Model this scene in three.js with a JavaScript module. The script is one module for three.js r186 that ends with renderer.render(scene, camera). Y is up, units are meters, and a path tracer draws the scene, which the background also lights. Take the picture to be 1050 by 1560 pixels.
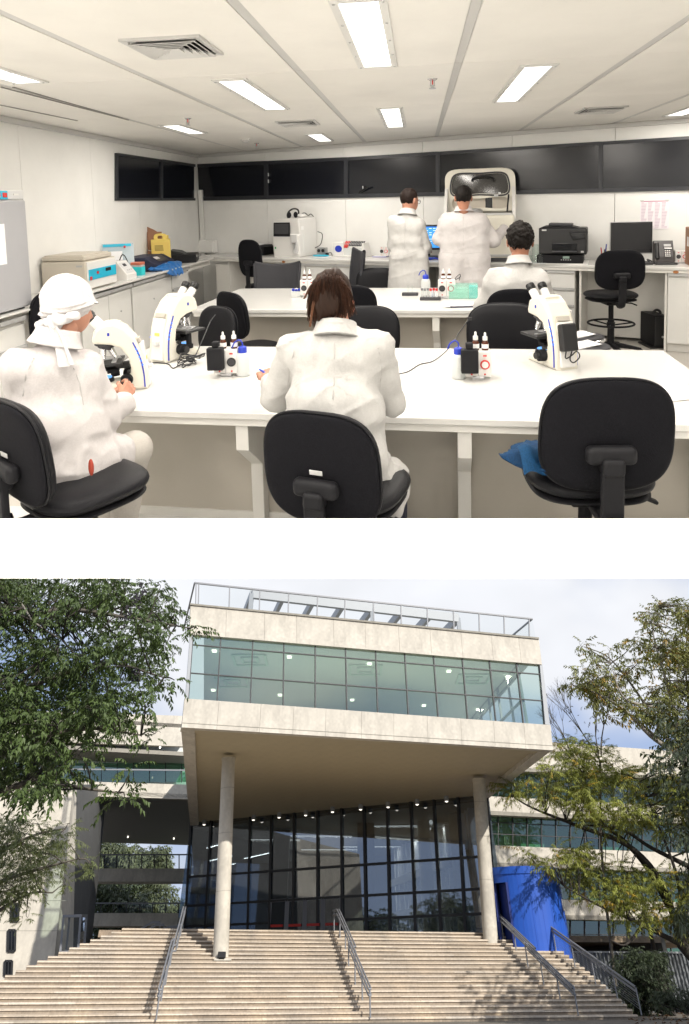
import * as THREE from 'three';
import { RoundedBoxGeometry } from 'three/addons/geometries/RoundedBoxGeometry.js';
import { mergeGeometries } from 'three/addons/utils/BufferGeometryUtils.js';
import { RectAreaLightUniformsLib } from 'three/addons/lights/RectAreaLightUniformsLib.js';

// ---------------------------------------------------------------- camera, sky, sun, exposure
const W = 1050, HH = 1560, FL = 1000, CX = 525, CY = 395, HORIZON = 1490, EYE = 1.4;
const PITCH = Math.atan((HORIZON - CY) / FL);
const scene = new THREE.Scene();
const fullH = 2 * (HH - CY);
const camera = new THREE.PerspectiveCamera(2 * Math.atan(fullH / 2 / FL) * 180 / Math.PI, W / fullH, 0.05, 3000);
camera.position.set(0, EYE, 0);
camera.rotation.set(PITCH, 0, 0);
camera.setViewOffset(W, fullH, 0, fullH - HH, W, HH);
camera.updateProjectionMatrix();
scene.add(camera);
const renderer = new THREE.WebGLRenderer({ antialias: true });
renderer.setSize(689, 1024);
renderer.toneMapping = THREE.LinearToneMapping;
renderer.toneMappingExposure = 1;
renderer.shadowMap.enabled = true;
RectAreaLightUniformsLib.init();

const SUN = new THREE.Vector3(0.80, 0.78, 1.1).normalize();
const sun = new THREE.DirectionalLight(0xfff8ee, 4.8);
sun.position.set(0, 0, -55).addScaledVector(SUN, 120);
sun.target.position.set(0, 0, -55);
sun.castShadow = true;
sun.shadow.radius = 1;
sun.shadow.mapSize.set(4096, 4096);
Object.assign(sun.shadow.camera, { left: -70, right: 70, top: 70, bottom: -70, near: 1, far: 300 });
scene.add(sun, sun.target);

// seeded randomness and smooth noise
function rngOf(seed) { let s = seed >>> 0; return () => { s = (s + 0x6d2b79f5) | 0; let t = Math.imul(s ^ (s >>> 15), 1 | s); t = (t + Math.imul(t ^ (t >>> 7), 61 | t)) ^ t; return ((t ^ (t >>> 14)) >>> 0) / 4294967296; }; }
const rnd = rngOf(7);
const PERM = (() => { const r = rngOf(99), a = Array.from({ length: 256 }, (_, i) => i); for (let i = 255; i > 0; i--) { const j = Math.floor(r() * (i + 1)); [a[i], a[j]] = [a[j], a[i]]; } return Uint8Array.from([...a, ...a]); })();
const hash3 = (x, y, z) => PERM[PERM[PERM[x & 255] + (y & 255)] + (z & 255)] / 255;
const sm = (t) => t * t * (3 - 2 * t);
function noise3(x, y, z) {
  const xi = Math.floor(x), yi = Math.floor(y), zi = Math.floor(z), u = sm(x - xi), v = sm(y - yi), w = sm(z - zi);
  const l = (a, b, t) => a + (b - a) * t;
  return l(l(l(hash3(xi, yi, zi), hash3(xi + 1, yi, zi), u), l(hash3(xi, yi + 1, zi), hash3(xi + 1, yi + 1, zi), u), v),
    l(l(hash3(xi, yi, zi + 1), hash3(xi + 1, yi, zi + 1), u), l(hash3(xi, yi + 1, zi + 1), hash3(xi + 1, yi + 1, zi + 1), u), v), w);
}
function fbm3(x, y, z, o = 5) { let a = 0.5, s = 0, n = 0; for (let i = 0; i < o; i++) { s += a * noise3(x, y, z); n += a; a *= 0.5; x = x * 2.03 + 17.1; y = y * 2.03 + 5.3; z = z * 2.03 + 9.7; } return s / n; }

{ // the sky: pale blue with a broken veil of soft cloud
  const w = 1024, h = 512, data = new Float32Array(w * h * 4);
  const smooth = (a, b, x) => { const t = Math.min(1, Math.max(0, (x - a) / (b - a))); return sm(t); };
  for (let j = 0; j < h; j++) {
    const el = ((j + 0.5) / h - 0.5) * Math.PI, y = Math.sin(el), r = Math.cos(el);
    for (let i = 0; i < w; i++) {
      const az = ((i + 0.5) / w - 0.5) * 2 * Math.PI, x = r * Math.cos(az), z = r * Math.sin(az);
      const up = Math.max(0, y), k = 1 / (up + 0.22);
      const hz = Math.pow(1 - up, 3);
      const blue = [0.34 + 0.13 * hz, 0.46 + 0.13 * hz, 0.76 + 0.06 * hz];
      const n = fbm3(x * k * 1.7 + 3.4, y * 3.1 + 1.2, z * k * 1.7 + 8.3, 6), n2 = fbm3(x * k * 5 + 11, y * 9, z * k * 5, 5);
      const c = smooth(0.42, 0.65, n * 0.8 + n2 * 0.2 + 0.16 * smooth(0.12, 0.34, y) - 0.09), lum = 0.82 + 0.24 * n2;
      const o = (j * w + i) * 4;
      for (let q = 0; q < 3; q++) data[o + q] = y < 0 ? [0.24, 0.225, 0.2][q] : blue[q] * (1 - c) + [lum * 0.98, lum * 1.0, lum * 1.05][q] * c;
      data[o + 3] = 1;
    }
  }
  const sky = new THREE.DataTexture(data, w, h, THREE.RGBAFormat, THREE.FloatType);
  sky.mapping = THREE.EquirectangularReflectionMapping;
  sky.magFilter = sky.minFilter = THREE.LinearFilter;
  sky.needsUpdate = true;
  scene.background = sky; scene.environment = sky;
}

// ---------------------------------------------------------------- frames: the room is its own place, tilted against the plaza
const RCAM = new THREE.Matrix4().makeRotationX(PITCH);
const CAMW = new THREE.Matrix4().compose(new THREE.Vector3(0, EYE, 0), new THREE.Quaternion().setFromRotationMatrix(RCAM), new THREE.Vector3(1, 1, 1));
const fwd = new THREE.Vector3(0.112, 0.093, -1).normalize();
const rgt = new THREE.Vector3(1, 0.017, 0); rgt.z = -(rgt.x * fwd.x + rgt.y * fwd.y) / fwd.z; rgt.normalize();
const bck = fwd.clone().negate(), upv = new THREE.Vector3().crossVectors(bck, rgt);
const RL = new THREE.Matrix4().makeBasis(rgt, upv, bck);           // room -> camera
const RLI = RL.clone().transpose();
const LAB = CAMW.clone().multiply(RL);                             // room -> world
const QLAB = new THREE.Quaternion().setFromRotationMatrix(LAB);
const ray = (u, v) => new THREE.Vector3((u - CX) / FL, -(v - CY) / FL, -1);
const rayL = (u, v) => ray(u, v).applyMatrix4(RLI);
function pl(u, v, Y) { const d = rayL(u, v); return d.multiplyScalar(Y / d.y); }      // room point at a height
function pd(u, v, D) { const d = rayL(u, v); return d.multiplyScalar(-D / d.z); }     // room point at a depth
const rayW = (u, v) => ray(u, v).applyMatrix4(RCAM);
const CAMP = new THREE.Vector3(0, EYE, 0);
function wd(u, v, D) { const d = rayW(u, v); return d.multiplyScalar(-D / d.z).add(CAMP); }
function wy(u, v, Y) { const d = rayW(u, v); return d.multiplyScalar((Y - EYE) / d.y).add(CAMP); }
function wp(u, v, plane) { const d = rayW(u, v), r = new THREE.Ray(CAMP, d.clone().normalize()); const o = new THREE.Vector3(); if (!r.intersectPlane(plane, o)) throw new Error('no hit ' + u + ',' + v); return o; }
// ---------------------------------------------------------------- naming, things and parts
const used = {};
function numbered(n) { const k = used[n] = (used[n] ?? -1) + 1; return k ? n + '_' + String(k).padStart(3, '0') : n; }
function tag(o, label, category, group) { o.userData.label = label; if (category) o.userData.category = category; if (group) o.userData.group = group; return o; }
function labThing(name, label, category, p, yaw = 0, group) {      // a Group standing in the room; children use its own axes
  const o = new THREE.Group(); o.name = numbered(name); scene.add(o);
  placeLab(o, p, yaw);
  tag(o, label, category, group); return o;
}
function placeLab(o, p, yaw = 0) {
  const v = p.isVector3 ? p.clone() : new THREE.Vector3(...p);
  o.userData.at = undefined; delete o.userData.at;
  o.position.copy(v).applyMatrix4(LAB);
  o.quaternion.copy(QLAB).multiply(new THREE.Quaternion().setFromAxisAngle(new THREE.Vector3(0, 1, 0), yaw));
}
function outThing(name, label, category, p, yaw = 0, group) {
  const o = new THREE.Group(); o.name = numbered(name); scene.add(o);
  o.position.copy(p.isVector3 ? p : new THREE.Vector3(...p)); o.rotation.y = yaw;
  tag(o, label, category, group); return o;
}
function labStruct(name) { const o = new THREE.Group(); o.name = name; o.userData.kind = 'structure'; placeLab(o, [0, 0, 0]); scene.add(o); return o; }
function copyThing(src, label, group) { const o = src.clone(); o.name = numbered(src.name.replace(/_\d+$/, '')); scene.add(o); o.userData = { ...src.userData, label }; if (group) o.userData.group = group; return o; }
function part(name, geo, mat, parent, label) {
  const g = Array.isArray(geo) ? merge(geo) : geo;
  if (!g.userData.keepUV) metreUV(g);
  const m = new THREE.Mesh(g, mat); m.name = name; m.castShadow = m.receiveShadow = true;
  if (label) m.userData.label = label;
  parent.add(m); return m;
}
function metreUV(g) {
  const p = g.attributes.position, n = g.attributes.normal, uv = new Float32Array(p.count * 2);
  for (let i = 0; i < p.count; i++) {
    const ax = Math.abs(n.getX(i)), ay = Math.abs(n.getY(i)), az = Math.abs(n.getZ(i));
    const x = p.getX(i), y = p.getY(i), z = p.getZ(i);
    if (ay >= ax && ay >= az) { uv[2 * i] = x; uv[2 * i + 1] = z; } else if (ax >= az) { uv[2 * i] = z; uv[2 * i + 1] = y; } else { uv[2 * i] = x; uv[2 * i + 1] = y; }
  }
  g.setAttribute('uv', new THREE.BufferAttribute(uv, 2)); g.userData.keepUV = true; return g;
}
function merge(list) {
  const out = list.flat(9).map((g) => { const h = g.index ? g.toNonIndexed() : g.clone(); for (const k of Object.keys(h.attributes)) if (!['position', 'normal', 'uv'].includes(k)) h.deleteAttribute(k); if (!h.attributes.normal) h.computeVertexNormals(); if (!h.attributes.uv) h.setAttribute('uv', new THREE.BufferAttribute(new Float32Array(h.attributes.position.count * 2), 2)); return h; });
  const g = mergeGeometries(out); return g;
}

// ---------------------------------------------------------------- shapes
const V = (x, y, z) => new THREE.Vector3(x, y, z);
function box(w, h, d, x = 0, y = 0, z = 0, r = 0, ry = 0, rx = 0, rz = 0) {
  const g = r > 0 ? new RoundedBoxGeometry(w, h, d, 2, Math.min(r, w / 2.01, h / 2.01, d / 2.01)) : new THREE.BoxGeometry(w, h, d);
  if (rx) g.rotateX(rx); if (rz) g.rotateZ(rz); if (ry) g.rotateY(ry);
  return g.translate(x, y, z);
}
function cyl(rt, rb, h, x = 0, y = 0, z = 0, seg = 20, rx = 0, rz = 0, open = false) {
  const g = new THREE.CylinderGeometry(rt, rb, h, seg, 1, open); if (rx) g.rotateX(rx); if (rz) g.rotateZ(rz); return g.translate(x, y, z);
}
function ball(r, x = 0, y = 0, z = 0, sx = 1, sy = 1, sz = 1, seg = 16) { return new THREE.SphereGeometry(r, seg, Math.ceil(seg * 0.7)).scale(sx, sy, sz).translate(x, y, z); }
function torus(R, r, x, y, z, rx = 0, ry = 0, seg = 28, arc = Math.PI * 2) { const g = new THREE.TorusGeometry(R, r, 8, seg, arc); if (rx) g.rotateX(rx); if (ry) g.rotateY(ry); return g.translate(x, y, z); }
function tube(pts, r, seg = 24, rad = 6, tension = 0.5) { const c = new THREE.CatmullRomCurve3(pts.map((p) => p.isVector3 ? p : V(...p)), false, 'catmullrom', tension); return new THREE.TubeGeometry(c, seg, r, rad, false); }
function rod(a, b, r, seg = 8, r2 = r) { // straight round bar between two points
  a = a.isVector3 ? a : V(...a); b = b.isVector3 ? b : V(...b);
  const d = b.clone().sub(a), L = d.length(), g = new THREE.CylinderGeometry(r2, r, L, seg);
  g.applyQuaternion(new THREE.Quaternion().setFromUnitVectors(V(0, 1, 0), d.normalize()));
  return g.translate((a.x + b.x) / 2, (a.y + b.y) / 2, (a.z + b.z) / 2);
}
function beam(a, b, w, h) { // straight rectangular bar, h upright
  a = a.isVector3 ? a : V(...a); b = b.isVector3 ? b : V(...b);
  const d = b.clone().sub(a), L = d.length(), g = new THREE.BoxGeometry(w, h, L), o = new THREE.Object3D();
  o.lookAt(d); g.applyQuaternion(o.quaternion);
  return g.translate((a.x + b.x) / 2, (a.y + b.y) / 2, (a.z + b.z) / 2);
}
function lathe(prof, x = 0, y = 0, z = 0, seg = 24) { return new THREE.LatheGeometry(prof.map(([r, h]) => new THREE.Vector2(r, h)), seg).translate(x, y, z); }
function ext(pts, depth, bevel = 0, holes = []) { // an outline in x,y given thickness along z, centred on z
  const s = new THREE.Shape(pts.map(([x, y]) => new THREE.Vector2(x, y)));
  for (const h of holes) s.holes.push(new THREE.Path(h.map(([x, y]) => new THREE.Vector2(x, y))));
  const g = new THREE.ExtrudeGeometry(s, { depth: depth - 2 * bevel, bevelEnabled: bevel > 0, bevelSize: bevel, bevelThickness: bevel, bevelOffset: -bevel, bevelSegments: 2, curveSegments: 12 });
  return g.translate(0, 0, -depth / 2 + bevel);
}
function spline(pts, n = 40, closed = true) { const c = new THREE.CatmullRomCurve3(pts.map(([x, y]) => V(x, y, 0)), closed, 'centripetal'); return c.getPoints(n).slice(0, closed ? n : n + 1).map((p) => [p.x, p.y]); }
function sheet(fn, nu, nv) { // a grid surface fn(u, v) -> [x, y, z]
  const pos = [], idx = [];
  for (let j = 0; j <= nv; j++) for (let i = 0; i <= nu; i++) pos.push(...fn(i / nu, j / nv));
  for (let j = 0; j < nv; j++) for (let i = 0; i < nu; i++) { const a = j * (nu + 1) + i, b = a + 1, c = a + nu + 1, d = c + 1; idx.push(a, b, d, a, d, c); }
  const g = new THREE.BufferGeometry(); g.setAttribute('position', new THREE.Float32BufferAttribute(pos, 3)); g.setIndex(idx); g.computeVertexNormals(); return g;
}
function cushion(w, h, t, n = 3, cx = 0, cy = 0, edge = 6, taper = 0) { // superellipse pad in x,y with rounded rim; cx, cy bend it
  const A = 48, R = 9, rings = [], pos = [], idx = [];
  for (let s = 0; s < 2; s++) for (let i = 0; i <= R; i++) rings.push([s ? 1 - i / R : i / R, s ? -1 : 1]);
  for (const [r0, sgn] of rings) for (let k = 0; k < A; k++) {
    const a = k / A * Math.PI * 2, c = Math.cos(a), s = Math.sin(a), r = 1 - (1 - r0) ** 2;
    let x = w / 2 * r * Math.sign(c) * Math.abs(c) ** (2 / n), y = h / 2 * r * Math.sign(s) * Math.abs(s) ** (2 / n);
    x *= 1 + taper * y / h;
    const z = sgn * t / 2 * Math.sqrt(Math.max(0, 1 - r ** edge)) + cx * x * x + cy * y * y;
    pos.push(x, y, z);
  }
  for (let j = 0; j < rings.length - 1; j++) for (let k = 0; k < A; k++) { const a = j * A + k, b = j * A + (k + 1) % A, c = a + A, d = b + A; idx.push(a, c, b, b, c, d); }
  const g = new THREE.BufferGeometry(); g.setAttribute('position', new THREE.Float32BufferAttribute(pos, 3)); g.setIndex(idx); g.computeVertexNormals(); return g;
}
function poly3(pts, thick, n) { // a flat polygon slab: corners in space, thickness along -n
  pts = pts.map((p) => p.isVector3 ? p : V(...p));
  if (!n) n = new THREE.Vector3().crossVectors(pts[1].clone().sub(pts[0]), pts[2].clone().sub(pts[0])).normalize();
  const e1 = pts[1].clone().sub(pts[0]).normalize(), e2 = new THREE.Vector3().crossVectors(n, e1).normalize();
  const q = pts.map((p) => { const d = p.clone().sub(pts[0]); return new THREE.Vector2(d.dot(e1), d.dot(e2)); });
  const g = new THREE.ExtrudeGeometry(new THREE.Shape(q), { depth: thick, bevelEnabled: false });
  g.translate(0, 0, -thick);
  return g.applyMatrix4(new THREE.Matrix4().makeBasis(e1, e2, n).setPosition(pts[0]));
}
function hexa(p, off) { // any four corners, thickened by a vector
  p = p.map((q) => q.isVector3 ? q : V(...q)); const b = p.map((q) => q.clone().add(off)), pos = [], q = (a, c, d, e) => { for (const v of [a, c, d, a, d, e]) pos.push(v.x, v.y, v.z); };
  q(p[0], p[1], p[2], p[3]); q(b[3], b[2], b[1], b[0]); for (let i = 0; i < 4; i++) { const j = (i + 1) % 4; q(p[j], p[i], b[i], b[j]); }
  const g = new THREE.BufferGeometry(); g.setAttribute('position', new THREE.Float32BufferAttribute(pos, 3)); g.computeVertexNormals(); return g;
}
// smooth implicit surfaces (bodies, cloth): surface nets over a distance field
function sdfMesh(f, lo, hi, cell) {
  const nx = Math.ceil((hi.x - lo.x) / cell) + 1, ny = Math.ceil((hi.y - lo.y) / cell) + 1, nz = Math.ceil((hi.z - lo.z) / cell) + 1;
  const F = new Float32Array(nx * ny * nz), at = (i, j, k) => i + nx * (j + ny * k);
  for (let k = 0; k < nz; k++) for (let j = 0; j < ny; j++) for (let i = 0; i < nx; i++) F[at(i, j, k)] = f(lo.x + i * cell, lo.y + j * cell, lo.z + k * cell);
  const id = new Int32Array(nx * ny * nz).fill(-1), pos = [], idx = [];
  for (let k = 0; k < nz - 1; k++) for (let j = 0; j < ny - 1; j++) for (let i = 0; i < nx - 1; i++) {
    let n = 0, x = 0, y = 0, z = 0, m = 0; const c = [];
    for (let q = 0; q < 8; q++) { const v = F[at(i + (q & 1), j + (q >> 1 & 1), k + (q >> 2))]; c.push(v); if (v < 0) m++; }
    if (m === 0 || m === 8) continue;
    for (const [a, b] of EDGES) if ((c[a] < 0) !== (c[b] < 0)) { const t = c[a] / (c[a] - c[b]); x += (a & 1) + t * ((b & 1) - (a & 1)); y += (a >> 1 & 1) + t * ((b >> 1 & 1) - (a >> 1 & 1)); z += (a >> 2) + t * ((b >> 2) - (a >> 2)); n++; }
    id[at(i, j, k)] = pos.length / 3; pos.push(lo.x + (i + x / n) * cell, lo.y + (j + y / n) * cell, lo.z + (k + z / n) * cell);
  }
  const quad = (a, b, c, d, flip) => { if (a < 0 || b < 0 || c < 0 || d < 0) return; if (flip) idx.push(a, c, b, a, d, c); else idx.push(a, b, c, a, c, d); };
  for (let k = 1; k < nz - 1; k++) for (let j = 1; j < ny - 1; j++) for (let i = 1; i < nx - 1; i++) {
    const s = F[at(i, j, k)] < 0;
    if (s !== F[at(i + 1, j, k)] < 0) quad(id[at(i, j - 1, k - 1)], id[at(i, j, k - 1)], id[at(i, j, k)], id[at(i, j - 1, k)], !s);
    if (s !== F[at(i, j + 1, k)] < 0) quad(id[at(i - 1, j, k - 1)], id[at(i - 1, j, k)], id[at(i, j, k)], id[at(i, j, k - 1)], !s);
    if (s !== F[at(i, j, k + 1)] < 0) quad(id[at(i - 1, j - 1, k)], id[at(i, j - 1, k)], id[at(i, j, k)], id[at(i - 1, j, k)], !s);
  }
  const g = new THREE.BufferGeometry(); g.setAttribute('position', new THREE.Float32BufferAttribute(pos, 3)); g.setIndex(idx); g.computeVertexNormals(); return g;
}
const EDGES = [[0, 1], [2, 3], [4, 5], [6, 7], [0, 2], [1, 3], [4, 6], [5, 7], [0, 4], [1, 5], [2, 6], [3, 7]];
// parts of things that would reach below the raked slab at the front of the room end inside it
const inCam = new THREE.Vector3(), RAKE = 0.437;
function sinkRoot(root) {
  root.updateMatrixWorld(true);
  const ci = CAMW.clone().invert();
  root.traverse((m) => {
    if (!m.isMesh) return;
    const to = ci.clone().multiply(m.matrixWorld), back = to.clone().invert(), p = m.geometry.attributes.position;
    let hit = false;
    for (let i = 0; i < p.count && !hit; i++) { inCam.fromBufferAttribute(p, i).applyMatrix4(to); hit = inCam.y < RAKE * inCam.z; }
    if (!hit) return;
    m.geometry = m.geometry.clone(); const q = m.geometry.attributes.position;
    for (let i = 0; i < q.count; i++) { inCam.fromBufferAttribute(q, i).applyMatrix4(to); if (inCam.y < RAKE * inCam.z) { inCam.y = RAKE * inCam.z; inCam.applyMatrix4(back); q.setXYZ(i, inCam.x, inCam.y, inCam.z); } }
  });
  return root;
}

// ---------------------------------------------------------------- textures and materials
function grainTex(fn, size, metres, srgb = true) {
  const d = new Uint8Array(size * size * 4);
  for (let j = 0; j < size; j++) for (let i = 0; i < size; i++) { const v = fn(i / size, j / size), o = (j * size + i) * 4; for (let q = 0; q < 3; q++) d[o + q] = 255 * Math.min(1, Math.max(0, Array.isArray(v) ? v[q] : v)); d[o + 3] = 255; }
  const t = new THREE.DataTexture(d, size, size); t.wrapS = t.wrapT = THREE.RepeatWrapping; t.magFilter = THREE.LinearFilter; t.minFilter = THREE.LinearMipmapLinearFilter; t.generateMipmaps = true;
  if (srgb) t.colorSpace = THREE.SRGBColorSpace; t.repeat.set(1 / metres, 1 / metres); t.needsUpdate = true; return t;
}
// tiling noise: noise on a torus-like blend
function tn(u, v, f, s, o = 4) { const a = (x, y) => fbm3(x * f, y * f, s, o); const bu = sm(u), bv = sm(v); return (a(u, v) * (1 - bu) + a(u - 1, v) * bu) * (1 - bv) + (a(u, v - 1) * (1 - bu) + a(u - 1, v - 1) * bu) * bv; }
const T = {
  paint: grainTex((u, v) => 0.965 + 0.07 * (tn(u, v, 6, 1) - 0.5), 256, 1.7),
  blotch: grainTex((u, v) => 0.93 + 0.2 * (tn(u, v, 5, 5, 5) - 0.5), 256, 2.3),
  cloth: grainTex((u, v) => 0.95 + 0.06 * (tn(u, v, 9, 2) - 0.5) + 0.05 * (tn(u, v, 90, 3, 1) - 0.5), 256, 0.35),
  clothBump: grainTex((u, v) => 0.5 + 0.25 * (Math.sin(u * 628) * Math.sin(v * 628)) + 0.6 * (tn(u, v, 10, 12, 3) - 0.5), 256, 0.25, false),
  speck: grainTex((u, v) => 0.86 + 0.5 * (tn(u, v, 80, 4, 2) - 0.5), 256, 0.22),
  speckBump: grainTex((u, v) => tn(u, v, 70, 6, 3), 256, 0.16, false),
};
function mat(color, rough = 0.6, o = {}) { return new THREE.MeshStandardMaterial({ color, roughness: rough, ...o }); }
function soft(color, rough, o = {}) { return new THREE.MeshPhysicalMaterial({ color, roughness: rough, specularIntensity: 0.3, ...o }); } // little surface gloss: cloth, hair, worn plastic
const lin = (r, g, b) => new THREE.Color().setRGB(r, g, b);
const M = {
  cladding: mat(lin(0.2, 0.3, 0.48), 0.5), wall: mat(lin(0.89, 0.885, 0.86), 0.5, { map: T.paint }), wallJoint: mat(lin(0.58, 0.57, 0.54), 0.6),
  ceil: mat(lin(0.90, 0.88, 0.835), 0.55, { map: T.paint }), ceilStrip: mat(lin(0.62, 0.615, 0.6), 0.35, { map: T.paint }), ceilDark: mat(lin(0.3, 0.29, 0.27), 0.6),
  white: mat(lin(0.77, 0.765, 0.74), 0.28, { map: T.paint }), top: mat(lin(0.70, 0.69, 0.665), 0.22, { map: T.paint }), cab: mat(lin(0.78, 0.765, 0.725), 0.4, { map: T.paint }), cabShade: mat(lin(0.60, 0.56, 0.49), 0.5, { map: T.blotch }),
  alu: mat(lin(0.55, 0.55, 0.55), 0.35, { metalness: 0.7 }), greyTrim: mat(lin(0.42, 0.42, 0.42), 0.45), chrome: mat(lin(0.75, 0.75, 0.76), 0.15, { metalness: 1 }), steel: mat(lin(0.5, 0.5, 0.51), 0.32, { metalness: 0.85 }),
  floor: mat(lin(0.60, 0.57, 0.52), 0.35, { map: T.blotch }),
  black: mat(lin(0.012, 0.012, 0.013), 0.42), blackMatt: soft(lin(0.016, 0.016, 0.018), 0.7), blackGloss: mat(lin(0.006, 0.007, 0.009), 0.1), dark: mat(lin(0.04, 0.04, 0.045), 0.45), grey: mat(lin(0.2, 0.2, 0.21), 0.5),
  leather: soft(lin(0.010, 0.010, 0.012), 0.42, { bumpMap: T.speckBump, bumpScale: 0.0008 }), fabric: soft(lin(0.010, 0.010, 0.013), 0.95, { map: T.speck, bumpMap: T.speckBump, bumpScale: 0.0012 }), leatherGrey: soft(lin(0.05, 0.05, 0.056), 0.45, { bumpMap: T.speckBump, bumpScale: 0.0008 }),
  plastic: soft(lin(0.013, 0.013, 0.015), 0.5),
  beige: mat(lin(0.58, 0.53, 0.45), 0.45, { map: T.paint }), cream: mat(lin(0.70, 0.67, 0.58), 0.32), offwhite: mat(lin(0.72, 0.71, 0.69), 0.3), greyWhite: mat(lin(0.6, 0.6, 0.6), 0.4),
  blue: mat(lin(0.015, 0.04, 0.42), 0.4), blueBright: mat(lin(0.01, 0.1, 0.75), 0.35), turq: mat(lin(0.01, 0.42, 0.62), 0.4), red: mat(lin(0.6, 0.03, 0.025), 0.4), amber: mat(lin(0.09, 0.022, 0.008), 0.2), yellow: mat(lin(0.72, 0.55, 0.13), 0.55), cardboard: mat(lin(0.30, 0.15, 0.09), 0.8), green: mat(lin(0.05, 0.35, 0.12), 0.5),
  paper: mat(lin(0.84, 0.83, 0.83), 0.8), navy: mat(lin(0.018, 0.02, 0.045), 0.6), bluebag: new THREE.MeshPhysicalMaterial({ color: lin(0.02, 0.17, 0.5), roughness: 0.35, transmission: 0.25, thickness: 0, side: THREE.DoubleSide }),
  clear: new THREE.MeshPhysicalMaterial({ color: lin(0.95, 0.98, 0.97), roughness: 0.08, transmission: 1, thickness: 0 }),
  milky: new THREE.MeshPhysicalMaterial({ color: lin(0.85, 0.87, 0.86), roughness: 0.45, transmission: 0.45, thickness: 0 }),
  coat: soft(lin(0.54, 0.53, 0.515), 0.85, { map: T.cloth, bumpMap: T.clothBump, bumpScale: 0.002 }), coatPink: soft(lin(0.58, 0.55, 0.545), 0.85, { map: T.cloth, bumpMap: T.clothBump, bumpScale: 0.0012 }),
  skin: soft(lin(0.44, 0.22, 0.15), 0.5), skinDark: soft(lin(0.36, 0.17, 0.11), 0.5), hairDark: soft(lin(0.008, 0.006, 0.005), 0.6), hairBrown: soft(lin(0.02, 0.009, 0.005), 0.5), hairBlonde: soft(lin(0.12, 0.055, 0.03), 0.5),
};
const texts = {};
function printMat(w, h, draw, rough = 0.6, o = {}) { // flat print: lettering and labels on a small canvas
  const c = document.createElement('canvas'); c.width = w; c.height = h; const x = c.getContext('2d'); draw(x, w, h);
  const t = new THREE.CanvasTexture(c); t.colorSpace = THREE.SRGBColorSpace; t.anisotropy = 4;
  return new THREE.MeshStandardMaterial({ map: t, roughness: rough, ...o });
}
function decal(w, h, x, y, z, ry = 0, rx = 0) { const g = new THREE.BoxGeometry(w, h, 0.002); if (rx) g.rotateX(rx); if (ry) g.rotateY(ry); g.translate(x, y, z); g.userData.keepUV = true; return g; }
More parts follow.
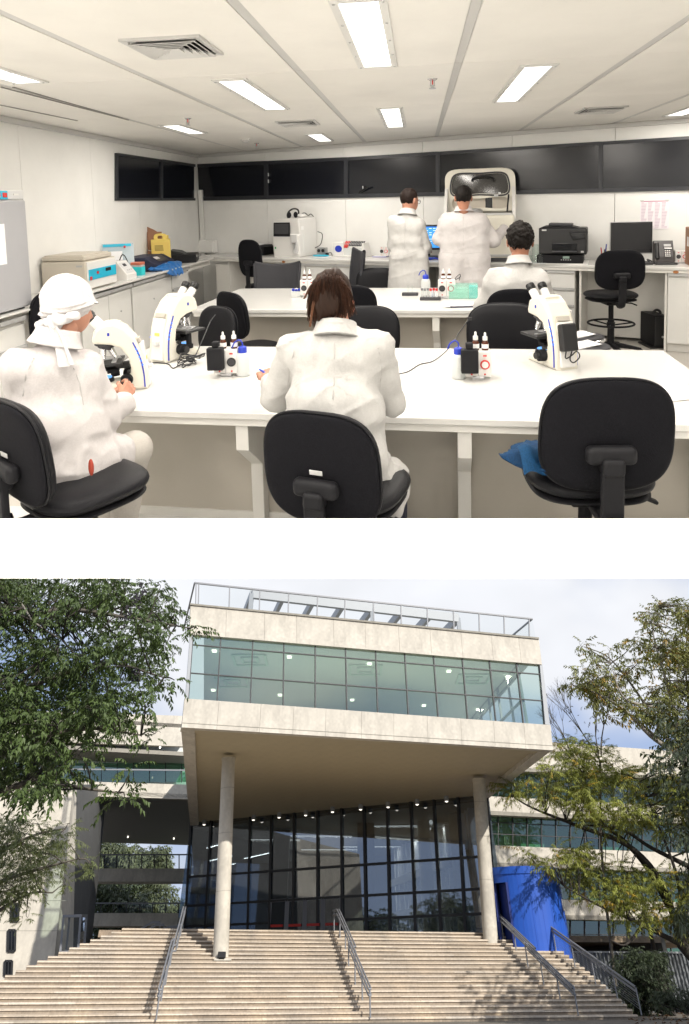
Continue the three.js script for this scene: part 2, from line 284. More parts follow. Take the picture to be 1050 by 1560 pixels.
// ================================================================ THE LABORATORY: shell
const YC = 0.80, YF = -1.70, YT = -0.97, YB = -0.786;              // ceiling, floor, tables, wall bench (eye level = 0)
const WK = 0.415, WZ = -8.97, XL = -3.55, WA = Math.atan(WK);      // back wall z = WZ + WK x; left wall x = XL
const zWall = (x) => WZ + WK * x;
function pwall(u, v, off = 0) { const d = rayL(u, v), o = off / Math.cos(WA); const t = (WZ + o) / (d.z - WK * d.x); return d.multiplyScalar(t); }
function pleft(u, v, off = 0) { const d = rayL(u, v); return d.multiplyScalar((XL + off) / d.x); }
const NW = V(-Math.sin(WA), 0, Math.cos(WA)), EW = V(Math.cos(WA), 0, Math.sin(WA)); // back wall normal and run
{
  const fl = labStruct('lab_floor');
  part('floor_slab', box(9, 0.1, 9.1, 0.6, YF - 0.05, -7.75), M.floor, fl); part('outer_cladding', box(9, 0.03, 8.8, 0.6, YF - 0.117, -7.9), M.cladding, fl);
  // left wall
  const lw = labStruct('wall_left');
  const zs = [0.6, -1.1, -2.6, -4.1, -5.6, -6.9, -8.1, -9.3, -10.5];
  for (let i = 0; i < 8; i++) part('wall_panel', box(0.06, 2.7, zs[i] - zs[i + 1] - 0.004, XL - 0.03, -0.5, (zs[i] + zs[i + 1]) / 2, 0.002), M.wall, lw);
  part('wall_backing', box(0.06, 2.76, 11.6, XL - 0.092, -0.5, -4.9), M.cladding, lw);
  part('cornice', box(0.045, 0.05, 11, XL + 0.0225, YC - 0.027, -4.9, 0.006), M.ceilStrip, lw);
  const bw = labStruct('wall_back');
  const P0 = V(XL, 0, zWall(XL)), cuts = [0, 1.35, 2.72, 3.92, 5.12, 6.32, 7.44, 8.64, 9.84];
  for (let i = 0; i < 8; i++) { const m = (cuts[i] + cuts[i + 1]) / 2, p = P0.clone().addScaledVector(EW, m).addScaledVector(NW, -0.03); part('wall_panel', box(cuts[i + 1] - cuts[i] - 0.005, 2.7, 0.06, 0, 0, 0, 0.002).rotateY(-WA).translate(p.x, -0.5, p.z), M.wall, bw); }
  { const p = P0.clone().addScaledVector(EW, 4.7).addScaledVector(NW, -0.095); part('wall_backing', box(10.4, 2.76, 0.06).rotateY(-WA).translate(p.x, -0.5, p.z), M.cladding, bw); }
  { const p = P0.clone().addScaledVector(EW, 4.9).addScaledVector(NW, 0.0225); part('cornice', box(9.9, 0.05, 0.045, 0, 0, 0, 0.006).rotateY(-WA).translate(p.x, YC - 0.027, p.z), M.ceilStrip, bw); }
  part('corner_post', box(0.07, 1.1, 0.07, XL + 0.05, -0.32, zWall(XL + 0.05) + 0.05, 0.01), M.white, bw);
  const rw = labStruct('wall_right');
  part('wall_slab', box(0.12, 2.76, 9, 4.96, -0.5, -4.1), M.wall, rw); part('outer_cladding', box(0.04, 2.8, 9, 5.045, -0.5, -4.1), M.cladding, rw);
  const rear = labStruct('wall_rear');
  part('wall_slab', box(8.7, 1.9, 0.12, 0.65, -0.05, 0.72), M.wall, rear);

  // ceiling of large panels with flat joint strips
  const ce = labStruct('ceiling');
  const xs = [-3.6, -2.66, -1.68, -0.72, 0.255, 1.267, 2.26, 3.25, 4.24, 5.0], zc = [0.75, -0.72, -2.4, -4.08, -5.77, -7.44, -9.1, -10.9];
  for (let i = 0; i < 9; i++) for (let j = 0; j < 7; j++) part('ceiling_panel', box(xs[i + 1] - xs[i] - 0.05, 0.03, zc[j] - zc[j + 1] - 0.006, (xs[i] + xs[i + 1]) / 2, YC + 0.015, (zc[j] + zc[j + 1]) / 2, 0.002), M.ceil, ce);
  for (let i = 1; i < 9; i++) for (let j = 0; j < 7; j++) part('joint_strip', box(0.046, 0.024, zc[j] - zc[j + 1] - 0.006, xs[i], YC + 0.016, (zc[j] + zc[j + 1]) / 2), M.ceilStrip, ce);
  part('roof_slab', box(8.9, 0.1, 11.9, 0.7, YC + 0.085, -5.1), M.cladding, ce);
  for (const [a, b] of [[[2, 133], [196, 183]], [[20, 133], [186, 180]], [[0, 160], [118, 184]]]) { const p = pl(...a, YC - 0.004), q = pl(...b, YC - 0.004); part('slot', beam(p, q, 0.012, 0.006), M.ceilDark, ce); }

  // dark glazed band along the top of two walls
  const band = labThing('window_band', 'long dark glazed window band high on the back wall of the laboratory', 'window', P0);
  const off = P0.clone().negate();
  const quad = (pts, th) => poly3(pts.map((p) => p.clone().add(off)), th, NW);
  const topY = (u) => 250 - (u - 297) * 0.0455 - Math.max(0, u - 525) * 0.016, botY = (u) => 306 - (u - 297) * 0.0195 - Math.max(0, u - 700) * 0.0035;
  const frm = mat(lin(0.022, 0.024, 0.03), 0.4), pane = mat(lin(0.006, 0.007, 0.011), 0.16, { bumpMap: T.speckBump, bumpScale: 0.0002 });
  const bx = [297, 405, 527, 667, 915, 1120, 1300];
  for (let i = 0; i < 6; i++) {
    const a = bx[i], b = bx[i + 1];
    part('pane', quad([pwall(a + 3, botY(a) - 5, 0.012), pwall(b - 3, botY(b) - 5, 0.012), pwall(b - 3, topY(b) + 4, 0.012), pwall(a + 3, topY(a) + 4, 0.012)], 0.008), pane, band);
    part('mullion', quad([pwall(a - 3, botY(a), 0.03), pwall(a + 3, botY(a), 0.03), pwall(a + 3, topY(a), 0.03), pwall(a - 3, topY(a), 0.03)], 0.028), frm, band);
    part('rail', quad([pwall(a + 3, botY(a), 0.026), pwall(b - 3, botY(b), 0.026), pwall(b - 3, botY(b) - 6, 0.026), pwall(a + 3, botY(a) - 6, 0.026)], 0.024), frm, band);
    part('rail', quad([pwall(a + 3, topY(a) + 5, 0.026), pwall(b - 3, topY(b) + 5, 0.026), pwall(b - 3, topY(b), 0.026), pwall(a + 3, topY(a), 0.026)], 0.024), frm, band);
  }
  for (const [u, v] of [[409, 276], [409, 266], [285 + 268, 286]]) { const p = pwall(u, v, 0.04).add(off); part('handle', box(0.015, 0.05, 0.02, p.x, p.y, p.z, 0.004), M.alu, band); }
  { const a = pwall(548, 293, 0.03).add(off), b = pwall(560, 285, 0.1).add(off); part('latch', beam(a, b, 0.02, 0.025), M.black, band); }
  const lb = labThing('window_band', 'short dark glazed window band on the left side wall, beside the corner', 'window', [XL, 0, -9]);
  const lq = (pts, th) => poly3(pts.map((p) => p.clone().sub(V(XL, 0, -9))), th, V(1, 0, 0));
  const lt = (u) => 233 + (u - 178) * 0.143, lbY = (u) => 305.5;
  for (const [a, b] of [[178, 246], [246, 298]]) {
    part('pane', lq([pleft(a + 2, lbY(a) - 4, 0.012), pleft(b - 2, lbY(b) - 4, 0.012), pleft(b - 2, lt(b) + 4, 0.012), pleft(a + 2, lt(a) + 4, 0.012)], 0.008), pane, lb);
    part('mullion', lq([pleft(a, lbY(a), 0.03), pleft(a + 3, lbY(a), 0.03), pleft(a + 3, lt(a), 0.03), pleft(a, lt(a), 0.03)], 0.028), frm, lb);
    part('rail', lq([pleft(a + 3, lbY(a), 0.026), pleft(b, lbY(b), 0.026), pleft(b, lbY(b) - 4, 0.026), pleft(a + 3, lbY(a) - 4, 0.026)], 0.024), frm, lb);
    part('rail', lq([pleft(a + 3, lt(a) + 4, 0.026), pleft(b, lt(b) + 4, 0.026), pleft(b, lt(b), 0.026), pleft(a + 3, lt(a), 0.026)], 0.024), frm, lb);
  }
}

// the raked slab and its white sill close the room towards the outside below
{
  const s = new THREE.Group(); s.name = 'viewing_sill'; s.userData.kind = 'structure'; s.position.copy(CAMP); s.rotation.x = PITCH; scene.add(s);
  const white = mat(lin(0.93, 0.93, 0.93), 0.6);
  const yS = -0.40, d0 = -yS / ((881 - CY) / FL), d1 = -yS / ((790 - CY) / FL);
  const dn = 3.25, side = (zy) => new THREE.ExtrudeGeometry(new THREE.Shape(zy.map(([d, y]) => new THREE.Vector2(d, y))), { depth: 5.2, bevelEnabled: false }).rotateY(Math.PI / 2).translate(-2.6, 0, 0);
  part('sill_ledge', side([[d0, yS], [d1, yS], [d1 + 0.03, yS - 0.03], [d0 + 0.12, yS - 0.055]]), white, s);
  part('raked_slab', side([[d1 - 0.02, yS - 0.032], [dn, -dn * 0.416], [dn + 0.4, -dn * 0.416 - 0.02], [dn + 0.4, -dn * 0.455], [d0 + 0.14, yS - 0.062]]), M.white, s);
}

// ceiling lights
const lampGlow = new THREE.MeshStandardMaterial({ color: lin(0.9, 0.9, 0.9), emissive: lin(1, 0.985, 0.95), emissiveIntensity: 2.2, roughness: 0.6 });
const LAMP = 44;
function ceilingLight(x, z0, z1, label) {
  const L = z0 - z1, zm = (z0 + z1) / 2, t = labThing('ceiling_light', label, 'ceiling light', [x, YC, zm], 0, 'recessed ceiling lights of the laboratory');
  part('frame', [box(0.036, 0.012, L + 0.08, -0.1, -0.004, 0, 0.003), box(0.036, 0.012, L + 0.08, 0.1, -0.004, 0, 0.003), box(0.164, 0.012, 0.034, 0, -0.004, L / 2 + 0.02), box(0.164, 0.012, 0.034, 0, -0.004, -L / 2 - 0.02)], M.white, t);
  part('diffuser', box(0.158, 0.01, L, 0, -0.001, 0), lampGlow, t);
  const n = Math.round(L / 0.32);
  for (let i = 0; i <= n; i++) for (const s of [-1, 1]) part('screw', ball(0.007, s * 0.1, -0.012, -L / 2 + L * i / n, 1, 0.6, 1, 8), M.alu, t);
  const l = new THREE.RectAreaLight(0xfff8ee, LAMP, 0.156, L);
  l.position.set(0, -0.012, 0); l.rotation.x = -Math.PI / 2; t.add(l);
  return t;
}
ceilingLight(-0.227, -2.72, -4.02, 'largest ceiling light, its long bright strip cut by the top edge of the laboratory view');
ceilingLight(-0.235, -5.9, -7.4, 'short bright ceiling light straight behind the largest one');
ceilingLight(-1.2, -4.25, -5.63, 'slanted ceiling light on the left, below and right of the big square air vent');
ceilingLight(0.757, -4.27, -5.76, 'slanted ceiling light on the right, above the standing people');
ceilingLight(-2.46, -6.45, -7.25, 'small ceiling light near the left wall, under a sprinkler head');
ceilingLight(-1.22, -7.87, -8.8, 'tiny farthest ceiling light near the back wall');
ceilingLight(-2.43, -2.6, -3.98, 'ceiling light cut off by the left edge of the laboratory view');
ceilingLight(2.7, -5.95, -7.36, 'ceiling light cut off by the right edge, near the back wall');
for (const [x, z, w] of [[-1.2, -0.95, 'left of the viewer, before the big air vent'], [0.757, -0.95, 'right of the viewer, before the largest light'], [-2.9, -0.6, 'by the left wall, beside the viewer'], [2.7, -2.5, 'on the right beyond the picture edge'], [-0.23, 0.45, 'straight above the viewer'], [1.7, 0.3, 'above the viewer on the right'], [-1.9, 0.35, 'above the viewer on the left']]) ceilingLight(x, z, z - (z > 0 ? 0.9 : 1.38), 'ceiling light outside the picture, ' + w);

// air vents, sprinklers, detector
function vent(x, z, w, label) {
  const t = labThing('ceiling_vent', label, 'air vent', [x, YC, z], 0, 'square ceiling air vents');
  const ring = (o, i, y0, y1) => { const P = []; const g = new THREE.CylinderGeometry(i * Math.SQRT1_2 * 2 / 2 * Math.SQRT2, o, y1 - y0, 4, 1, true); return g.rotateY(Math.PI / 4).translate(0, (y0 + y1) / 2, 0); };
  part('frame', [box(w, 0.014, 0.03, 0, -0.006, w / 2 - 0.015), box(w, 0.014, 0.03, 0, -0.006, -w / 2 + 0.015), box(0.03, 0.014, w - 0.06, w / 2 - 0.015, -0.006, 0), box(0.03, 0.014, w - 0.06, -w / 2 + 0.015, -0.006, 0)], M.ceilStrip, t);
  part('duct', box(w - 0.06, 0.004, w - 0.06, 0, -0.001, 0), mat(lin(0.02, 0.02, 0.02), 0.8), t);
  for (let k = 0; k < 5; k++) { const o = (w / 2 - 0.034) * (1 - k * 0.19) , th = 0.003; part('louvre', [0, 1, 2, 3].map((q) => box(o * 2, th, 0.034 * w / 0.37, 0, -0.016, o - 0.012 * w / 0.37, 0, 0, 0.55).rotateY(q * Math.PI / 2)), M.ceilStrip, t); }
  return t;
}
vent(-1.215, -3.29, 0.40, 'large square air vent in the ceiling, upper left');
vent(-1.2, -6.68, 0.40, 'small square air vent in the ceiling, behind the left slanted light');
vent(1.75, -6.62, 0.40, 'small square air vent in the ceiling on the right, close to the dark windows');
function sprinkler(u, v, label) {
  const p = pl(u, v, YC), t = labThing('sprinkler', label, 'sprinkler', [p.x, YC, p.z], 0, 'ceiling sprinkler heads');
  part('rosette', lathe([[0.001, -0.014], [0.02, -0.012], [0.034, -0.002], [0.034, 0]], 0, 0, 0, 16), M.chrome, t);
  part('frame', [rod([-0.012, -0.012, 0], [-0.014, -0.05, 0], 0.004), rod([0.012, -0.012, 0], [0.014, -0.05, 0], 0.004), cyl(0.008, 0.012, 0.02, 0, -0.05, 0, 10)], M.steel, t);
  part('bulb', cyl(0.005, 0.005, 0.03, 0, -0.03, 0, 8), M.red, t);
  part('deflector', cyl(0.024, 0.024, 0.004, 0, -0.064, 0, 12), M.steel, t);
}
sprinkler(659, 120, 'chrome sprinkler head right of the largest ceiling light');
sprinkler(286, 180, 'small sprinkler head above the small left ceiling light');
sprinkler(391, 218, 'tiny sprinkler head near the back wall');
{ const p = pl(374, 212, YC), t = labThing('smoke_detector', 'small round smoke detector on the ceiling beside the far sprinkler', 'smoke detector', [p.x, YC, p.z]); part('base', cyl(0.06, 0.06, 0.016, 0, -0.008, 0, 20), M.white, t); part('dome', lathe([[0.001, -0.05], [0.03, -0.048], [0.045, -0.03], [0.048, -0.016]], 0, 0, 0, 20), M.ceilStrip, t); }
{ const a = pwall(300, 306, 0.03), b = pwall(303, 352, 0.03), t = labThing('wall_conduit', 'white vertical cable conduit in the corner below the dark windows', 'conduit', [a.x, b.y, a.z]); part('channel', box(0.05, a.y - b.y, 0.04, 0, (a.y - b.y) / 2, 0, 0.006), M.white, t); part('cover_clip', box(0.056, 0.03, 0.046, 0, 0.1, 0, 0.004), M.greyWhite, t); }
{ const p = pwall(300, 372, 0.07), t = labThing('junction_box', 'low white wall box in the corner above the bench', 'box', [p.x + 0.15, YB, p.z + 0.06], -WA); part('case', box(0.46, 0.2, 0.1, 0, 0.1, 0, 0.012), M.wall, t); part('lid', box(0.42, 0.16, 0.012, 0, 0.1, 0.054, 0.004), M.wall, t); }
// ================================================================ furniture
const hexBolt = (x, y, z) => cyl(0.006, 0.006, 0.004, x, y, z, 8, Math.PI / 2);
// ---- bench along the left wall: worktop, aluminium grip rail, cupboard doors, drawers, knee spaces
const XB = -3.03;
const zL = (u, v) => { const d = rayL(u, v); return d.z * XB / d.x; };
{
  const t = labThing('wall_bench', 'long white laboratory bench along the left wall with cupboard doors below', 'bench', [XB, YF, -4]);
  const X = (x) => x - XB, Z = (z) => z + 4, Yb = YB - YF;
  const zEnd = WZ + WK * XB + 0.85, z0 = -1.2;
  part('worktop', box(0.53, 0.035, z0 - zEnd, -0.245, Yb - 0.0175, Z((z0 + zEnd) / 2), 0.006), M.top, t);
  const mods = [[-1.2, zL(0, 483) - 0.02, 'd'], [zL(0, 483) - 0.02, zL(44, 471), 'dr'], [zL(44, 471), zL(128, 447), 'k'], [zL(128, 447), zL(170, 436.5), 'd'], [zL(170, 436.5), zL(204, 428), 'd'], [zL(206, 427.5), zL(265, 412), 'd'], [zL(266, 412), zL(291, 404), 'dr'], [zL(291, 404), zEnd, 'k']];
  for (const [a, b, k] of mods) {
    const m = (a + b) / 2, L = Math.abs(b - a);
    if (k === 'k') {
      part('knee_panel', box(0.02, Yb - 0.12, L - 0.02, -0.42, (Yb - 0.1) / 2, Z(m)), M.cab, t);
      part('apron', box(0.02, 0.07, L, -0.05, Yb - 0.072, Z(m)), M.cab, t);
    } else {
      part('carcass', box(0.46, Yb - 0.14, L - 0.004, -0.29, (Yb - 0.14) / 2 + 0.1 - 0.045, Z(m)), M.cab, t);
      part('grip_rail', box(0.03, 0.035, L - 0.006, -0.03, Yb - 0.055, Z(m), 0.004), M.greyTrim, t);
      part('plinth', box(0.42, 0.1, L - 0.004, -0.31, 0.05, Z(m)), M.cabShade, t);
      if (k === 'd') {
        const n = L > 1.2 ? 2 : 1;
        for (let i = 0; i < n; i++) { const d = part('door', box(0.018, Yb - 0.2, L / n - 0.012, -0.048, (Yb - 0.2) / 2 + 0.11, Z(a + (b - a) * (i + 0.5) / n), 0.003), M.white, t); part('lock', cyl(0.009, 0.009, 0.008, -0.036, Yb * 0.68, Z(a + (b - a) * (i + 0.5) / n) + 0.0, 10, 0, Math.PI / 2), M.steel, d); }
      } else for (let i = 0; i < 4; i++) { const y = Yb - 0.09 - 0.19 * (i + 0.5); part('drawer', box(0.018, 0.16, L - 0.012, -0.048, y, Z(m), 0.003), M.white, t); part('grip_rail', box(0.026, 0.026, L - 0.014, -0.034, y - 0.094, Z(m), 0.004), M.greyTrim, t); }
    }
  }
  sinkRoot(t);
}
// ---- bench along the back wall
const zB = (x) => -8.25 + WK * x;
const sB = (u, v) => { const d = rayL(u, v), q = -8.25 / (d.z - WK * d.x); const p = d.multiplyScalar(q); return p.x / Math.cos(WA); };
function pBench(u, v, off = 0) { const d = rayL(u, v), z0 = -8.25 - off / Math.cos(WA); return d.multiplyScalar(z0 / (d.z - WK * d.x)); } // on a plane parallel to the bench front, off metres behind it
{
  const t = labThing('wall_bench', 'long white laboratory bench along the back wall under the dark windows', 'bench', [0, YF, -8.25], -WA);
  const Yb = YB - YF, D = 0.66;
  const s0 = (XB - 0.0) / Math.cos(WA) - 0.02, s1 = 4.7;
  part('worktop', box(s1 - s0 + 0.3, 0.035, D, (s0 - 0.3 + s1) / 2, Yb - 0.0175, -D / 2 + 0.02, 0.006), M.top, t);
  part('edge_band', box(s1 - s0, 0.03, 0.012, (s0 + s1) / 2, Yb - 0.052, 0.004, 0.003), M.cab, t);
  const S = (u) => sB(u, 402);
  const mods = [[s0, S(346), 'p'], [S(346), S(420), 'k'], [S(420), S(464), 'd'], [S(464), S(511), 'd'], [S(511), S(556), 'd'], [S(556), S(600), 'd'], [S(600), S(642), 'd'], [S(642), S(673), 'k'], [S(673), S(735), 'd'], [S(735), S(790), 'd'], [S(790), S(832), 'd'], [S(832), S(876), 'dr'], [S(882), S(1017), 'k'], [S(1017), S(1062), 'd'], [S(1062), s1, 'd']];
  for (const [a, b, k] of mods) {
    const m = (a + b) / 2, L = b - a;
    if (k === 'k' || k === 'p') {
      part('knee_panel', box(L, Yb - 0.16, 0.02, m, (Yb - 0.08) / 2, k === 'p' ? -0.04 : -0.46, 0.002), M.cab, t);
      if (k === 'k') for (const e of [a + 0.012, b - 0.012]) part('side_panel', box(0.022, Yb - 0.07, 0.46, e, (Yb - 0.07) / 2, -0.26), M.cab, t);
    } else {
      part('carcass', box(L - 0.004, Yb - 0.16, 0.52, m, (Yb - 0.16) / 2 + 0.09, -0.30), M.cab, t);
      part('grip_rail', box(L - 0.012, 0.03, 0.026, m, Yb - 0.085, -0.022, 0.004), M.greyWhite, t);
      part('plinth', box(L - 0.004, 0.09, 0.48, m, 0.045, -0.32), M.cab, t);
      if (k === 'd') part('door', box(L - 0.014, Yb - 0.22, 0.018, m, (Yb - 0.2) / 2 + 0.09, -0.03, 0.003), M.white, t);
      else for (let i = 0; i < 4; i++) { const y = Yb - 0.1 - 0.19 * (i + 0.5); part('drawer', box(L - 0.014, 0.15, 0.018, m, y, -0.03, 0.003), M.white, t); part('grip_rail', box(L - 0.016, 0.025, 0.026, m, y - 0.09, -0.022, 0.004), M.greyTrim, t); }
    }
  }
  for (const u of [433, 1030]) { const e = new THREE.CylinderGeometry(0.028, 0.028, 0.004, 18).rotateX(Math.PI / 2).scale(1, 0.55, 1).translate(S(u), Yb - 0.052, 0.012); part('badge', e, mat(lin(0.4, 0.16, 0.05), 0.4), t); }
}
// ---- the two island tables
function table(name, label, o, yaw, x0, x1, depth, legs) {
  const t = labThing(name, label, 'table', [o[0], YF, o[1]], yaw), h = YT - YF;
  part('tabletop', box(x1 - x0, 0.032, depth, (x0 + x1) / 2, h - 0.016, -depth / 2, 0.005), M.top, t);
  for (const s of [-0.03, -depth + 0.03]) part('apron', box(x1 - x0 - 0.06, 0.035, 0.03, (x0 + x1) / 2, h - 0.05, s, 0.003), M.cab, t);
  const b = [-0.33, -depth + 0.33];
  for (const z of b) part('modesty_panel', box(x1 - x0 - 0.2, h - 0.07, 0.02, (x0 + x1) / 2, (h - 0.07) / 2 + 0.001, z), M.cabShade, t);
  for (const x of legs) for (const s of [0, 1]) {
    const g = ext([[-0.03, h - 0.034], [-0.03, h - 0.19], [-0.24, h - 0.34], [-0.24, 0], [-0.36, 0], [-0.36, h - 0.034]], 0.062, 0.003).rotateY(-Math.PI / 2);
    if (s) g.rotateY(Math.PI).translate(0, 0, -depth);
    part('leg', g.translate(x, 0, 0), M.cab, t);
  }
  for (const x of [x0 + 0.06, x1 - 0.06]) part('end_panel', box(0.03, h - 0.035, depth - 0.5, x, (h - 0.035) / 2, -depth / 2, 0.003), M.cab, t);
  part('plinth', box(x1 - x0 - 0.24, 0.1, 0.024, (x0 + x1) / 2, 0.05, -0.32), M.cab, t);
  return sinkRoot(t);
}
table('island_table', 'large white table in front with microscopes, where the seated woman in a cap works', [-0.243, -2.865], -0.048, -1.67, 1.66, 1.37, [-0.60, 0.43, 1.5]);
table('island_table', 'white table in the middle of the room, with test tube racks on it', [-0.424, -5.71], -0.06, -1.70, 1.69, 1.44, [-1.45, 0.56, 1.5]);

// ---- chairs
function makeChair(name, label, { seatH = 0.5, ring = false, backH = 0.42, w = 0.455, backUp = 0.31, lean = 0.1, back = M.fabric, seatM = M.leather, patch = false } = {}) {
  const t = labThing(name, label, 'chair', [0, YF, 0], 0);
  const sw = w + 0.02;
  const seat = part('seat', cushion(sw, 0.44, 0.085, 3.0, 0.05, 0, 5).rotateX(-Math.PI / 2).translate(0, seatH - 0.04, -0.02), seatM, t);
  part('seat_pan', cushion(sw - 0.03, 0.41, 0.03, 3.2).rotateX(-Math.PI / 2).translate(0, seatH - 0.085, -0.02), M.plastic, t);
  const bz = 0.235, by = seatH + backUp;
  const place = (g) => g.rotateX(lean).translate(0, by, bz);
  const br = part('backrest', place(cushion(w, backH, 0.06, 3.1, -0.22, 0, 6, -0.04).translate(0, 0, -0.018)), seatM, t);
  const rim = []; for (let k = 0; k < 64; k++) { const a = k / 64 * Math.PI * 2, c = Math.cos(a), s = Math.sin(a); const x = w / 2 * 1.005 * Math.sign(c) * Math.abs(c) ** (2 / 3.1), y = backH / 2 * 1.005 * Math.sign(s) * Math.abs(s) ** (2 / 3.1); rim.push(V(x * (1 - 0.04 * y / backH), y, -0.22 * x * x)); }
  part('back_shell', place(cushion(w * 0.995, backH * 0.995, 0.03, 3.1, -0.22, 0, 10, -0.04).translate(0, 0, 0.008)), back, t);
  part('edge_piping', place(new THREE.TubeGeometry(new THREE.CatmullRomCurve3(rim, true), 96, 0.006, 6, true)), M.leather, t);
  const b0 = V(0, by - 0.06, bz + 0.05);
  part('back_bracket', [box(0.17, 0.065, 0.05, 0, by - 0.055, bz + 0.038, 0.022), box(0.075, 0.06, 0.06, 0, by - 0.09, bz + 0.05, 0.015)], M.plastic, t);
  part('back_stem', [box(0.075, by - 0.1 - seatH + 0.08, 0.028, 0, (by - 0.1 + seatH - 0.08) / 2, bz + 0.055, 0.008), box(0.07, 0.03, 0.26, 0, seatH - 0.105, bz - 0.08, 0.008), tube([[0, seatH - 0.06, bz + 0.055], [0, seatH - 0.1, bz + 0.04], [0, seatH - 0.115, bz - 0.02]], 0.036, 10, 8)], M.plastic, t);
  part('gas_column', [cyl(0.026, 0.026, seatH - 0.2, 0, (seatH - 0.1) / 2 + 0.04, 0, 14), cyl(0.034, 0.036, (seatH - 0.1) * 0.5, 0, 0.09 + (seatH - 0.1) * 0.25, 0, 14)], M.plastic, t);
  part('mechanism', [box(0.16, 0.045, 0.2, 0, seatH - 0.115, 0, 0.012)], M.plastic, t);
  part('lever', [rod([0.05, seatH - 0.115, 0.02], [0.2, seatH - 0.13, 0.02], 0.007), box(0.07, 0.014, 0.03, 0.23, seatH - 0.14, 0.02, 0.006, 0, 0, -0.4)], M.plastic, t);
  for (let k = 0; k < 5; k++) {
    const a = k * Math.PI * 2 / 5 + 0.3, c = Math.cos(a), s = Math.sin(a);
    const leg = part('base_leg', ext([[0.03, 0.075], [0.03, 0.125], [0.12, 0.115], [0.3, 0.075], [0.3, 0.05], [0.12, 0.07]], 0.044, 0.008).rotateY(-a), M.plastic, t);
    part('caster', [torus(0.022, 0.012, c * 0.29 - s * 0.014, 0.034, s * 0.29 + c * 0.014, 0, -a + 0.3, 14), cyl(0.02, 0.02, 0.03, c * 0.29, 0.034, s * 0.29, 10, Math.PI / 2)], M.black, leg);
  }
  if (ring) { part('foot_ring', [torus(0.23, 0.011, 0, 0.33, 0, Math.PI / 2), ...[0, 1, 2].map((k) => rod([0.03, 0.31, 0], [0.225, 0.33, 0], 0.008).rotateY(k * 2.1))], M.plastic, t); part('ring_clamp', cyl(0.042, 0.042, 0.06, 0, 0.31, 0, 14), M.plastic, t); }
  if (patch) part('maker_plate', box(0.05, 0.018, 0.003, 0.0, by + 0.0, bz + 0.034, 0.002, 0, 0.1), M.alu, t);
  return t;
}
const chairAt = (t, p, yaw) => { placeLab(t, [p.x, YF, p.z], yaw); return t; };
const GC = 'black office chairs of the laboratory';
// the three nearest, seen from behind
function nearChair(label, u, d, yaw, o) { const t = makeChair('office_chair', label, o); t.userData.group = GC; const p = pd(u, 700, d); chairAt(t, p.add(V(-Math.sin(yaw) * 0.235, 0, -Math.cos(yaw) * 0.235)), yaw); return sinkRoot(t); }
nearChair('black office chair of the dark-haired writing woman, in the middle foreground', 487, 2.22, -0.28, { seatH: 0.63, backUp: 0.125, backH: 0.42, w: 0.445, patch: true });
nearChair('empty black office chair at the front right with a blue bag on its seat', 925, 2.28, 0.06, { seatH: 0.68, backUp: 0.19, backH: 0.41, w: 0.45, lean: 0.12 });
nearChair('black office chair of the woman in a white cap, cut by the left edge', 22, 2.12, -0.56, { seatH: 0.67, backUp: 0.17, backH: 0.37, w: 0.42, patch: true });
// chairs further back: the backrest centre in the photograph, its depth, which way it faces
const proto = makeChair('office_chair', 'x', {});
let first = true;
function farChair(label, u, v, d, yaw, scale = 1) {
  const t = first ? proto : copyThing(proto, label); first = false;
  t.userData.label = label; t.userData.group = GC;
  const p = pd(u, v, d), up = 0.81; // backrest centre above the floor of the unscaled chair
  const h = (p.y - YF) / up, q = V(p.x - Math.sin(yaw) * 0.235, YF, p.z - Math.cos(yaw) * 0.235);
  placeLab(t, q, yaw); t.scale.set(scale, h, scale); return t;
}
farChair('black office chair behind the front table, right of the lone left microscope', 338, 505, 4.75, 2.6, 0.9);
farChair('black office chair turned to the right, at the left end of the middle table', 352, 480, 5.35, -0.75, 1.0);
farChair('black office chair behind the front table, to the right of the writing woman', 562, 506, 4.72, 3.0);
farChair('black office chair at the middle table, half hidden by the woman', 533, 472, 5.42, 0.1);
farChair('black office chair behind the front table, right of the right dial box', 769, 506, 4.6, 3.1, 1.12);
farChair('black office chair under the seated man with curly hair', 784, 480, 5.15, 0.1, 0.95);
farChair('dark chair beyond the middle table, left of the man with glasses', 575, 432, 7.75, 3.14, 1.1);
farChair('black office chair pushed under the back bench beside the small black printer', 378, 394, 8.55, -0.45, 0.86);
farChair('black office chair by the left bench, half hidden by the woman in the cap', 84, 484, 4.9, 1.2, 0.82);
{ const t = makeChair('drafting_chair', 'tall black drafting chair with a foot ring at the back bench, before the dark monitor', { seatH: 0.67, ring: true, backH: 0.40, w: 0.5, backUp: 0.25, lean: 0.05 }); const p = pd(931, 470, 7.12); chairAt(t, p, 0.1); }
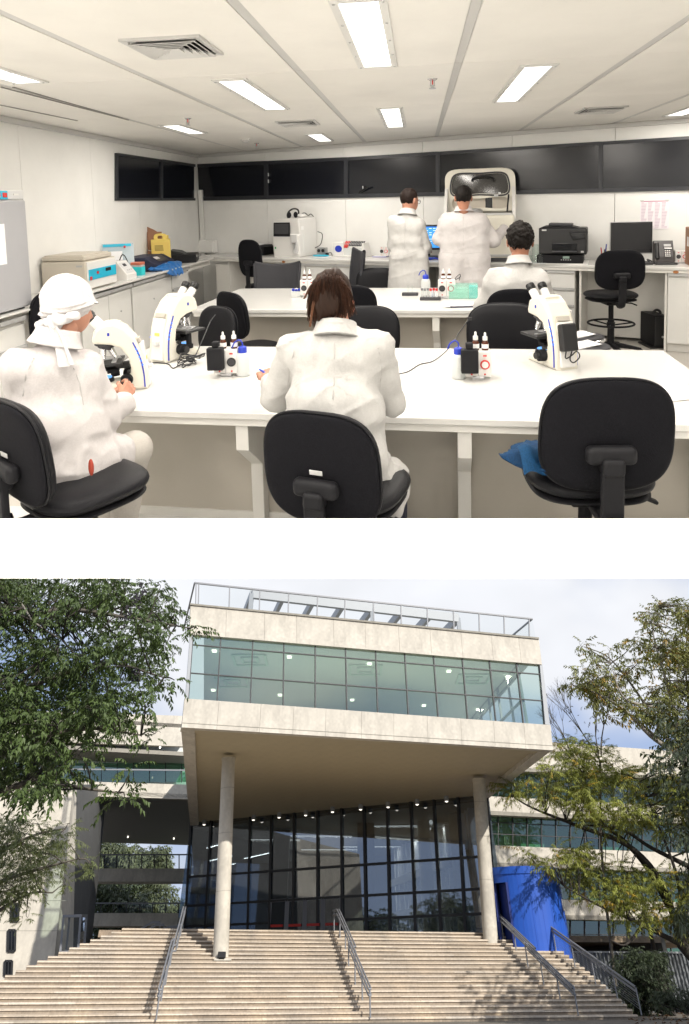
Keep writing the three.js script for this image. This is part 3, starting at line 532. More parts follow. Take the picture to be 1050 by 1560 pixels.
// grey conference chairs beyond the middle table
function confChair(label, u, v, d, yaw) {
  const p = pd(u, v, d), t = labThing('conference_chair', label, 'chair', [p.x, YF, p.z], yaw, 'grey conference chairs');
  const h = p.y - YF;
  const bk = sheet((a, b) => { const x = (a - 0.5) * 0.54, y = 0.48 + b * (h - 0.48), c = 0.35 * x * x; return [x * (0.92 + 0.1 * b), y + (b > 0.99 ? 0.55 * x * x : 0), 0.02 - c * 2 + 0.06 * b]; }, 16, 10);
  const bk2 = sheet((a, b) => { const x = (0.5 - a) * 0.54, y = 0.48 + b * (h - 0.48), c = 0.35 * x * x; return [x * (0.92 + 0.1 * b), y + (b > 0.99 ? 0.55 * x * x : 0), 0.055 - c * 2 + 0.06 * b]; }, 16, 10);
  part('backrest', [bk, bk2, tube(Array.from({ length: 9 }, (_, i) => { const x = (i / 8 - 0.5) * 0.55; return [x, h + 0.55 * x * x, 0.098 - 0.7 * x * x]; }), 0.02, 24, 8), ...[-1, 1].map((s) => tube([[s * 0.25, 0.48, 0.0], [s * 0.262, 0.48 + (h - 0.48) / 2, 0.0], [s * 0.275, h + 0.035, 0.045]], 0.02, 10, 8))], M.leatherGrey, t);
  part('seat', cushion(0.5, 0.48, 0.09, 4, 0, 0, 5).rotateX(-Math.PI / 2).translate(0, 0.46, -0.24), M.leatherGrey, t);
  for (const s of [-1, 1]) part('armrest', [tube([[s * 0.27, 0.46, -0.4], [s * 0.28, 0.66, -0.4], [s * 0.28, 0.68, -0.05], [s * 0.27, 0.66, 0.02]], 0.016, 16, 8)], M.plastic, t);
  part('gas_column', cyl(0.03, 0.03, 0.34, 0, 0.26, -0.2, 12), M.chrome, t);
  for (let k = 0; k < 5; k++) part('base_leg', ext([[0.03, 0.06], [0.03, 0.1], [0.28, 0.07], [0.28, 0.05]], 0.04, 0.006).rotateY(k * 1.257).translate(0, 0, -0.2), M.chrome, t);
}
confChair('wide grey conference chair with a flat top, left of the middle of the room', 421, 406, 7.55, 3.1);
confChair('narrow-looking grey conference chair seen from its side, behind the rounded chair', 541, 386, 8.0, 1.9);
{ // blue bag lying on the seat of the front right chair
  const c = pd(832, 688, 2.42), t = labThing('cloth_bag', 'dark blue cloth bag lying on the seat of the front right chair', 'bag', c, 0.1);
  const g = sheet((a, b) => { const A = a * Math.PI * 2, r = Math.sin(b * Math.PI); const n = fbm3(Math.cos(A) * 2 + 3, b * 3, Math.sin(A) * 2, 3) - 0.5; return [0.145 * Math.cos(A) * r * (1 + 0.7 * n) + 0.0, 0.035 * Math.cos(b * Math.PI) + 0.05 * n * r - 0.02, 0.13 * Math.sin(A) * r * (1 + 0.5 * n)]; }, 40, 18);
  part('body', g, soft(lin(0.008, 0.045, 0.12), 0.8, { map: T.speck }), t);
  part('flap', sheet((a, b) => [-0.12 + a * 0.16, 0.022 + 0.03 * Math.sin(b * 3) - 0.05 * b * b + 0.012 * Math.sin(a * 9), 0.02 + b * 0.13 - 0.04 * a], 14, 14), soft(lin(0.01, 0.06, 0.15), 0.8, { map: T.speck, side: THREE.DoubleSide }), t);
}
// ================================================================ equipment on the benches and tables
const onB = (u, v) => pl(u, v, YB), onT = (u, v) => pl(u, v, YT);
const YAW = -WA;
function text(x, s, px, X, Y, c = '#222', f = 'sans-serif', a = 'left') { x.fillStyle = c; x.font = px + 'px ' + f; x.textAlign = a; x.fillText(s, X, Y); }
// ---- along the left bench
{
  const far = -4.86, w = 0.48, h = 0.93, D = 0.62, t = labThing('incubator_cabinet', 'tall grey laboratory cabinet at the left edge with a turquoise switch panel', 'cabinet', [-3.30, YB, far + D / 2]);
  part('body', box(w, h - 0.1, D, 0, 0.025 + (h - 0.1) / 2, 0, 0.012), mat(lin(0.42, 0.42, 0.44), 0.4, { map: T.paint }), t);
  part('head', box(w - 0.01, 0.07, D - 0.015, 0, h - 0.035, 0, 0.008), M.greyWhite, t);
  const F = w / 2, pn = part('switch_panel', box(0.006, 0.062, 0.3, F - 0.002, h - 0.037, 0.06, 0.002), M.turq, t);
  for (const z of [-0.05, 0.03]) part('switch', box(0.014, 0.034, 0.045, F + 0.003, h - 0.037, z, 0.004), M.red, pn);
  part('maker_plate', box(0.003, 0.014, 0.06, F - 0.004, h - 0.032, -0.2), M.offwhite, t);
  part('notice', box(0.002, 0.30, 0.3, F + 0.002, 0.53, 0.13), M.paper, t);
  for (const s of [-1, 1]) part('foot', box(0.4, 0.025, 0.06, 0, 0.0125, s * 0.24, 0.006), M.black, t);
}
{ const p = onB(48, 436), t = labThing('gas_valve', 'small grey metal valve block on the left bench beside the grey cabinet', 'valve', p); part('body', [box(0.07, 0.07, 0.05, 0, 0.05, 0, 0.01), box(0.1, 0.015, 0.08, 0, 0.0075, 0, 0.004)], M.steel, t); part('nozzle', rod([0.03, 0.06, 0], [0.075, 0.06, 0], 0.018, 12), M.black, t); part('hose', tube([[0.05, 0.07, 0], [0.065, 0.12, 0], [0.08, 0.14, 0]], 0.007), mat(lin(0.5, 0.2, 0.06), 0.5), t); }
{
  const a = onB(126, 440), t = labThing('centrifuge', 'wide beige centrifuge with a bright blue control panel on the left bench', 'centrifuge', [-3.3, YB, -6.07]);
  const w = 0.44, D = 0.62, h = 0.27;
  part('body', box(w, h, D, 0, h / 2 + 0.012, 0, 0.015), M.beige, t);
  part('lid', [box(w - 0.02, 0.045, D - 0.06, -0.015, h + 0.038, 0, 0.012), box(w - 0.06, 0.012, D - 0.1, -0.02, h + 0.064, 0, 0.005)], M.beige, t);
  const f = part('front_panel', box(0.012, h - 0.02, D - 0.04, w / 2 + 0.003, h / 2 + 0.014, 0, 0.004), M.offwhite, t);
  const cp = part('control_panel', box(0.008, 0.1, D - 0.07, w / 2 + 0.012, h * 0.56, 0, 0.002), M.turq, f);
  part('display', box(0.008, 0.03, 0.1, w / 2 + 0.017, h * 0.64, -0.1), M.blackGloss, f); part('power_switch', box(0.012, 0.034, 0.034, w / 2 + 0.017, h * 0.44, D / 2 - 0.06, 0.003), M.red, f); part('dial', cyl(0.014, 0.014, 0.016, w / 2 + 0.018, h * 0.6, 0.12, 14, 0, Math.PI / 2), M.red, f);
  part('maker_plate', box(0.06, 0.018, 0.003, w / 2 - 0.06, h - 0.03, D / 2 + 0.001), M.greyTrim, t);
}
{
  const a = onB(175, 427), t = labThing('bench_instrument', 'small white instrument with a sloping display face beside the centrifuge', 'instrument', [-3.2, YB, -6.72]);
  part('body', ext([[-0.14, 0], [0.13, 0], [0.13, 0.06], [0.02, 0.2], [-0.14, 0.2]], 0.24, 0.008), M.offwhite, t);
  part('face', box(0.14, 0.004, 0.2, 0.078, 0.132, 0, 0.001, 0, 0, -0.905), M.greyWhite, t);
  part('display', box(0.035, 0.006, 0.07, 0.058, 0.16, 0.02, 0.001, 0, 0, -0.905), M.dark, t);
  for (let i = 0; i < 3; i++) part('button', box(0.016, 0.008, 0.02, 0.1, 0.107, -0.05 + i * 0.045, 0.003, 0, 0, -0.905), M.greyTrim, t);
  part('cable', tube([[-0.05, 0.2, -0.1], [-0.02, 0.26, -0.12], [0.02, 0.2, -0.13], [0.05, 0.02, -0.16]], 0.006), M.black, t);
}
{ const a = onB(170, 415), t = labThing('leaflet_stand', 'clear leaflet stand and white papers behind the small instrument', 'leaflet stand', [-3.40, YB, -7.05]);
  part('back_board', box(0.34, 0.36, 0.008, 0.03, 0.19, 0, 0.003, 0.5, -0.12), new THREE.MeshPhysicalMaterial({ color: lin(0.7, 0.8, 0.85), roughness: 0.2, transmission: 0.5, thickness: 0 }), t);
  part('leaflet', box(0.24, 0.27, 0.004, -0.02, 0.15, 0.07, 0.001, 0.45, -0.12), printMat(128, 160, (x, w, h) => { x.fillStyle = '#e8e8ea'; x.fillRect(0, 0, w, h); x.fillStyle = '#8aa'; x.fillRect(8, 8, w - 16, 12); x.fillStyle = '#999'; for (let i = 0; i < 9; i++) x.fillRect(10, 34 + i * 12, 70 + (i * 37 % 40), 3); }), t);
  part('header_strip', box(0.3, 0.03, 0.004, 0.03, 0.35, 0.016, 0.001, 0.5, -0.12), M.turq, t); part('dot', ball(0.014, 0.1, 0.33, -0.02), M.red, t); part('foot', box(0.3, 0.01, 0.14, 0.02, 0.005, 0.03, 0.003, 0.5), M.clear, t); }
{ const a = onB(225, 404), t = labThing('instrument_case', 'dark navy angular plastic case on the left bench', 'case', [-3.3, YB, -7.75]);
  part('body', ext([[-0.2, 0], [0.2, 0], [0.2, 0.09], [0.06, 0.17], [-0.2, 0.17]], 0.6, 0.012), M.navy, t); part('panel', box(0.12, 0.004, 0.3, 0.135, 0.137, 0, 0.001, 0, 0, -0.52), M.dark, t); part('label', box(0.05, 0.005, 0.12, 0.12, 0.148, 0.08, 0.001, 0, 0, -0.52), M.coatPink, t); }
{ const a = onB(204, 405), t = labThing('pipette_tip_box', 'turquoise tip box with a pinkish lid, next to the blue plastic bag', 'box', [-3.17, YB, -7.1]); part('base', box(0.13, 0.1, 0.1, 0, 0.05, 0, 0.006), mat(lin(0.02, 0.5, 0.55), 0.4), t); part('tray', box(0.125, 0.02, 0.095, 0, 0.11, 0, 0.004), M.coatPink, t); part('lid', box(0.13, 0.03, 0.1, 0, 0.137, 0, 0.006), mat(lin(0.55, 0.16, 0.1), 0.4), t); }
{ const a = onB(222, 410), t = labThing('plastic_bag', 'crumpled blue plastic bag hanging over the edge of the left bench', 'bag', [-3.12, YB, a.z]);
  const g = sheet((u, v) => { const A = u * Math.PI * 2, r = Math.sin(v * Math.PI), n = fbm3(Math.cos(A) * 2 + 5, v * 4, Math.sin(A) * 2 + 2, 4) - 0.5, c = Math.abs(noise3(u * 18, v * 9, 3) - 0.5); let x = 0.13 * Math.cos(A) * r * (1 + n), z = 0.42 * Math.sin(A) * r * (1 + 0.5 * n), y = 0.03 + 0.045 * Math.cos(v * Math.PI) + 0.06 * n * r + 0.03 * c; if (x > 0.07) y -= (x - 0.07) * 1.6; return [x, Math.max(y, x > 0.07 ? -0.2 : 0.002), z]; }, 60, 26);
  part('film', g, M.bluebag, t);
  part('fold', sheet((u, v) => [0.03 + v * 0.12, 0.055 - v * v * 0.13 + 0.02 * Math.sin(u * 14 + v * 3), -0.2 + u * 0.26 + 0.02 * Math.sin(v * 6)], 20, 12), M.bluebag, t); }
{ const a = onB(244, 392), t = labThing('printer', 'low black printer in the left corner of the bench', 'printer', [-3.25, YB, -8.75], 0.25);
  part('body', box(0.4, 0.11, 0.5, 0, 0.055, 0, 0.012), M.plastic, t); part('tray', ext([[-0.15, 0.11], [0.05, 0.11], [-0.02, 0.15], [-0.15, 0.17]], 0.34, 0.006), M.black, t); part('panel', box(0.01, 0.05, 0.3, 0.2, 0.06, 0), M.dark, t); part('label', box(0.004, 0.03, 0.07, 0.204, 0.085, 0.15), M.offwhite, t); }
{ const a = pleft(232, 382, 0.12), t = labThing('sharps_box', 'yellow cardboard sharps disposal box with a carrying handle', 'sharps box', [-3.38, YB + 0.06, -8.32], 0.35);
  const pm = printMat(128, 128, (x, w, h) => { x.fillStyle = '#dcbf63'; x.fillRect(0, 0, w, h); x.fillStyle = '#3c3418'; for (let i = 0; i < 5; i++) x.fillRect(20, 24 + i * 8, 60 + (i * 31 % 30), 3); x.beginPath(); x.arc(64, 96, 16, 0, 7); x.stroke(); x.beginPath(); x.arc(64, 96, 6, 0, 7); x.fill(); });
  part('body', box(0.24, 0.28, 0.24, 0, 0.14, 0, 0.004), M.yellow, t); const pg = new THREE.BoxGeometry(0.22, 0.24, 0.002).translate(0, 0.13, 0.122); pg.userData.keepUV = true; part('print', pg, pm, t);
  part('handle', ext(spline([[-0.08, 0.28], [-0.07, 0.345], [0.07, 0.345], [0.08, 0.28]], 24), 0.012, 0, [spline([[-0.035, 0.295], [-0.03, 0.325], [0.03, 0.325], [0.035, 0.295]], 16)]).translate(0, 0, 0.06), M.yellow, t); part('flap', box(0.2, 0.004, 0.1, 0, 0.3, -0.06, 0, 0, 0.5), M.yellow, t); part('shelf', box(0.26, 0.055, 0.26, 0, -0.03, 0, 0.006), M.dark, t); }
{ const t = labThing('cardboard_sheet', 'brown folded cardboard leaning on the left wall behind the yellow box', 'cardboard', [-3.47, YB, -8.3], 0.2); part('sheet', ext([[-0.11, 0], [0.1, 0], [0.12, 0.40], [0.03, 0.47], [-0.06, 0.52], [-0.13, 0.46]], 0.02, 0.003).rotateX(-0.06).rotateZ(0.06), M.cardboard, t); part('fold', box(0.19, 0.44, 0.012, 0.02, 0.22, 0.03, 0.002, 0, -0.05), M.cardboard, t); part('string', tube([[-0.12, 0.22, 0.05], [0, 0.19, 0.06], [0.12, 0.2, 0.05]], 0.004), M.offwhite, t); }
// ---- along the back bench (positions from where each stands)
const bAt = (u, v, back = 0.2) => { const p = pl(u, v, YB), gap = (p.z - zWall(p.x)) * Math.cos(WA); if (gap < back) { const k = (back - gap) / Math.cos(WA) / (WK * p.x - p.z) ; p.x *= 1 - k; p.z *= 1 - k; } return p; };
const mAt = (p) => -p.z / 1000; // metres per picture unit there
{ const p = bAt(388, 384, 0.3), t = labThing('printer', 'small black printer on the back bench, left of the white analyser', 'printer', p, YAW), s = mAt(p);
  part('body', box(0.44, 0.13, 0.36, 0, 0.065, -0.1, 0.015), M.plastic, t); part('lid', box(0.36, 0.02, 0.3, -0.02, 0.138, -0.1, 0.006), M.dark, t); part('paper', box(0.22, 0.004, 0.2, -0.03, 0.152, -0.1, 0, 0, 0.08), M.paper, t); part('paper_slot', box(0.28, 0.04, 0.01, -0.02, 0.05, 0.08), M.blackGloss, t); part('tray', box(0.26, 0.008, 0.1, -0.02, 0.025, 0.11, 0.002), M.dark, t); }
{ const p = bAt(443, 387, 0.4), t = labThing('blood_analyser', 'white boxy blood analyser with a tilted dark screen on the back bench', 'analyser', p, YAW);
  const w = 0.46, h = 0.55, D = 0.48;
  part('body', ext([[0.1, 0], [0.12, 0.3], [0.09, 0.33], [0.12, h], [-0.36, h], [-0.36, 0]], w, 0.018).rotateY(-Math.PI / 2), M.offwhite, t);
  part('screen_bezel', box(0.28, 0.2, 0.02, -0.06, 0.395, 0.115, 0.008, 0, -0.09), M.blackMatt, t); part('screen', box(0.24, 0.145, 0.004, -0.06, 0.405, 0.127, 0.001, 0, -0.09), M.dark, t); part('screen_rim', box(0.27, 0.022, 0.006, -0.06, 0.305, 0.122, 0.002, 0, -0.09), M.blue, t);
  part('sample_bay', ext([[0.09, 0.32], [0.2, 0.32], [0.2, 0.05], [0.13, 0.05], [0.13, 0.14], [0.11, 0.2]], 0.03, 0.004).translate(0, 0, 0.118), M.greyWhite, t); part('probe', [rod([0.16, 0.2, 0.14], [0.16, 0.12, 0.14], 0.006), box(0.06, 0.03, 0.05, 0.16, 0.2, 0.13, 0.006)], M.steel, t);
  part('start_button', box(0.025, 0.02, 0.006, 0.16, 0.12, 0.124, 0.002), M.blueBright, t); part('status_light', box(0.02, 0.03, 0.004, -0.18, 0.13, 0.118), M.green, t); part('side_door', box(0.006, 0.3, 0.3, w / 2 + 0.002, 0.2, -0.14, 0.002), M.offwhite, t); part('label', box(0.003, 0.05, 0.07, w / 2 + 0.002, 0.41, 0.03), M.paper, t); part('reagent_tube', tube([[w / 2, 0.1, -0.3], [w / 2 + 0.1, 0.16, -0.3], [w / 2 + 0.12, 0.3, -0.32], [w / 2 + 0.03, 0.34, -0.34]], 0.006), M.black, t); }
{ const b = bAt(452, 387, 0.4), q = V(b.x, YB + 0.55, b.z - 0.15), t = labThing('headset', 'black and white headset with cables lying on top of the white analyser', 'headset', q, 0.3); part('band', torus(0.09, 0.012, -0.06, 0.06, 0, 0.6, 0.4, 24, 4), M.black, t); part('ear_cup', [ball(0.045, -0.12, 0.045, 0.03, 0.7, 1, 1), ball(0.045, -0.02, 0.045, -0.02, 0.7, 1, 1)], M.blackMatt, t); part('cloth', ball(0.07, 0.07, 0.03, 0, 1, 0.5, 0.8), M.offwhite, t); part('cable', tube([[0, 0.02, 0], [0.1, 0.07, 0.02], [0.16, 0.03, 0], [0.2, 0.05, 0], [0.24, 0.01, 0]], 0.006), M.black, t); }
function dialBox(p, yaw, label, { s = 1, bottles = 0, adaptor = false, caps = 2, red = 1, side = 1 } = {}) { // small white stand with two dials, its dropper bottles standing on top
  const t = labThing('dial_box', label, 'instrument', p, yaw, 'small white boxes with round dials');
  const K = (g) => g.scale(s, s, s);
  part('body', K(box(0.13, 0.13, 0.075, 0, 0.082, 0, 0.006)), M.offwhite, t); part('seam', K(box(0.004, 0.12, 0.002, 0, 0.082, 0.038)), M.greyTrim, t); part('foot', K(box(0.06, 0.02, 0.06, 0, 0.01, 0.012, 0.006)), M.steel, t);
  for (const x of [-0.033, 0.033]) { const d = part('dial', K(cyl(0.024, 0.024, 0.01, x, 0.08, 0.04, 20, Math.PI / 2)), x * red > 0 ? M.red : M.black, t); part('dial_face', K(cyl(0.017, 0.017, 0.012, x, 0.08, 0.0405, 18, Math.PI / 2)), x * red > 0 ? M.offwhite : M.dark, d); part('mark', K(box(0.018, 0.008, 0.002, x, 0.125, 0.0382)), M.red, t); for (const e of [-0.02]) part('screw', K(cyl(0.005, 0.005, 0.004, x, 0.03, 0.038, 8, Math.PI / 2)), M.red, t); }
  if (adaptor) part('power_adaptor', [K(box(0.085, 0.12, 0.05, -0.045 * side, 0.105, 0.064, 0.006)), K(box(0.035, 0.03, 0.04, -0.045 * side, 0.18, 0.05, 0.005))], M.blackMatt, t);
  return t;
}
function dropper(p, label, s = 1, cap = M.offwhite) { const t = labThing('dropper_bottle', label, 'bottle', p, 0, 'brown dropper bottles'); part('glass', lathe([[0.001, 0], [0.016, 0], [0.0175, 0.004], [0.0175, 0.038], [0.008, 0.05], [0.008, 0.056]].map(([a, b]) => [a * s, b * s]), 0, 0, 0, 16), M.amber, t); part('label', lathe([[0.0178, 0.01], [0.0178, 0.032]].map(([a, b]) => [a * s, b * s]), 0, 0, 0, 16), M.paper, t); part('cap', lathe([[0.0125, 0.05], [0.0125, 0.068], [0.006, 0.072], [0.0055, 0.086], [0.003, 0.09], [0.0005, 0.09]].map(([a, b]) => [a * s, b * s]), 0, 0, 0, 14), cap, t); return t; }
function washBottle(p, label, s, yaw) { const t = labThing('wash_bottle', label, 'bottle', p, yaw, 'plastic wash bottles with blue caps'); const k = (a) => a.map(([r, y]) => [r * s, y * s]); part('bottle', lathe(k([[0.001, 0], [0.036, 0], [0.04, 0.006], [0.04, 0.12], [0.034, 0.135], [0.022, 0.142], [0.022, 0.148]])), M.milky, t); part('liquid', lathe(k([[0.001, 0.003], [0.037, 0.003], [0.037, 0.055], [0.001, 0.055]])), new THREE.MeshPhysicalMaterial({ color: lin(0.86, 0.88, 0.88), roughness: 0.2, transmission: 0.6, thickness: 0 }), t); part('cap', lathe(k([[0.026, 0.138], [0.026, 0.168], [0.02, 0.176], [0.008, 0.18], [0.001, 0.18]])), M.blue, t); part('spout', tube([[0, 0.17 * s, 0], [0, 0.2 * s, 0], [-0.018 * s, 0.215 * s, 0], [-0.045 * s, 0.2 * s, 0], [-0.06 * s, 0.17 * s, 0]], 0.0045 * s, 20), M.blue, t); return t; }
{ const p = bAt(491, 385), t = labThing('socket_box', 'grey double socket box on the back bench right of the white analyser', 'socket', p, YAW); part('case', box(0.15, 0.12, 0.07, 0, 0.06, 0, 0.008), M.steel, t); for (const x of [-0.034, 0.034]) part('socket', cyl(0.024, 0.024, 0.01, x, 0.075, 0.036, 16, Math.PI / 2), M.black, t); part('plug', box(0.035, 0.035, 0.05, 0.1, 0.03, 0.03, 0.006), M.black, t); part('cable', tube([[0.1, 0.03, 0.05], [0.16, 0.05, 0.03], [0.2, 0.01, 0.06]], 0.005), M.black, t); }
{ const p = bAt(489, 391), t = labThing('glove_pack', 'flat turquoise bundle lying on the edge of the back bench', 'gloves', p, YAW); part('bundle', sheet((a, b) => { const A = a * 6.283, r = Math.sin(b * Math.PI); return [0.13 * r * Math.cos(A), 0.012 + 0.014 * Math.cos(b * Math.PI) + 0.008 * noise3(a * 12, b * 6, 1) * r, 0.07 * r * Math.sin(A)]; }, 28, 10), M.turq, t); part('sheet', box(0.22, 0.004, 0.12, 0.04, 0.002, 0.02), M.paper, t); }
{ const p = bAt(536, 386), t = labThing('tube_mixer', 'white blood tube mixer with a blue oval badge and a row of tubes', 'mixer', p, YAW);
  part('base', box(0.5, 0.02, 0.2, 0.02, 0.01, 0, 0.006), M.offwhite, t); part('motor_box', box(0.17, 0.2, 0.18, -0.17, 0.1, 0, 0.01), M.offwhite, t); const e = new THREE.CylinderGeometry(0.05, 0.05, 0.006, 24).rotateX(Math.PI / 2).scale(1.1, 0.95, 1).translate(-0.16, 0.11, 0.092); part('badge', e, M.blue, t);
  part('end_plate', ext([[0.2, 0.02], [0.27, 0.02], [0.23, 0.19], [0.2, 0.19]], 0.16, 0.006), M.offwhite, t); part('cover', box(0.29, 0.1, 0.006, 0.06, 0.07, 0.07), M.milky, t);
  part('tube_bar', rod([-0.1, 0.165, 0.02], [0.22, 0.165, 0.02], 0.018, 12), M.greyTrim, t);
  for (let i = 0; i < 12; i++) part('sample_tube', rod([-0.09 + i * 0.026, 0.15, 0.05], [-0.082 + i * 0.026, 0.21, -0.01], 0.009, 8), i < 3 ? M.red : M.dark, t); for (let i = 0; i < 3; i++) part('tube_cap', rod([-0.095 + i * 0.026, 0.12, 0.07], [-0.09 + i * 0.026, 0.15, 0.05], 0.011, 8), M.red, t); }
dialBox(bAt(587, 387).add(V(0, 0, 0)), YAW, 'small box with red and black dials on the back bench, left of the standing men', { s: 1.0 });
{ const p = bAt(580, 391), t = labThing('booklet', 'thin purple booklet at the edge of the back bench', 'booklet', p, YAW + 0.1); part('cover', box(0.2, 0.008, 0.14, 0, 0.006, 0, 0.002), mat(lin(0.2, 0.18, 0.5), 0.5), t); part('pages', box(0.19, 0.005, 0.13, 0, 0.0115, 0), M.paper, t); }
{ const p = bAt(655, 384, 0.4), t = labThing('computer_monitor', 'black computer monitor with a lit blue screen behind the standing men', 'monitor', [p.x + 0.02, YB, p.z - 0.2], -0.15);
  part('casing', box(0.42, 0.33, 0.04, -0.05, 0.27, 0, 0.008), M.black, t);
  const scr = printMat(256, 200, (x, w, h) => { x.fillStyle = '#3f8fd8'; x.fillRect(0, 0, w, h); x.fillStyle = '#cfe4f5'; for (let i = 0; i < 7; i++) for (let j = 0; j < 9; j++) if ((i * 7 + j * 5) % 3) x.fillRect(14 + i * 34, 16 + j * 20, 22, 6); x.fillStyle = '#2a5fb0'; x.fillRect(0, 0, w, 10); });
  scr.emissive = new THREE.Color(1, 1, 1); scr.emissiveMap = scr.map; scr.emissiveIntensity = 0.9; scr.roughness = 0.25;
  const g = new THREE.BoxGeometry(0.38, 0.28, 0.004).translate(-0.05, 0.275, 0.021); g.userData.keepUV = true; part('screen', g, scr, t); part('stand', [box(0.07, 0.12, 0.03, -0.05, 0.07, -0.01, 0.006), box(0.22, 0.015, 0.16, -0.05, 0.0075, 0, 0.006)], M.black, t);
  const l = new THREE.RectAreaLight(0x5aa0e8, 0.9, 0.38, 0.28); l.position.set(-0.05, 0.275, 0.03); l.rotation.y = Math.PI; t.add(l); }
{ const p = bAt(655, 392), t = labThing('keyboard', 'black keyboard below the lit blue monitor', 'keyboard', p, YAW); part('case', box(0.34, 0.02, 0.14, 0.04, 0.01, -0.02, 0.006), M.black, t); for (let i = 0; i < 4; i++) part('key_row', box(0.32, 0.008, 0.022, 0.04, 0.022, -0.07 + i * 0.03, 0.002), M.dark, t); part('mouse_cable', tube([[-0.12, 0.01, 0], [-0.16, 0.06, -0.05], [-0.1, 0.08, -0.1]], 0.006), M.black, t); }
{ const p = bAt(655, 396), t = labThing('blue_glove', 'crumpled blue glove at the edge of the bench near the keyboard', 'glove', p, 0.3); part('palm', ball(0.05, 0, 0.015, 0, 1.1, 0.35, 0.7), M.blue, t); for (let i = 0; i < 4; i++) part('finger', tube([[0.03, 0.014, -0.02 + i * 0.014], [0.07, 0.02, -0.03 + i * 0.02], [0.1, 0.008, -0.03 + i * 0.022]], 0.009, 8), M.blue, t); }
{ // the big chemistry analyser with its raised hood
  const p = bAt(733, 394, 0.55), t = labThing('chemistry_analyser', 'large beige chemistry analyser with its windowed hood raised', 'analyser', [p.x, YB, p.z - 0.15], -0.12);
  const w = 0.82;
  part('lower_body', box(w, 0.52, 0.5, 0, 0.3, -0.05, 0.03), M.cream, t); part('base', box(w - 0.04, 0.06, 0.48, 0, 0.03, -0.05, 0.006), M.dark, t); part('base_trim', box(w, 0.03, 0.02, 0, 0.075, 0.195, 0.004), M.greyTrim, t);
  part('work_deck', box(w - 0.06, 0.02, 0.44, 0, 0.57, -0.04, 0.004), M.greyWhite, t);
  part('rear_panel', box(w - 0.1, 0.3, 0.04, 0, 0.72, -0.24, 0.01), M.beige, t); part('arm_window', box(0.085, 0.17, 0.01, 0.11, 0.7, -0.214, 0.002), M.blackGloss, t); part('arm_track', [box(0.5, 0.02, 0.02, 0.05, 0.82, -0.21, 0.004), box(0.03, 0.05, 0.05, 0.24, 0.81, -0.2, 0.006)], M.steel, t);
  for (const s of [-1, 1]) part('side_cheek', ext([[-0.28, 0.5], [0.12, 0.5], [0.05, 0.68], [-0.16, 0.9], [-0.28, 0.9]], 0.04, 0.008).rotateY(-Math.PI / 2).translate(s * (w / 2 - 0.0), 0, 0), M.offwhite, t);
  const O = spline([[-0.43, 0.62], [-0.43, 0.88], [-0.42, 1.06], [-0.36, 1.12], [0, 1.135], [0.36, 1.12], [0.42, 1.06], [0.435, 0.88], [0.43, 0.62], [0.39, 0.6], [0, 0.6], [-0.39, 0.6]], 64), I = spline([[-0.34, 0.82], [-0.345, 1.0], [-0.3, 1.065], [0, 1.075], [0.3, 1.065], [0.345, 1.0], [0.34, 0.82], [0, 0.81]], 48);
  const hood = part('hood', ext(O, 0.06, 0.014, [I, spline([[-0.34, 0.64], [-0.34, 0.77], [0, 0.775], [0.34, 0.77], [0.34, 0.64], [0, 0.635]], 32)]).rotateX(-0.04).translate(0, 0, -0.16), M.cream, t);
  part('hood_window', ext(I.map(([x, y]) => [x * 1.02, (y - 0.94) * 1.03 + 0.94]), 0.012).rotateX(-0.04).translate(0, 0, -0.17), new THREE.MeshPhysicalMaterial({ color: lin(0.12, 0.11, 0.1), roughness: 0.08, transmission: 0.75, thickness: 0 }), hood);
  part('window_seal', new THREE.TubeGeometry(new THREE.CatmullRomCurve3(I.map(([x, y]) => V(x, y, 0)), true), 80, 0.012, 6, true).rotateX(-0.04).translate(0, 0, -0.13), M.dark, hood);
  part('gas_strut', rod([0.33, 0.6, 0.02], [0.35, 0.8, -0.14], 0.01), M.black, t); part('latch', box(0.05, 0.03, 0.03, 0.2, 0.79, -0.12, 0.006), M.greyWhite, t);
  part('carousel', [cyl(0.14, 0.14, 0.05, -0.1, 0.6, -0.02, 28), torus(0.11, 0.012, -0.1, 0.63, -0.02, Math.PI / 2)], M.steel, t);
  part('duct', torus(0.13, 0.016, 0.04, 0.99, -0.2, 1.2, 0, 24), M.black, t); }
{ const q = bAt(812, 401), t = labThing('beaker_tray', 'clear glass jars and cylinders standing together left of the large printer', 'glassware', q, YAW); for (const [x, z, r, h] of [[-0.07, 0, 0.045, 0.2], [0.03, -0.02, 0.05, 0.22], [0.1, 0.05, 0.035, 0.12], [-0.02, 0.07, 0.03, 0.1]]) part('jar', lathe([[0.001, 0.003], [r, 0.003], [r, h], [r - 0.003, h], [r - 0.003, 0.006], [0.001, 0.006]], x, 0, z, 18), M.clear, t); part('pipette', [rod([-0.06, 0.01, 0.02], [-0.01, 0.26, 0], 0.007), rod([-0.08, 0.01, 0], [-0.05, 0.25, 0.01], 0.007)], M.offwhite, t); part('tray', box(0.3, 0.012, 0.22, 0.02, 0.006, 0, 0.004), M.milky, t); }
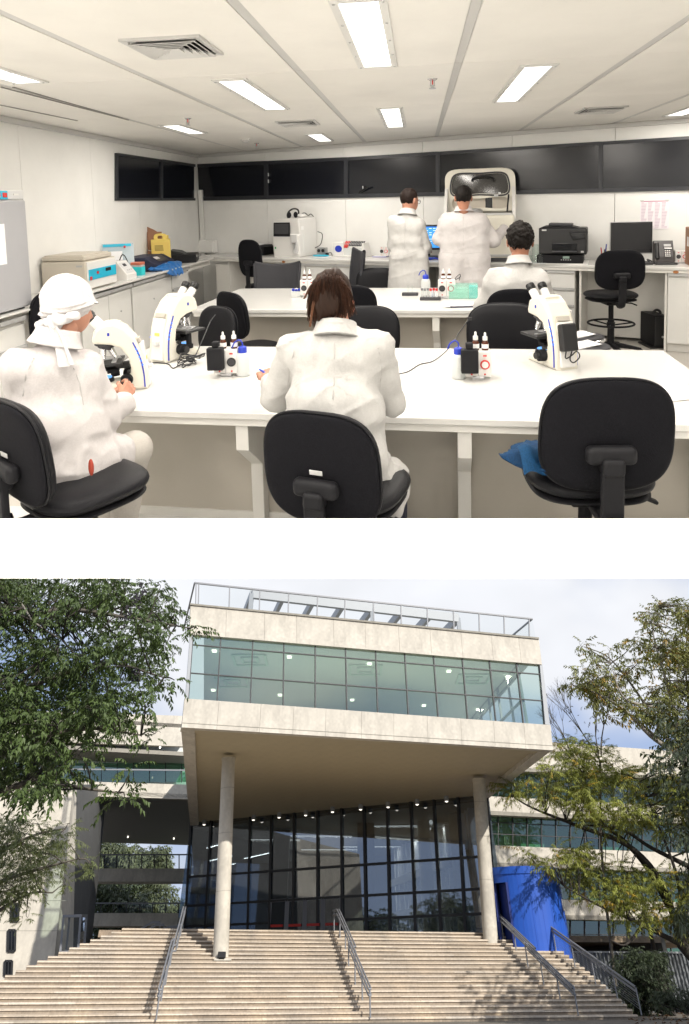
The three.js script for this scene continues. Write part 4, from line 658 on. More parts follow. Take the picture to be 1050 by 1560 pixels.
{ const p = bAt(862, 402, 0.4), t = labThing('laser_printer', 'large black multifunction printer on the back bench right of the seated man', 'printer', [p.x, YB, p.z - 0.16], YAW + 0.12);
  part('paper_cassette', box(0.5, 0.095, 0.4, -0.02, 0.055, 0, 0.01), M.plastic, t); part('base_mat', box(0.56, 0.01, 0.44, 0, 0.005, 0.02), M.offwhite, t); part('display', box(0.07, 0.026, 0.004, 0.05, 0.078, 0.201), mat(lin(0.3, 0.42, 0.36), 0.3), t); for (let i = 0; i < 5; i++) part('button', box(0.014, 0.01, 0.005, 0.0 + i * 0.024, 0.05, 0.201, 0.002), M.greyTrim, t);
  part('body', box(0.52, 0.3, 0.38, 0.01, 0.255, -0.02, 0.02), M.black, t); part('paper_mouth', box(0.27, 0.1, 0.03, 0.03, 0.19, 0.166, 0.006), M.blackGloss, t); part('output_tray', box(0.26, 0.01, 0.14, 0.03, 0.145, 0.2, 0.003), M.dark, t);
  part('scanner_lid', ext([[-0.25, 0.405], [-0.2, 0.425], [0.1, 0.425], [0.2, 0.4], [0.27, 0.36], [0.27, 0.34], [-0.25, 0.385]], 0.36, 0.008).translate(0, 0, -0.02), M.plastic, t); part('document_feeder', box(0.26, 0.03, 0.22, -0.02, 0.44, -0.04, 0.01, 0, 0, -0.03), M.dark, t); part('control_panel', ext([[0.06, 0.36], [0.24, 0.36], [0.23, 0.29], [0.1, 0.27]], 0.03, 0.006).translate(0.02, 0.0, 0.182), M.blackGloss, t); part('maker_plate', box(0.05, 0.016, 0.004, -0.19, 0.385, 0.172), M.alu, t); part('memory_slot', box(0.03, 0.02, 0.004, 0.22, 0.14, 0.171), M.greyTrim, t); }
{ const p = bAt(920, 394), t = labThing('pen_holder', 'cup of pens and scissors beside the dark monitor', 'pen holder', p, 0); part('cup', lathe([[0.03, 0.002], [0.035, 0.09], [0.032, 0.09], [0.028, 0.006]]), M.black, t); for (const [x, z, m, h] of [[-0.015, 0, M.red, 0.16], [0.01, 0.01, M.blue, 0.2], [0.015, -0.01, M.yellow, 0.15], [0, 0.015, M.black, 0.14]]) part('pen', rod([x, 0.03, z], [x * 2.2, h, z * 2], 0.006), m, t); part('scissors', torus(0.028, 0.006, 0.05, 0.09, 0.0, 0, 0.3, 16), M.yellow, t); part('notepad', box(0.16, 0.02, 0.1, 0.16, 0.05, 0, 0.002), M.paper, t); part('block', box(0.14, 0.04, 0.09, 0.16, 0.02, 0, 0.004), M.dark, t); }
{ const p = bAt(961, 396, 0.3), t = labThing('computer_monitor', 'dark switched-off monitor with a silver edge at the right of the back bench', 'monitor', [p.x, YB, p.z], -0.05);
  part('casing', box(0.45, 0.36, 0.035, 0, 0.28, 0, 0.008), M.greyTrim, t); part('bezel', box(0.44, 0.345, 0.01, 0, 0.283, 0.016, 0.004), M.black, t); part('screen', box(0.41, 0.285, 0.004, 0, 0.298, 0.021, 0.001), mat(lin(0.022, 0.022, 0.024), 0.3), t); part('stand', [box(0.09, 0.12, 0.03, -0.01, 0.06, -0.01, 0.006), box(0.26, 0.014, 0.2, 0, 0.007, 0.01, 0.006)], M.black, t); part('cable', tube([[0.06, 0.1, -0.02], [0.12, 0.06, 0], [0.14, 0.015, 0.06], [0.2, 0.02, 0.03]], 0.006), M.black, t); }
{ const p = bAt(975, 403), t = labThing('keyboard', 'black keyboard in front of the dark monitor', 'keyboard', p, 0.02); part('case', box(0.26, 0.02, 0.12, -0.01, 0.01, 0, 0.006), M.black, t); for (let i = 0; i < 4; i++) part('key_row', box(0.24, 0.008, 0.02, -0.01, 0.022, -0.04 + i * 0.026, 0.002), M.dark, t); }
{ const p = bAt(1012, 402), t = labThing('desk_phone', 'black desk telephone with white keys at the right end of the back bench', 'telephone', p, -0.15);
  part('body', ext([[-0.02, 0.02], [0.12, 0.02], [0.12, 0.24], [0.08, 0.25], [0, 0.08]].map(([z, y]) => [-z, y]), 0.2, 0.008).rotateY(Math.PI / 2).rotateY(Math.PI), mat(lin(0.035, 0.03, 0.03), 0.4), t); part('foot', box(0.22, 0.02, 0.2, 0, 0.01, 0.02, 0.006), M.black, t); part('handset', tube([[-0.07, 0.06, 0.02], [-0.072, 0.12, 0.0], [-0.07, 0.22, -0.05]], 0.022, 12, 10), M.black, t);
  part('display', box(0.07, 0.03, 0.006, 0.035, 0.2, -0.035, 0.002, 0, -0.45), M.greyTrim, t); for (let i = 0; i < 3; i++) for (let j = 0; j < 4; j++) part('key', box(0.013, 0.011, 0.008, 0.012 + i * 0.02, 0.145 - j * 0.019, -0.005 + j * 0.009, 0.002, 0, -0.45), M.offwhite, t); part('line_label', box(0.075, 0.014, 0.006, 0.04, 0.17, -0.02, 0.001, 0, -0.45), M.offwhite, t); part('cord', tube([[-0.08, 0.02, 0.06], [-0.15, 0.02, 0.05], [-0.17, 0.05, 0], [-0.1, 0.015, -0.04]], 0.008, 20), M.black, t); }
dialBox(bAt(1037, 401), -0.1, 'small box with a red dial at the right edge behind the telephone', { s: 0.95 });
{ const p = bAt(1058, 404), t = labThing('binder', 'brown binder standing at the far right edge of the bench', 'binder', p, -0.2); part('cover', box(0.12, 0.4, 0.28, 0, 0.2, -0.05, 0.006), mat(lin(0.3, 0.14, 0.07), 0.6), t); part('pages', box(0.1, 0.38, 0.26, 0.005, 0.2, -0.045), M.paper, t); part('spine_label', box(0.004, 0.1, 0.08, -0.062, 0.25, -0.02), M.paper, t); }
{ const c = pwall(997, 327, 0.004), t = labThing('wall_notice', 'white printed timetable sheet taped to the wall above the telephone', 'notice', c, YAW); const pm = printMat(140, 176, (x, w, h) => { x.fillStyle = '#ece6ea'; x.fillRect(0, 0, w, h); x.fillStyle = '#b5708a'; x.fillRect(4, 4, w - 8, 5); for (let i = 0; i < 24; i++) { x.fillStyle = i % 3 ? '#c7b4c2' : '#b49cb0'; for (let k = 0; k < 4; k++) x.fillRect(6 + k * 33, 14 + i * 6.6, 14 + ((i * 13 + k * 7) % 14), 3); } }); const g = new THREE.BoxGeometry(0.30, 0.33, 0.004); g.userData.keepUV = true; part('sheet', g, pm, t); for (const s of [-1, 1]) part('tape', box(0.04, 0.015, 0.002, s * 0.13, 0.16, 0.003), M.milky, t); }
{ const p = pl(1001, 529, YF), t = labThing('computer_tower', 'small black computer case on the floor under the right end of the bench', 'computer', [p.x, YF, p.z - 0.1], 0.12); part('case', box(0.15, 0.34, 0.34, 0, 0.19, 0, 0.01), M.plastic, t); part('front_panel', box(0.145, 0.32, 0.012, 0, 0.19, 0.172, 0.004), M.black, t); part('top_handle', torus(0.04, 0.014, -0.01, 0.37, 0.08, 0, 0, 18, Math.PI), M.black, t); part('badge', cyl(0.012, 0.012, 0.006, 0.01, 0.13, 0.18, 14, Math.PI / 2), M.alu, t); part('power_button', ball(0.011, 0.05, 0.06, 0.178), M.offwhite, t); part('foot', box(0.24, 0.02, 0.3, 0, 0.01, 0.02, 0.006), M.black, t); }
for (const [u, v, l] of [[886, 512, 'round steel stool with papers on it, the farther one by the right microscope'], [894, 527, 'round steel stool with papers on it, the nearer one by the right microscope']]) { const Y = -1.12, p = pl(u, v - 2, Y), t = labThing('steel_stool', l, 'stool', [p.x, YF, p.z], 0, 'round steel stools'); const h = Y - YF; part('seat', cyl(0.165, 0.165, 0.03, 0, h - 0.02, 0, 32), M.dark, t); part('rim', torus(0.168, 0.014, 0, h - 0.03, 0, Math.PI / 2, 0, 40), M.chrome, t); part('column', cyl(0.025, 0.025, h - 0.05, 0, (h - 0.05) / 2, 0, 12), M.chrome, t); for (let k = 0; k < 4; k++) part('leg', rod([0, 0.12, 0], [0.2 * Math.cos(k * 1.571), 0.015, 0.2 * Math.sin(k * 1.571)], 0.014), M.chrome, t);
  const q = labThing('paper_sheet', u < 890 ? 'white paper lying on the farther steel stool' : 'white paper lying on the nearer steel stool', 'paper', [p.x - 0.04, Y - 0.004, p.z], 0.4); part('sheet', sheet((a, b) => [(a - 0.5) * 0.24, 0.003 + 0.012 * a * a, (b - 0.5) * 0.17], 8, 4), M.paper, q); part('lower_sheet', box(0.23, 0.002, 0.16, -0.02, 0.0015, 0.01, 0, 0.2), M.paper, q); }

// ---- microscopes: facing -z (towards their user)
function microscope(p, yaw, s, label, { adaptor = false } = {}) {
  const t = labThing('microscope', label, 'microscope', p, yaw, 'white laboratory microscopes');
  const S = (g) => g.scale(s, s, s), prof = (pts, w, b = 0.008) => S(ext(pts, w, b).rotateY(Math.PI / 2)); // outline in (forward, up)
  const spine = [[-0.09, 0], [-0.088, 0.08], [-0.075, 0.16], [-0.045, 0.235], [-0.005, 0.285], [0.04, 0.312]];
  const arm = [...spine, [0.085, 0.31], [0.125, 0.285], [0.14, 0.24], [0.135, 0.222], [0.06, 0.212], [0.02, 0.195], [-0.012, 0.15], [-0.02, 0.1], [-0.005, 0.055], [0.04, 0.04], [0.13, 0.034], [0.14, 0.02], [0.138, 0]];
  part('stand', prof(arm, 0.115, 0.012), M.cream, t);
  part('back_cover', [S(box(0.075, 0.2, 0.02, 0, 0.11, 0.079, 0.006, 0, -0.12))], M.offwhite, t); part('vent_gap', S(box(0.062, 0.022, 0.01, 0, 0.222, 0.058, 0.002, 0, -0.4)), M.cabShade, t);
  for (const sx of [-1, 1]) { const c = part('side_strip', S(new THREE.TubeGeometry(new THREE.CatmullRomCurve3([[-0.083, 0.012], [-0.08, 0.08], [-0.066, 0.155], [-0.04, 0.22]].map(([f, y]) => V(sx * 0.0585, y, -f - 0.006))), 30, 0.0035, 6)), M.blue, t); const lg = new THREE.MeshStandardMaterial({ color: lin(0.02, 0.1, 0.8), emissive: lin(0.05, 0.2, 1), emissiveIntensity: 1.2 }); for (let k = 0; k < 5; k++) part('indicator_light', S(ball(0.0042, sx * 0.0595, 0.115 + k * 0.018, 0.072 - k * 0.0062)), lg, c); }
  part('head', prof([[0.02, 0.31], [0.10, 0.306], [0.135, 0.272], [0.13, 0.225], [0.07, 0.218], [0.02, 0.25]], 0.085, 0.014), M.cream, t);
  for (const sx of [-1, 1]) { const a = V(sx * 0.026, 0.268, -0.085), b = V(sx * 0.03, 0.326, -0.136), e = b.clone().sub(a).normalize(); const tb = part('eyepiece_tube', S(rod(a, b, 0.02, 18, 0.019)), M.offwhite, t); part('eyecup', [S(rod(b, b.clone().addScaledVector(e, 0.012), 0.017, 18)), S(rod(b.clone().addScaledVector(e, 0.012), b.clone().addScaledVector(e, 0.03), 0.021, 18)), S(rod(b.clone().addScaledVector(e, 0.03), b.clone().addScaledVector(e, 0.034), 0.019, 18))], M.black, tb); }
  part('nosepiece', [S(cyl(0.042, 0.046, 0.016, 0, 0.212, -0.09, 24, 0.12)), S(cyl(0.03, 0.036, 0.02, 0, 0.2, -0.086, 20, 0.25))], M.dark, t);
  for (let k = 0; k < 4; k++) { const a = k * 1.571 + 0.5; part('objective', [S(rod([0.02 * Math.cos(a), 0.195, -0.086 + 0.02 * Math.sin(a)], [0.036 * Math.cos(a), 0.158, -0.08 + 0.034 * Math.sin(a)], 0.0125, 14, 0.011)), S(rod([0.036 * Math.cos(a), 0.158, -0.08 + 0.034 * Math.sin(a)], [0.04 * Math.cos(a), 0.148, -0.078 + 0.038 * Math.sin(a)], 0.008, 12))], M.chrome, t); }
  const st = part('stage', [S(box(0.17, 0.012, 0.14, 0, 0.128, -0.085, 0.003)), S(box(0.03, 0.03, 0.06, 0, 0.108, -0.02, 0.004))], M.black, t); part('slide_clip', [S(box(0.06, 0.004, 0.1, 0.03, 0.136, -0.08, 0.001, 0.3)), S(box(0.1, 0.006, 0.02, -0.02, 0.137, -0.05, 0.001))], M.steel, st);
  part('condenser', [S(cyl(0.03, 0.026, 0.03, 0, 0.103, -0.09, 20)), S(box(0.07, 0.02, 0.05, 0, 0.088, -0.06, 0.004)), S(cyl(0.014, 0.014, 0.07, 0.06, 0.085, -0.06, 12)), S(cyl(0.02, 0.02, 0.018, 0.06, 0.055, -0.06, 14))], M.blackMatt, t);
  const il = part('illuminator', [S(cyl(0.034, 0.038, 0.02, 0, 0.045, -0.095, 24))], M.black, t); part('lamp_glass', S(cyl(0.026, 0.026, 0.004, 0, 0.057, -0.095, 20)), new THREE.MeshStandardMaterial({ color: lin(0.1, 0.3, 0.8), emissive: lin(0.2, 0.5, 1), emissiveIntensity: 1.0 }), il);
  for (const sx of [-1, 1]) { const k = part('focus_knob', S(cyl(0.026, 0.028, 0.03, sx * 0.072, 0.052, -0.0, 20, 0, Math.PI / 2)), M.blackMatt, t); part('fine_knob', S(cyl(0.015, 0.017, 0.02, sx * 0.094, 0.052, 0, 16, 0, Math.PI / 2)), M.black, k); part('small_knob', S(cyl(0.008, 0.009, 0.018, sx * 0.064, 0.088, 0.012, 12, 0, Math.PI / 2)), M.black, t); }
  part('maker_badge', [S(box(0.002, 0.014, 0.01, 0.0582, 0.262, -0.068)), S(box(0.002, 0.014, 0.01, -0.0582, 0.262, -0.068))], M.blue, t); part('rating_label', S(box(0.026, 0.012, 0.003, 0, 0.016, 0.0905)), M.greyTrim, t);
  if (adaptor) { part('power_adaptor', S(box(0.075, 0.12, 0.04, 0, 0.145, 0.092, 0.006, 0, -0.18)), M.black, t); part('cable', S(tube([[-0.02, 0.09, 0.11], [-0.03, 0.06, 0.12], [0.0, 0.07, 0.12], [0.03, 0.085, 0.115], [0.045, 0.06, 0.115], [0.02, 0.035, 0.11], [0, 0.05, 0.11], [0.01, 0.09, 0.11]], 0.003, 40)), M.black, t); }
  else { part('socket', [S(box(0.045, 0.03, 0.006, 0, 0.185, 0.073, 0.002, 0, -0.18)), S(box(0.03, 0.02, 0.03, 0, 0.095, 0.096, 0.003))], M.greyWhite, t); for (const x of [-0.012, 0.012]) part('pin_hole', S(box(0.004, 0.008, 0.006, x, 0.188, 0.0745, 0, 0, -0.18)), M.black, t); part('warning_label', S(box(0.03, 0.014, 0.004, 0, 0.135, 0.087, 0, 0, -0.13)), M.yellow, t); }
  return t;
}
{ const p = onT(196, 590); microscope(p, 1.92, 1.17, 'white microscope with a blue light strip used by the woman in the cap'); }
{ const p = onT(262, 546); microscope(p, -0.42, 1.3, 'white microscope standing alone, left of the coiled cable, eyepieces pointing right'); }
{ const p = onT(846, 556); microscope(p, 0.4, 1.26, 'white microscope at the right with a black power adaptor on its back', { adaptor: true }); }
// ---- dial boxes with bottles, wash bottles on the front table
{ const p = onT(347, 571), s = 1.05, t = dialBox(p, 0.05, 'white dial box with a black adaptor, left on the front table', { s: 1.05, adaptor: true, red: 0 });
  dropper(p.clone().add(V(-0.018, 0.147 * s, 0)), 'dropper bottle standing left on the left dial box', 1.05); dropper(p.clone().add(V(0.045, 0.147 * s, 0)), 'wider dropper bottle standing right on the left dial box', 1.1);
  washBottle(onT(371, 572), 'white wash bottle with a blue spout beside the left dial box', 0.95, 0.2); }
{ const p = onT(728, 576), s = 1.05; dialBox(p, 0.0, 'white dial box with a black adaptor, right on the front table', { s: 1.05, adaptor: true });
  dropper(p.clone().add(V(-0.01, 0.147 * s, 0)), 'wider dropper bottle standing left on the right dial box', 1.1); dropper(p.clone().add(V(0.04, 0.147 * s, 0)), 'slim dropper bottle standing right on the right dial box', 1.05);
  washBottle(onT(699, 576), 'white wash bottle with a blue spout beside the right dial box', 0.95, 0.0); }
{ const P = (u, v, h = 0.004) => onT(u, v).add(V(0, h, 0)), o = P(290, 555), t = labThing('power_cable', 'black cable coiled up on the front table beside the lone microscope', 'cable', o); const rel = (p) => p.clone().sub(o);
  part('run', tube([P(228, 553), P(255, 555), P(264, 562), P(276, 556), P(290, 557), P(300, 545, 0.03), P(312, 535, 0.1), P(322, 525, 0.16), P(330, 520, 0.19)].map(rel), 0.0035, 60), M.black, t);
  const loops = []; for (let k = 0; k < 5; k++) { const a = k * 0.35; loops.push(tube(Array.from({ length: 13 }, (_, i) => { const q = i / 12 * 6.283; return [0.035 * Math.cos(q) * (1 + 0.2 * Math.sin(k * 3)) + 0.012 * Math.sin(k * 5), 0.006 + 0.012 * k + 0.012 * Math.sin(q * 2 + k), 0.075 * Math.sin(q) + 0.02 * Math.cos(k * 7)]; }).map(([x, y, z]) => [x * Math.cos(a) - z * Math.sin(a), y, x * Math.sin(a) + z * Math.cos(a)]), 0.0033, 36)); } part('coil', loops, M.black, t); part('tie', torus(0.02, 0.006, 0, 0.03, 0, 0.4), M.dark, t); }
{ const P = (u, v, h = 0.004) => onT(u, v).add(V(0, h, 0)), o = P(650, 560), t = labThing('power_cable', 'thin black cable running from the writing woman to the right dial box', 'cable', o); part('run', tube([P(606, 571), P(622, 567), P(640, 556), P(660, 551), P(682, 540, 0.03), P(700, 530, 0.1), P(714, 524, 0.16)].map((p) => p.sub(o)), 0.003, 50), M.black, t); part('plug', box(0.03, 0.02, 0.02, 0, 0.0, 0).translate(...P(716, 523, 0.165).sub(o).toArray()), M.black, t); }
{ const p = onT(1028, 600), t = labThing('paper_sheet', 'sheet of white paper at the right end of the front table', 'paper', p, 0.3); part('sheet', sheet((a, b) => [(a - 0.5) * 0.3, 0.002 + 0.003 * Math.sin(a * 3), (b - 0.5) * 0.21], 8, 4), M.paper, t); part('lower_sheet', box(0.29, 0.001, 0.2, 0.02, 0.001, -0.02, 0, 0.15), M.paper, t); }
// ---- on the middle table
{ const p = onT(470, 452), t = dialBox(p, 0.1, 'box with a dial and two bottles on the middle table, left of the dark-haired head', { s: 1.2, red: 0 }); const s = 1.2; for (const [x, l] of [[-0.035, 'left'], [0.02, 'right']]) dropper(p.clone().add(V(x, 0.147 * s, 0)), l + ' dropper bottle on the dial box left of the dark-haired head', 1.15);
  const q = onT(452, 452), c = labThing('clear_box', 'small clear plastic box of caps on the middle table', 'box', q, 0.1); part('box', box(0.1, 0.06, 0.09, 0, 0.03, 0, 0.004), M.milky, c); for (let i = 0; i < 6; i++) part('cap', ball(0.016, -0.03 + (i % 3) * 0.03, 0.066 + (i > 2 ? 0.006 : 0), -0.02 + (i % 2) * 0.03), i % 2 ? M.blue : M.offwhite, c); }
washBottle(onT(649, 449), 'small wash bottle with a blue cap on the middle table', 1.15, -0.2);
{ const p = onT(681, 454), t = dialBox(p, -0.1, 'box with red and black dials and two bottles on the middle table', { s: 1.25 }), s = 1.25; for (const [x, l] of [[-0.032, 'left'], [0.025, 'right']]) dropper(p.clone().add(V(x, 0.147 * s, 0)), l + ' dropper bottle on the dial box near the turquoise tank', 1.15); const w = labThing('wire', 'thin bent black wires rising behind the dial box near the turquoise tank', 'wire', p.clone().add(V(0.06, 0.15, 0))); part('strand', [tube([[0, 0, 0], [0.03, 0.05, 0], [0.07, 0.08, 0], [0.06, 0.02, 0]], 0.004), tube([[0, 0.02, 0], [0.05, 0.04, 0], [0.075, 0.06, 0]], 0.004)], M.black, w); part('clip', box(0.02, 0.02, 0.02, 0, 0, 0, 0.003), M.black, w); }
for (const [u, v, dx, l, red] of [[625, 450, 0.16, 'dark tube rack with nearly empty holes, the farther left one', 0], [656, 457, 0.2, 'dark tube rack holding white tubes with red caps, nearer one', 1]]) { const p = onT(u, v), t = labThing('tube_rack', l, 'tube rack', p, -0.05, 'dark tube racks on the middle table'); part('base', box(dx, 0.03, 0.075, 0, 0.015, 0, 0.004), M.dark, t); for (let i = 0; i < 8; i++) part('hole_ring', torus(0.008, 0.0018, -dx / 2 + 0.02 + i * (dx - 0.04) / 7, 0.031, 0.015, Math.PI / 2, 0, 14), M.grey, t);
  const n = red ? 6 : 2; for (let i = 0; i < n; i++) { const x = red ? -0.08 + i * 0.028 : -0.02 + i * 0.04, z = red ? (i % 2) * 0.025 - 0.015 : -0.01, h = red ? 0.075 : 0.08; const tb = part('sample_tube', lathe([[0.001, 0.02], [0.009, 0.026], [0.0095, h + 0.02], [0.008, h + 0.02]], x, 0, z, 12), red ? M.milky : M.clear, t); if (red) part('tube_cap', cyl(0.012, 0.012, 0.022, x, h + 0.026, z, 12), i > 2 ? M.red : M.grey, tb); } }
{ const p = onT(706, 454), t = labThing('staining_tank', 'clear plastic tank half filled with turquoise liquid on the middle table', 'tank', p, -0.06); part('tank', [box(0.27, 0.14, 0.004, 0, 0.07, 0.06), box(0.27, 0.14, 0.004, 0, 0.07, -0.06), box(0.004, 0.14, 0.12, -0.135, 0.07, 0), box(0.004, 0.14, 0.12, 0.135, 0.07, 0), box(0.27, 0.004, 0.12, 0, 0.002, 0), box(0.004, 0.14, 0.12, 0.05, 0.07, 0)], new THREE.MeshPhysicalMaterial({ color: lin(0.8, 0.95, 0.9), roughness: 0.12, transmission: 0.85, thickness: 0 }), t); part('pale_liquid', box(0.18, 0.09, 0.11, -0.042, 0.05, 0), new THREE.MeshPhysicalMaterial({ color: lin(0.5, 0.82, 0.74), roughness: 0.2, transmission: 0.35, thickness: 0 }), t); part('blue_liquid', box(0.08, 0.115, 0.11, 0.093, 0.062, 0), mat(lin(0.01, 0.55, 0.58), 0.25), t); }
{ const p = onT(703, 466), t = labThing('notebook', 'open notebook with white pages by the elbow of the seated man', 'notebook', p, 0.1); part('cover', box(0.26, 0.012, 0.2, 0.02, 0.006, 0, 0.002), M.navy, t); part('pages', box(0.24, 0.016, 0.18, 0.02, 0.014, 0, 0.003), M.paper, t); part('loose_page', sheet((a, b) => [-0.16 + a * 0.14, 0.006 + 0.02 * a, (b - 0.5) * 0.18], 6, 3), M.paper, t); }
// ================================================================ people
M.seam = soft(lin(0.42, 0.41, 0.40), 0.9);
const capsule = (x, y, z, c) => { // distance to a tapered bone [ax,ay,az,bx,by,bz,ra,rb]
  const bx = c[3] - c[0], by = c[4] - c[1], bz = c[5] - c[2], px = x - c[0], py = y - c[1], pz = z - c[2];
  const t = Math.min(1, Math.max(0, (px * bx + py * by + pz * bz) / (bx * bx + by * by + bz * bz + 1e-9)));
  return Math.hypot(px - bx * t, py - by * t, pz - bz * t) - (c[6] + (c[7] - c[6]) * t);
};
const smin = (a, b, k) => { const h = Math.max(k - Math.abs(a - b), 0) / k; return Math.min(a, b) - h * h * k / 4; };
const bone = (a, b, ra, rb = ra) => [a.x, a.y, a.z, b.x, b.y, b.z, ra, rb];
function field(bones, k = 0.04) { return (x, y, z) => { let d = 9; for (const c of bones) d = smin(d, capsule(x, y, z, c), k); return d; }; }
function bounds(bones, pad = 0.05) { const lo = V(9e9, 9e9, 9e9), hi = V(-9e9, -9e9, -9e9); for (const c of bones) { const r = Math.max(c[6], c[7]) + pad; for (const o of [0, 3]) { lo.min(V(c[o] - r, c[o + 1] - r, c[o + 2] - r)); hi.max(V(c[o] + r, c[o + 1] + r, c[o + 2] + r)); } } return [lo, hi]; }
// head in its own axes (face towards -z, centre between the ears), then turned and moved
function headFrame(c, yaw, pitch, roll, s) { return new THREE.Matrix4().compose(c, new THREE.Quaternion().setFromEuler(new THREE.Euler(pitch, yaw, roll, 'YXZ')), V(s, s, s)); }
const ell = (x, y, z, a, b, c) => { const k = Math.hypot(x / a, y / b, z / c); return (k - 1) * Math.min(a, b, c); };
function headGeo(m) {
  const f = (x, y, z) => {
    let d = ell(x, y - 0.025, z - 0.01, 0.074, 0.094, 0.094);
    d = smin(d, ell(x, y + 0.045, z + 0.035, 0.055, 0.065, 0.058), 0.05);
    d = smin(d, capsule(x, y, z, [0, 0.012, -0.088, 0, -0.022, -0.106, 0.009, 0.014]), 0.015);           // nose
    d = smin(d, capsule(x, y, z, [-0.025, 0.028, -0.082, 0.025, 0.028, -0.082, 0.008, 0.008]), 0.02);    // brow
    d = smin(d, capsule(x, y, z, [-0.018, -0.052, -0.083, 0.018, -0.052, -0.083, 0.007, 0.007]), 0.012);  // lips
    for (const s of [-1, 1]) { d = smin(d, ell(x - s * 0.078, y - 0.0, z - 0.012, 0.008, 0.032, 0.018), 0.008); d = Math.max(d, -(Math.hypot(x - s * 0.031, y - 0.008, z + 0.092) - 0.012)); }
    d = smin(d, capsule(x, y, z, [0, -0.05, 0.024, 0, -0.12, 0.026, 0.05, 0.05]), 0.03);                // neck
    return d;
  };
  return sdfMesh(f, V(-0.1, -0.2, -0.13), V(0.1, 0.13, 0.12), 0.0055).applyMatrix4(m);
}
function eyes(m, parent) { for (const s of [-1, 1]) part('eye', [ball(0.0095, s * 0.031, 0.008, -0.079, 1, 1, 1, 12).applyMatrix4(m)], M.offwhite, parent); }
function handGeo(wrist, dir, up, s, side, curl) { // palm and five fingers; dir towards the fingers, up = back of the hand
  const z = dir.clone().normalize(), x = new THREE.Vector3().crossVectors(up, z).normalize(), y = new THREE.Vector3().crossVectors(z, x).normalize();
  side = -side;
  const B = [], P = (a, b, c) => [a, b, c];
  const seg = (a, b, r, r2) => B.push([...a, ...b, r, r2]);
  for (let i = 0; i < 4; i++) {
    const fx = (i - 1.5) * 0.019, L = [0.034, 0.04, 0.037, 0.029][i];
    seg(P(fx * 0.75, 0, 0.012), P(fx, 0.002, 0.085), 0.0125, 0.0095);
    let p = P(fx, 0.002, 0.085), a = 0.25 * curl;
    for (let k = 0; k < 3; k++) { const l = L * [1, 0.7, 0.55][k], q = P(p[0] + fx * 0.06, p[1] - Math.sin(a) * l, p[2] + Math.cos(a) * l); seg(p, q, 0.0088 - k * 0.0008, 0.008 - k * 0.0008); p = q; a += 0.55 * curl; }
  }
  seg(P(side * 0.02, -0.004, 0.02), P(side * 0.046, -0.012, 0.055), 0.014, 0.0105); seg(P(side * 0.046, -0.012, 0.055), P(side * 0.05, -0.02 - 0.01 * curl, 0.083), 0.0098, 0.009); seg(P(side * 0.05, -0.02 - 0.01 * curl, 0.083), P(side * 0.046, -0.03 - 0.014 * curl, 0.105), 0.009, 0.0075);
  seg(P(0, 0, -0.05), P(0, 0, 0.02), 0.024, 0.022);
  const f = field(B, 0.009), [lo, hi] = bounds(B, 0.012);
  return sdfMesh(f, lo, hi, 0.0042).scale(s, s, s).applyMatrix4(new THREE.Matrix4().makeBasis(x.multiplyScalar(1), y, z).setPosition(wrist));
}
function shortHair(m, { curly = 0, mat: hm = M.hairDark, seed = 1, low = -0.092 } = {}, parent) {
  const f = (x, y, z) => { let d = ell(x, y - 0.032, z - 0.016, 0.083, 0.1, 0.1); const n = curly ? fbm3(x * 70 + seed, y * 70, z * 70, 2) - 0.5 : noise3(x * 90 + seed, y * 14, z * 40) - 0.5; d -= (curly ? 0.026 : 0.009) * n + curly * 0.008; d = Math.max(d, -(z + 0.035 + Math.min(0, y - 0.07) * 0.5) * (y < 0.085 ? 1 : 0.25)); d = Math.max(d, low - 0.035 * (z > 0 ? Math.min(1, z * 12) : 0) - y + 0.35 * Math.max(0, -z)); if (Math.abs(x) > 0.066 && y < 0.02 && z < 0.03) d = Math.max(d, 0.02 - y); return d; };
  return part('hair', sdfMesh(f, V(-0.12, -0.16, -0.13), V(0.12, 0.17, 0.15), curly ? 0.0055 : 0.006).applyMatrix4(m), hm, parent);
}
function lapel(m, r, h, parent, matl, open = 0.6) { // turned-down shirt collar round the neck
  const g = sheet((a, b) => { const A = open + (6.283 - 2 * open) * a - Math.PI / 2, w = r * (1 + 0.36 * b * b + 0.02 * Math.sin(a * 14)); const fall = b < 0.3 ? b * 0.5 : 0.15 - (b - 0.3) * 1.25; return [w * 1.02 * Math.cos(A), h * (fall * 1.0 + 0.2), w * Math.sin(A)]; }, 48, 10);
  const g2 = sheet((a, b) => { const A = open + (6.283 - 2 * open) * (1 - a) - Math.PI / 2, w = r * (0.97 + 0.33 * b * b); const fall = b < 0.3 ? b * 0.5 : 0.15 - (b - 0.3) * 1.25; return [w * 1.02 * Math.cos(A), h * (fall + 0.14), w * Math.sin(A)]; }, 48, 10);
  return part('collar', merge([g, g2]).applyMatrix4(m), matl, parent);
}
const foldOf = (dir, seed, amp) => (x, y, z) => { const n1 = noise3(x * 8 + seed, y * 2.4 + dir * x * 7, z * 8), n2 = noise3(x * 4 + 7 + seed, y * 14 - dir * x * 11, z * 6), n3 = fbm3(x * 22, y * 22 + seed, z * 22, 2); const r1 = 1 - Math.abs(2 * n1 - 1), r2 = 1 - Math.abs(2 * n2 - 1); return amp * (r1 * r1 * 0.9 + r2 * r2 * r2 * 0.45 + 0.3 * n3 + 0.2 * (1 - Math.abs(2 * noise3(x * 20 + 3, y * 12 + x * 8 * dir, z * 18 + seed) - 1)) ** 4 - 0.7); };
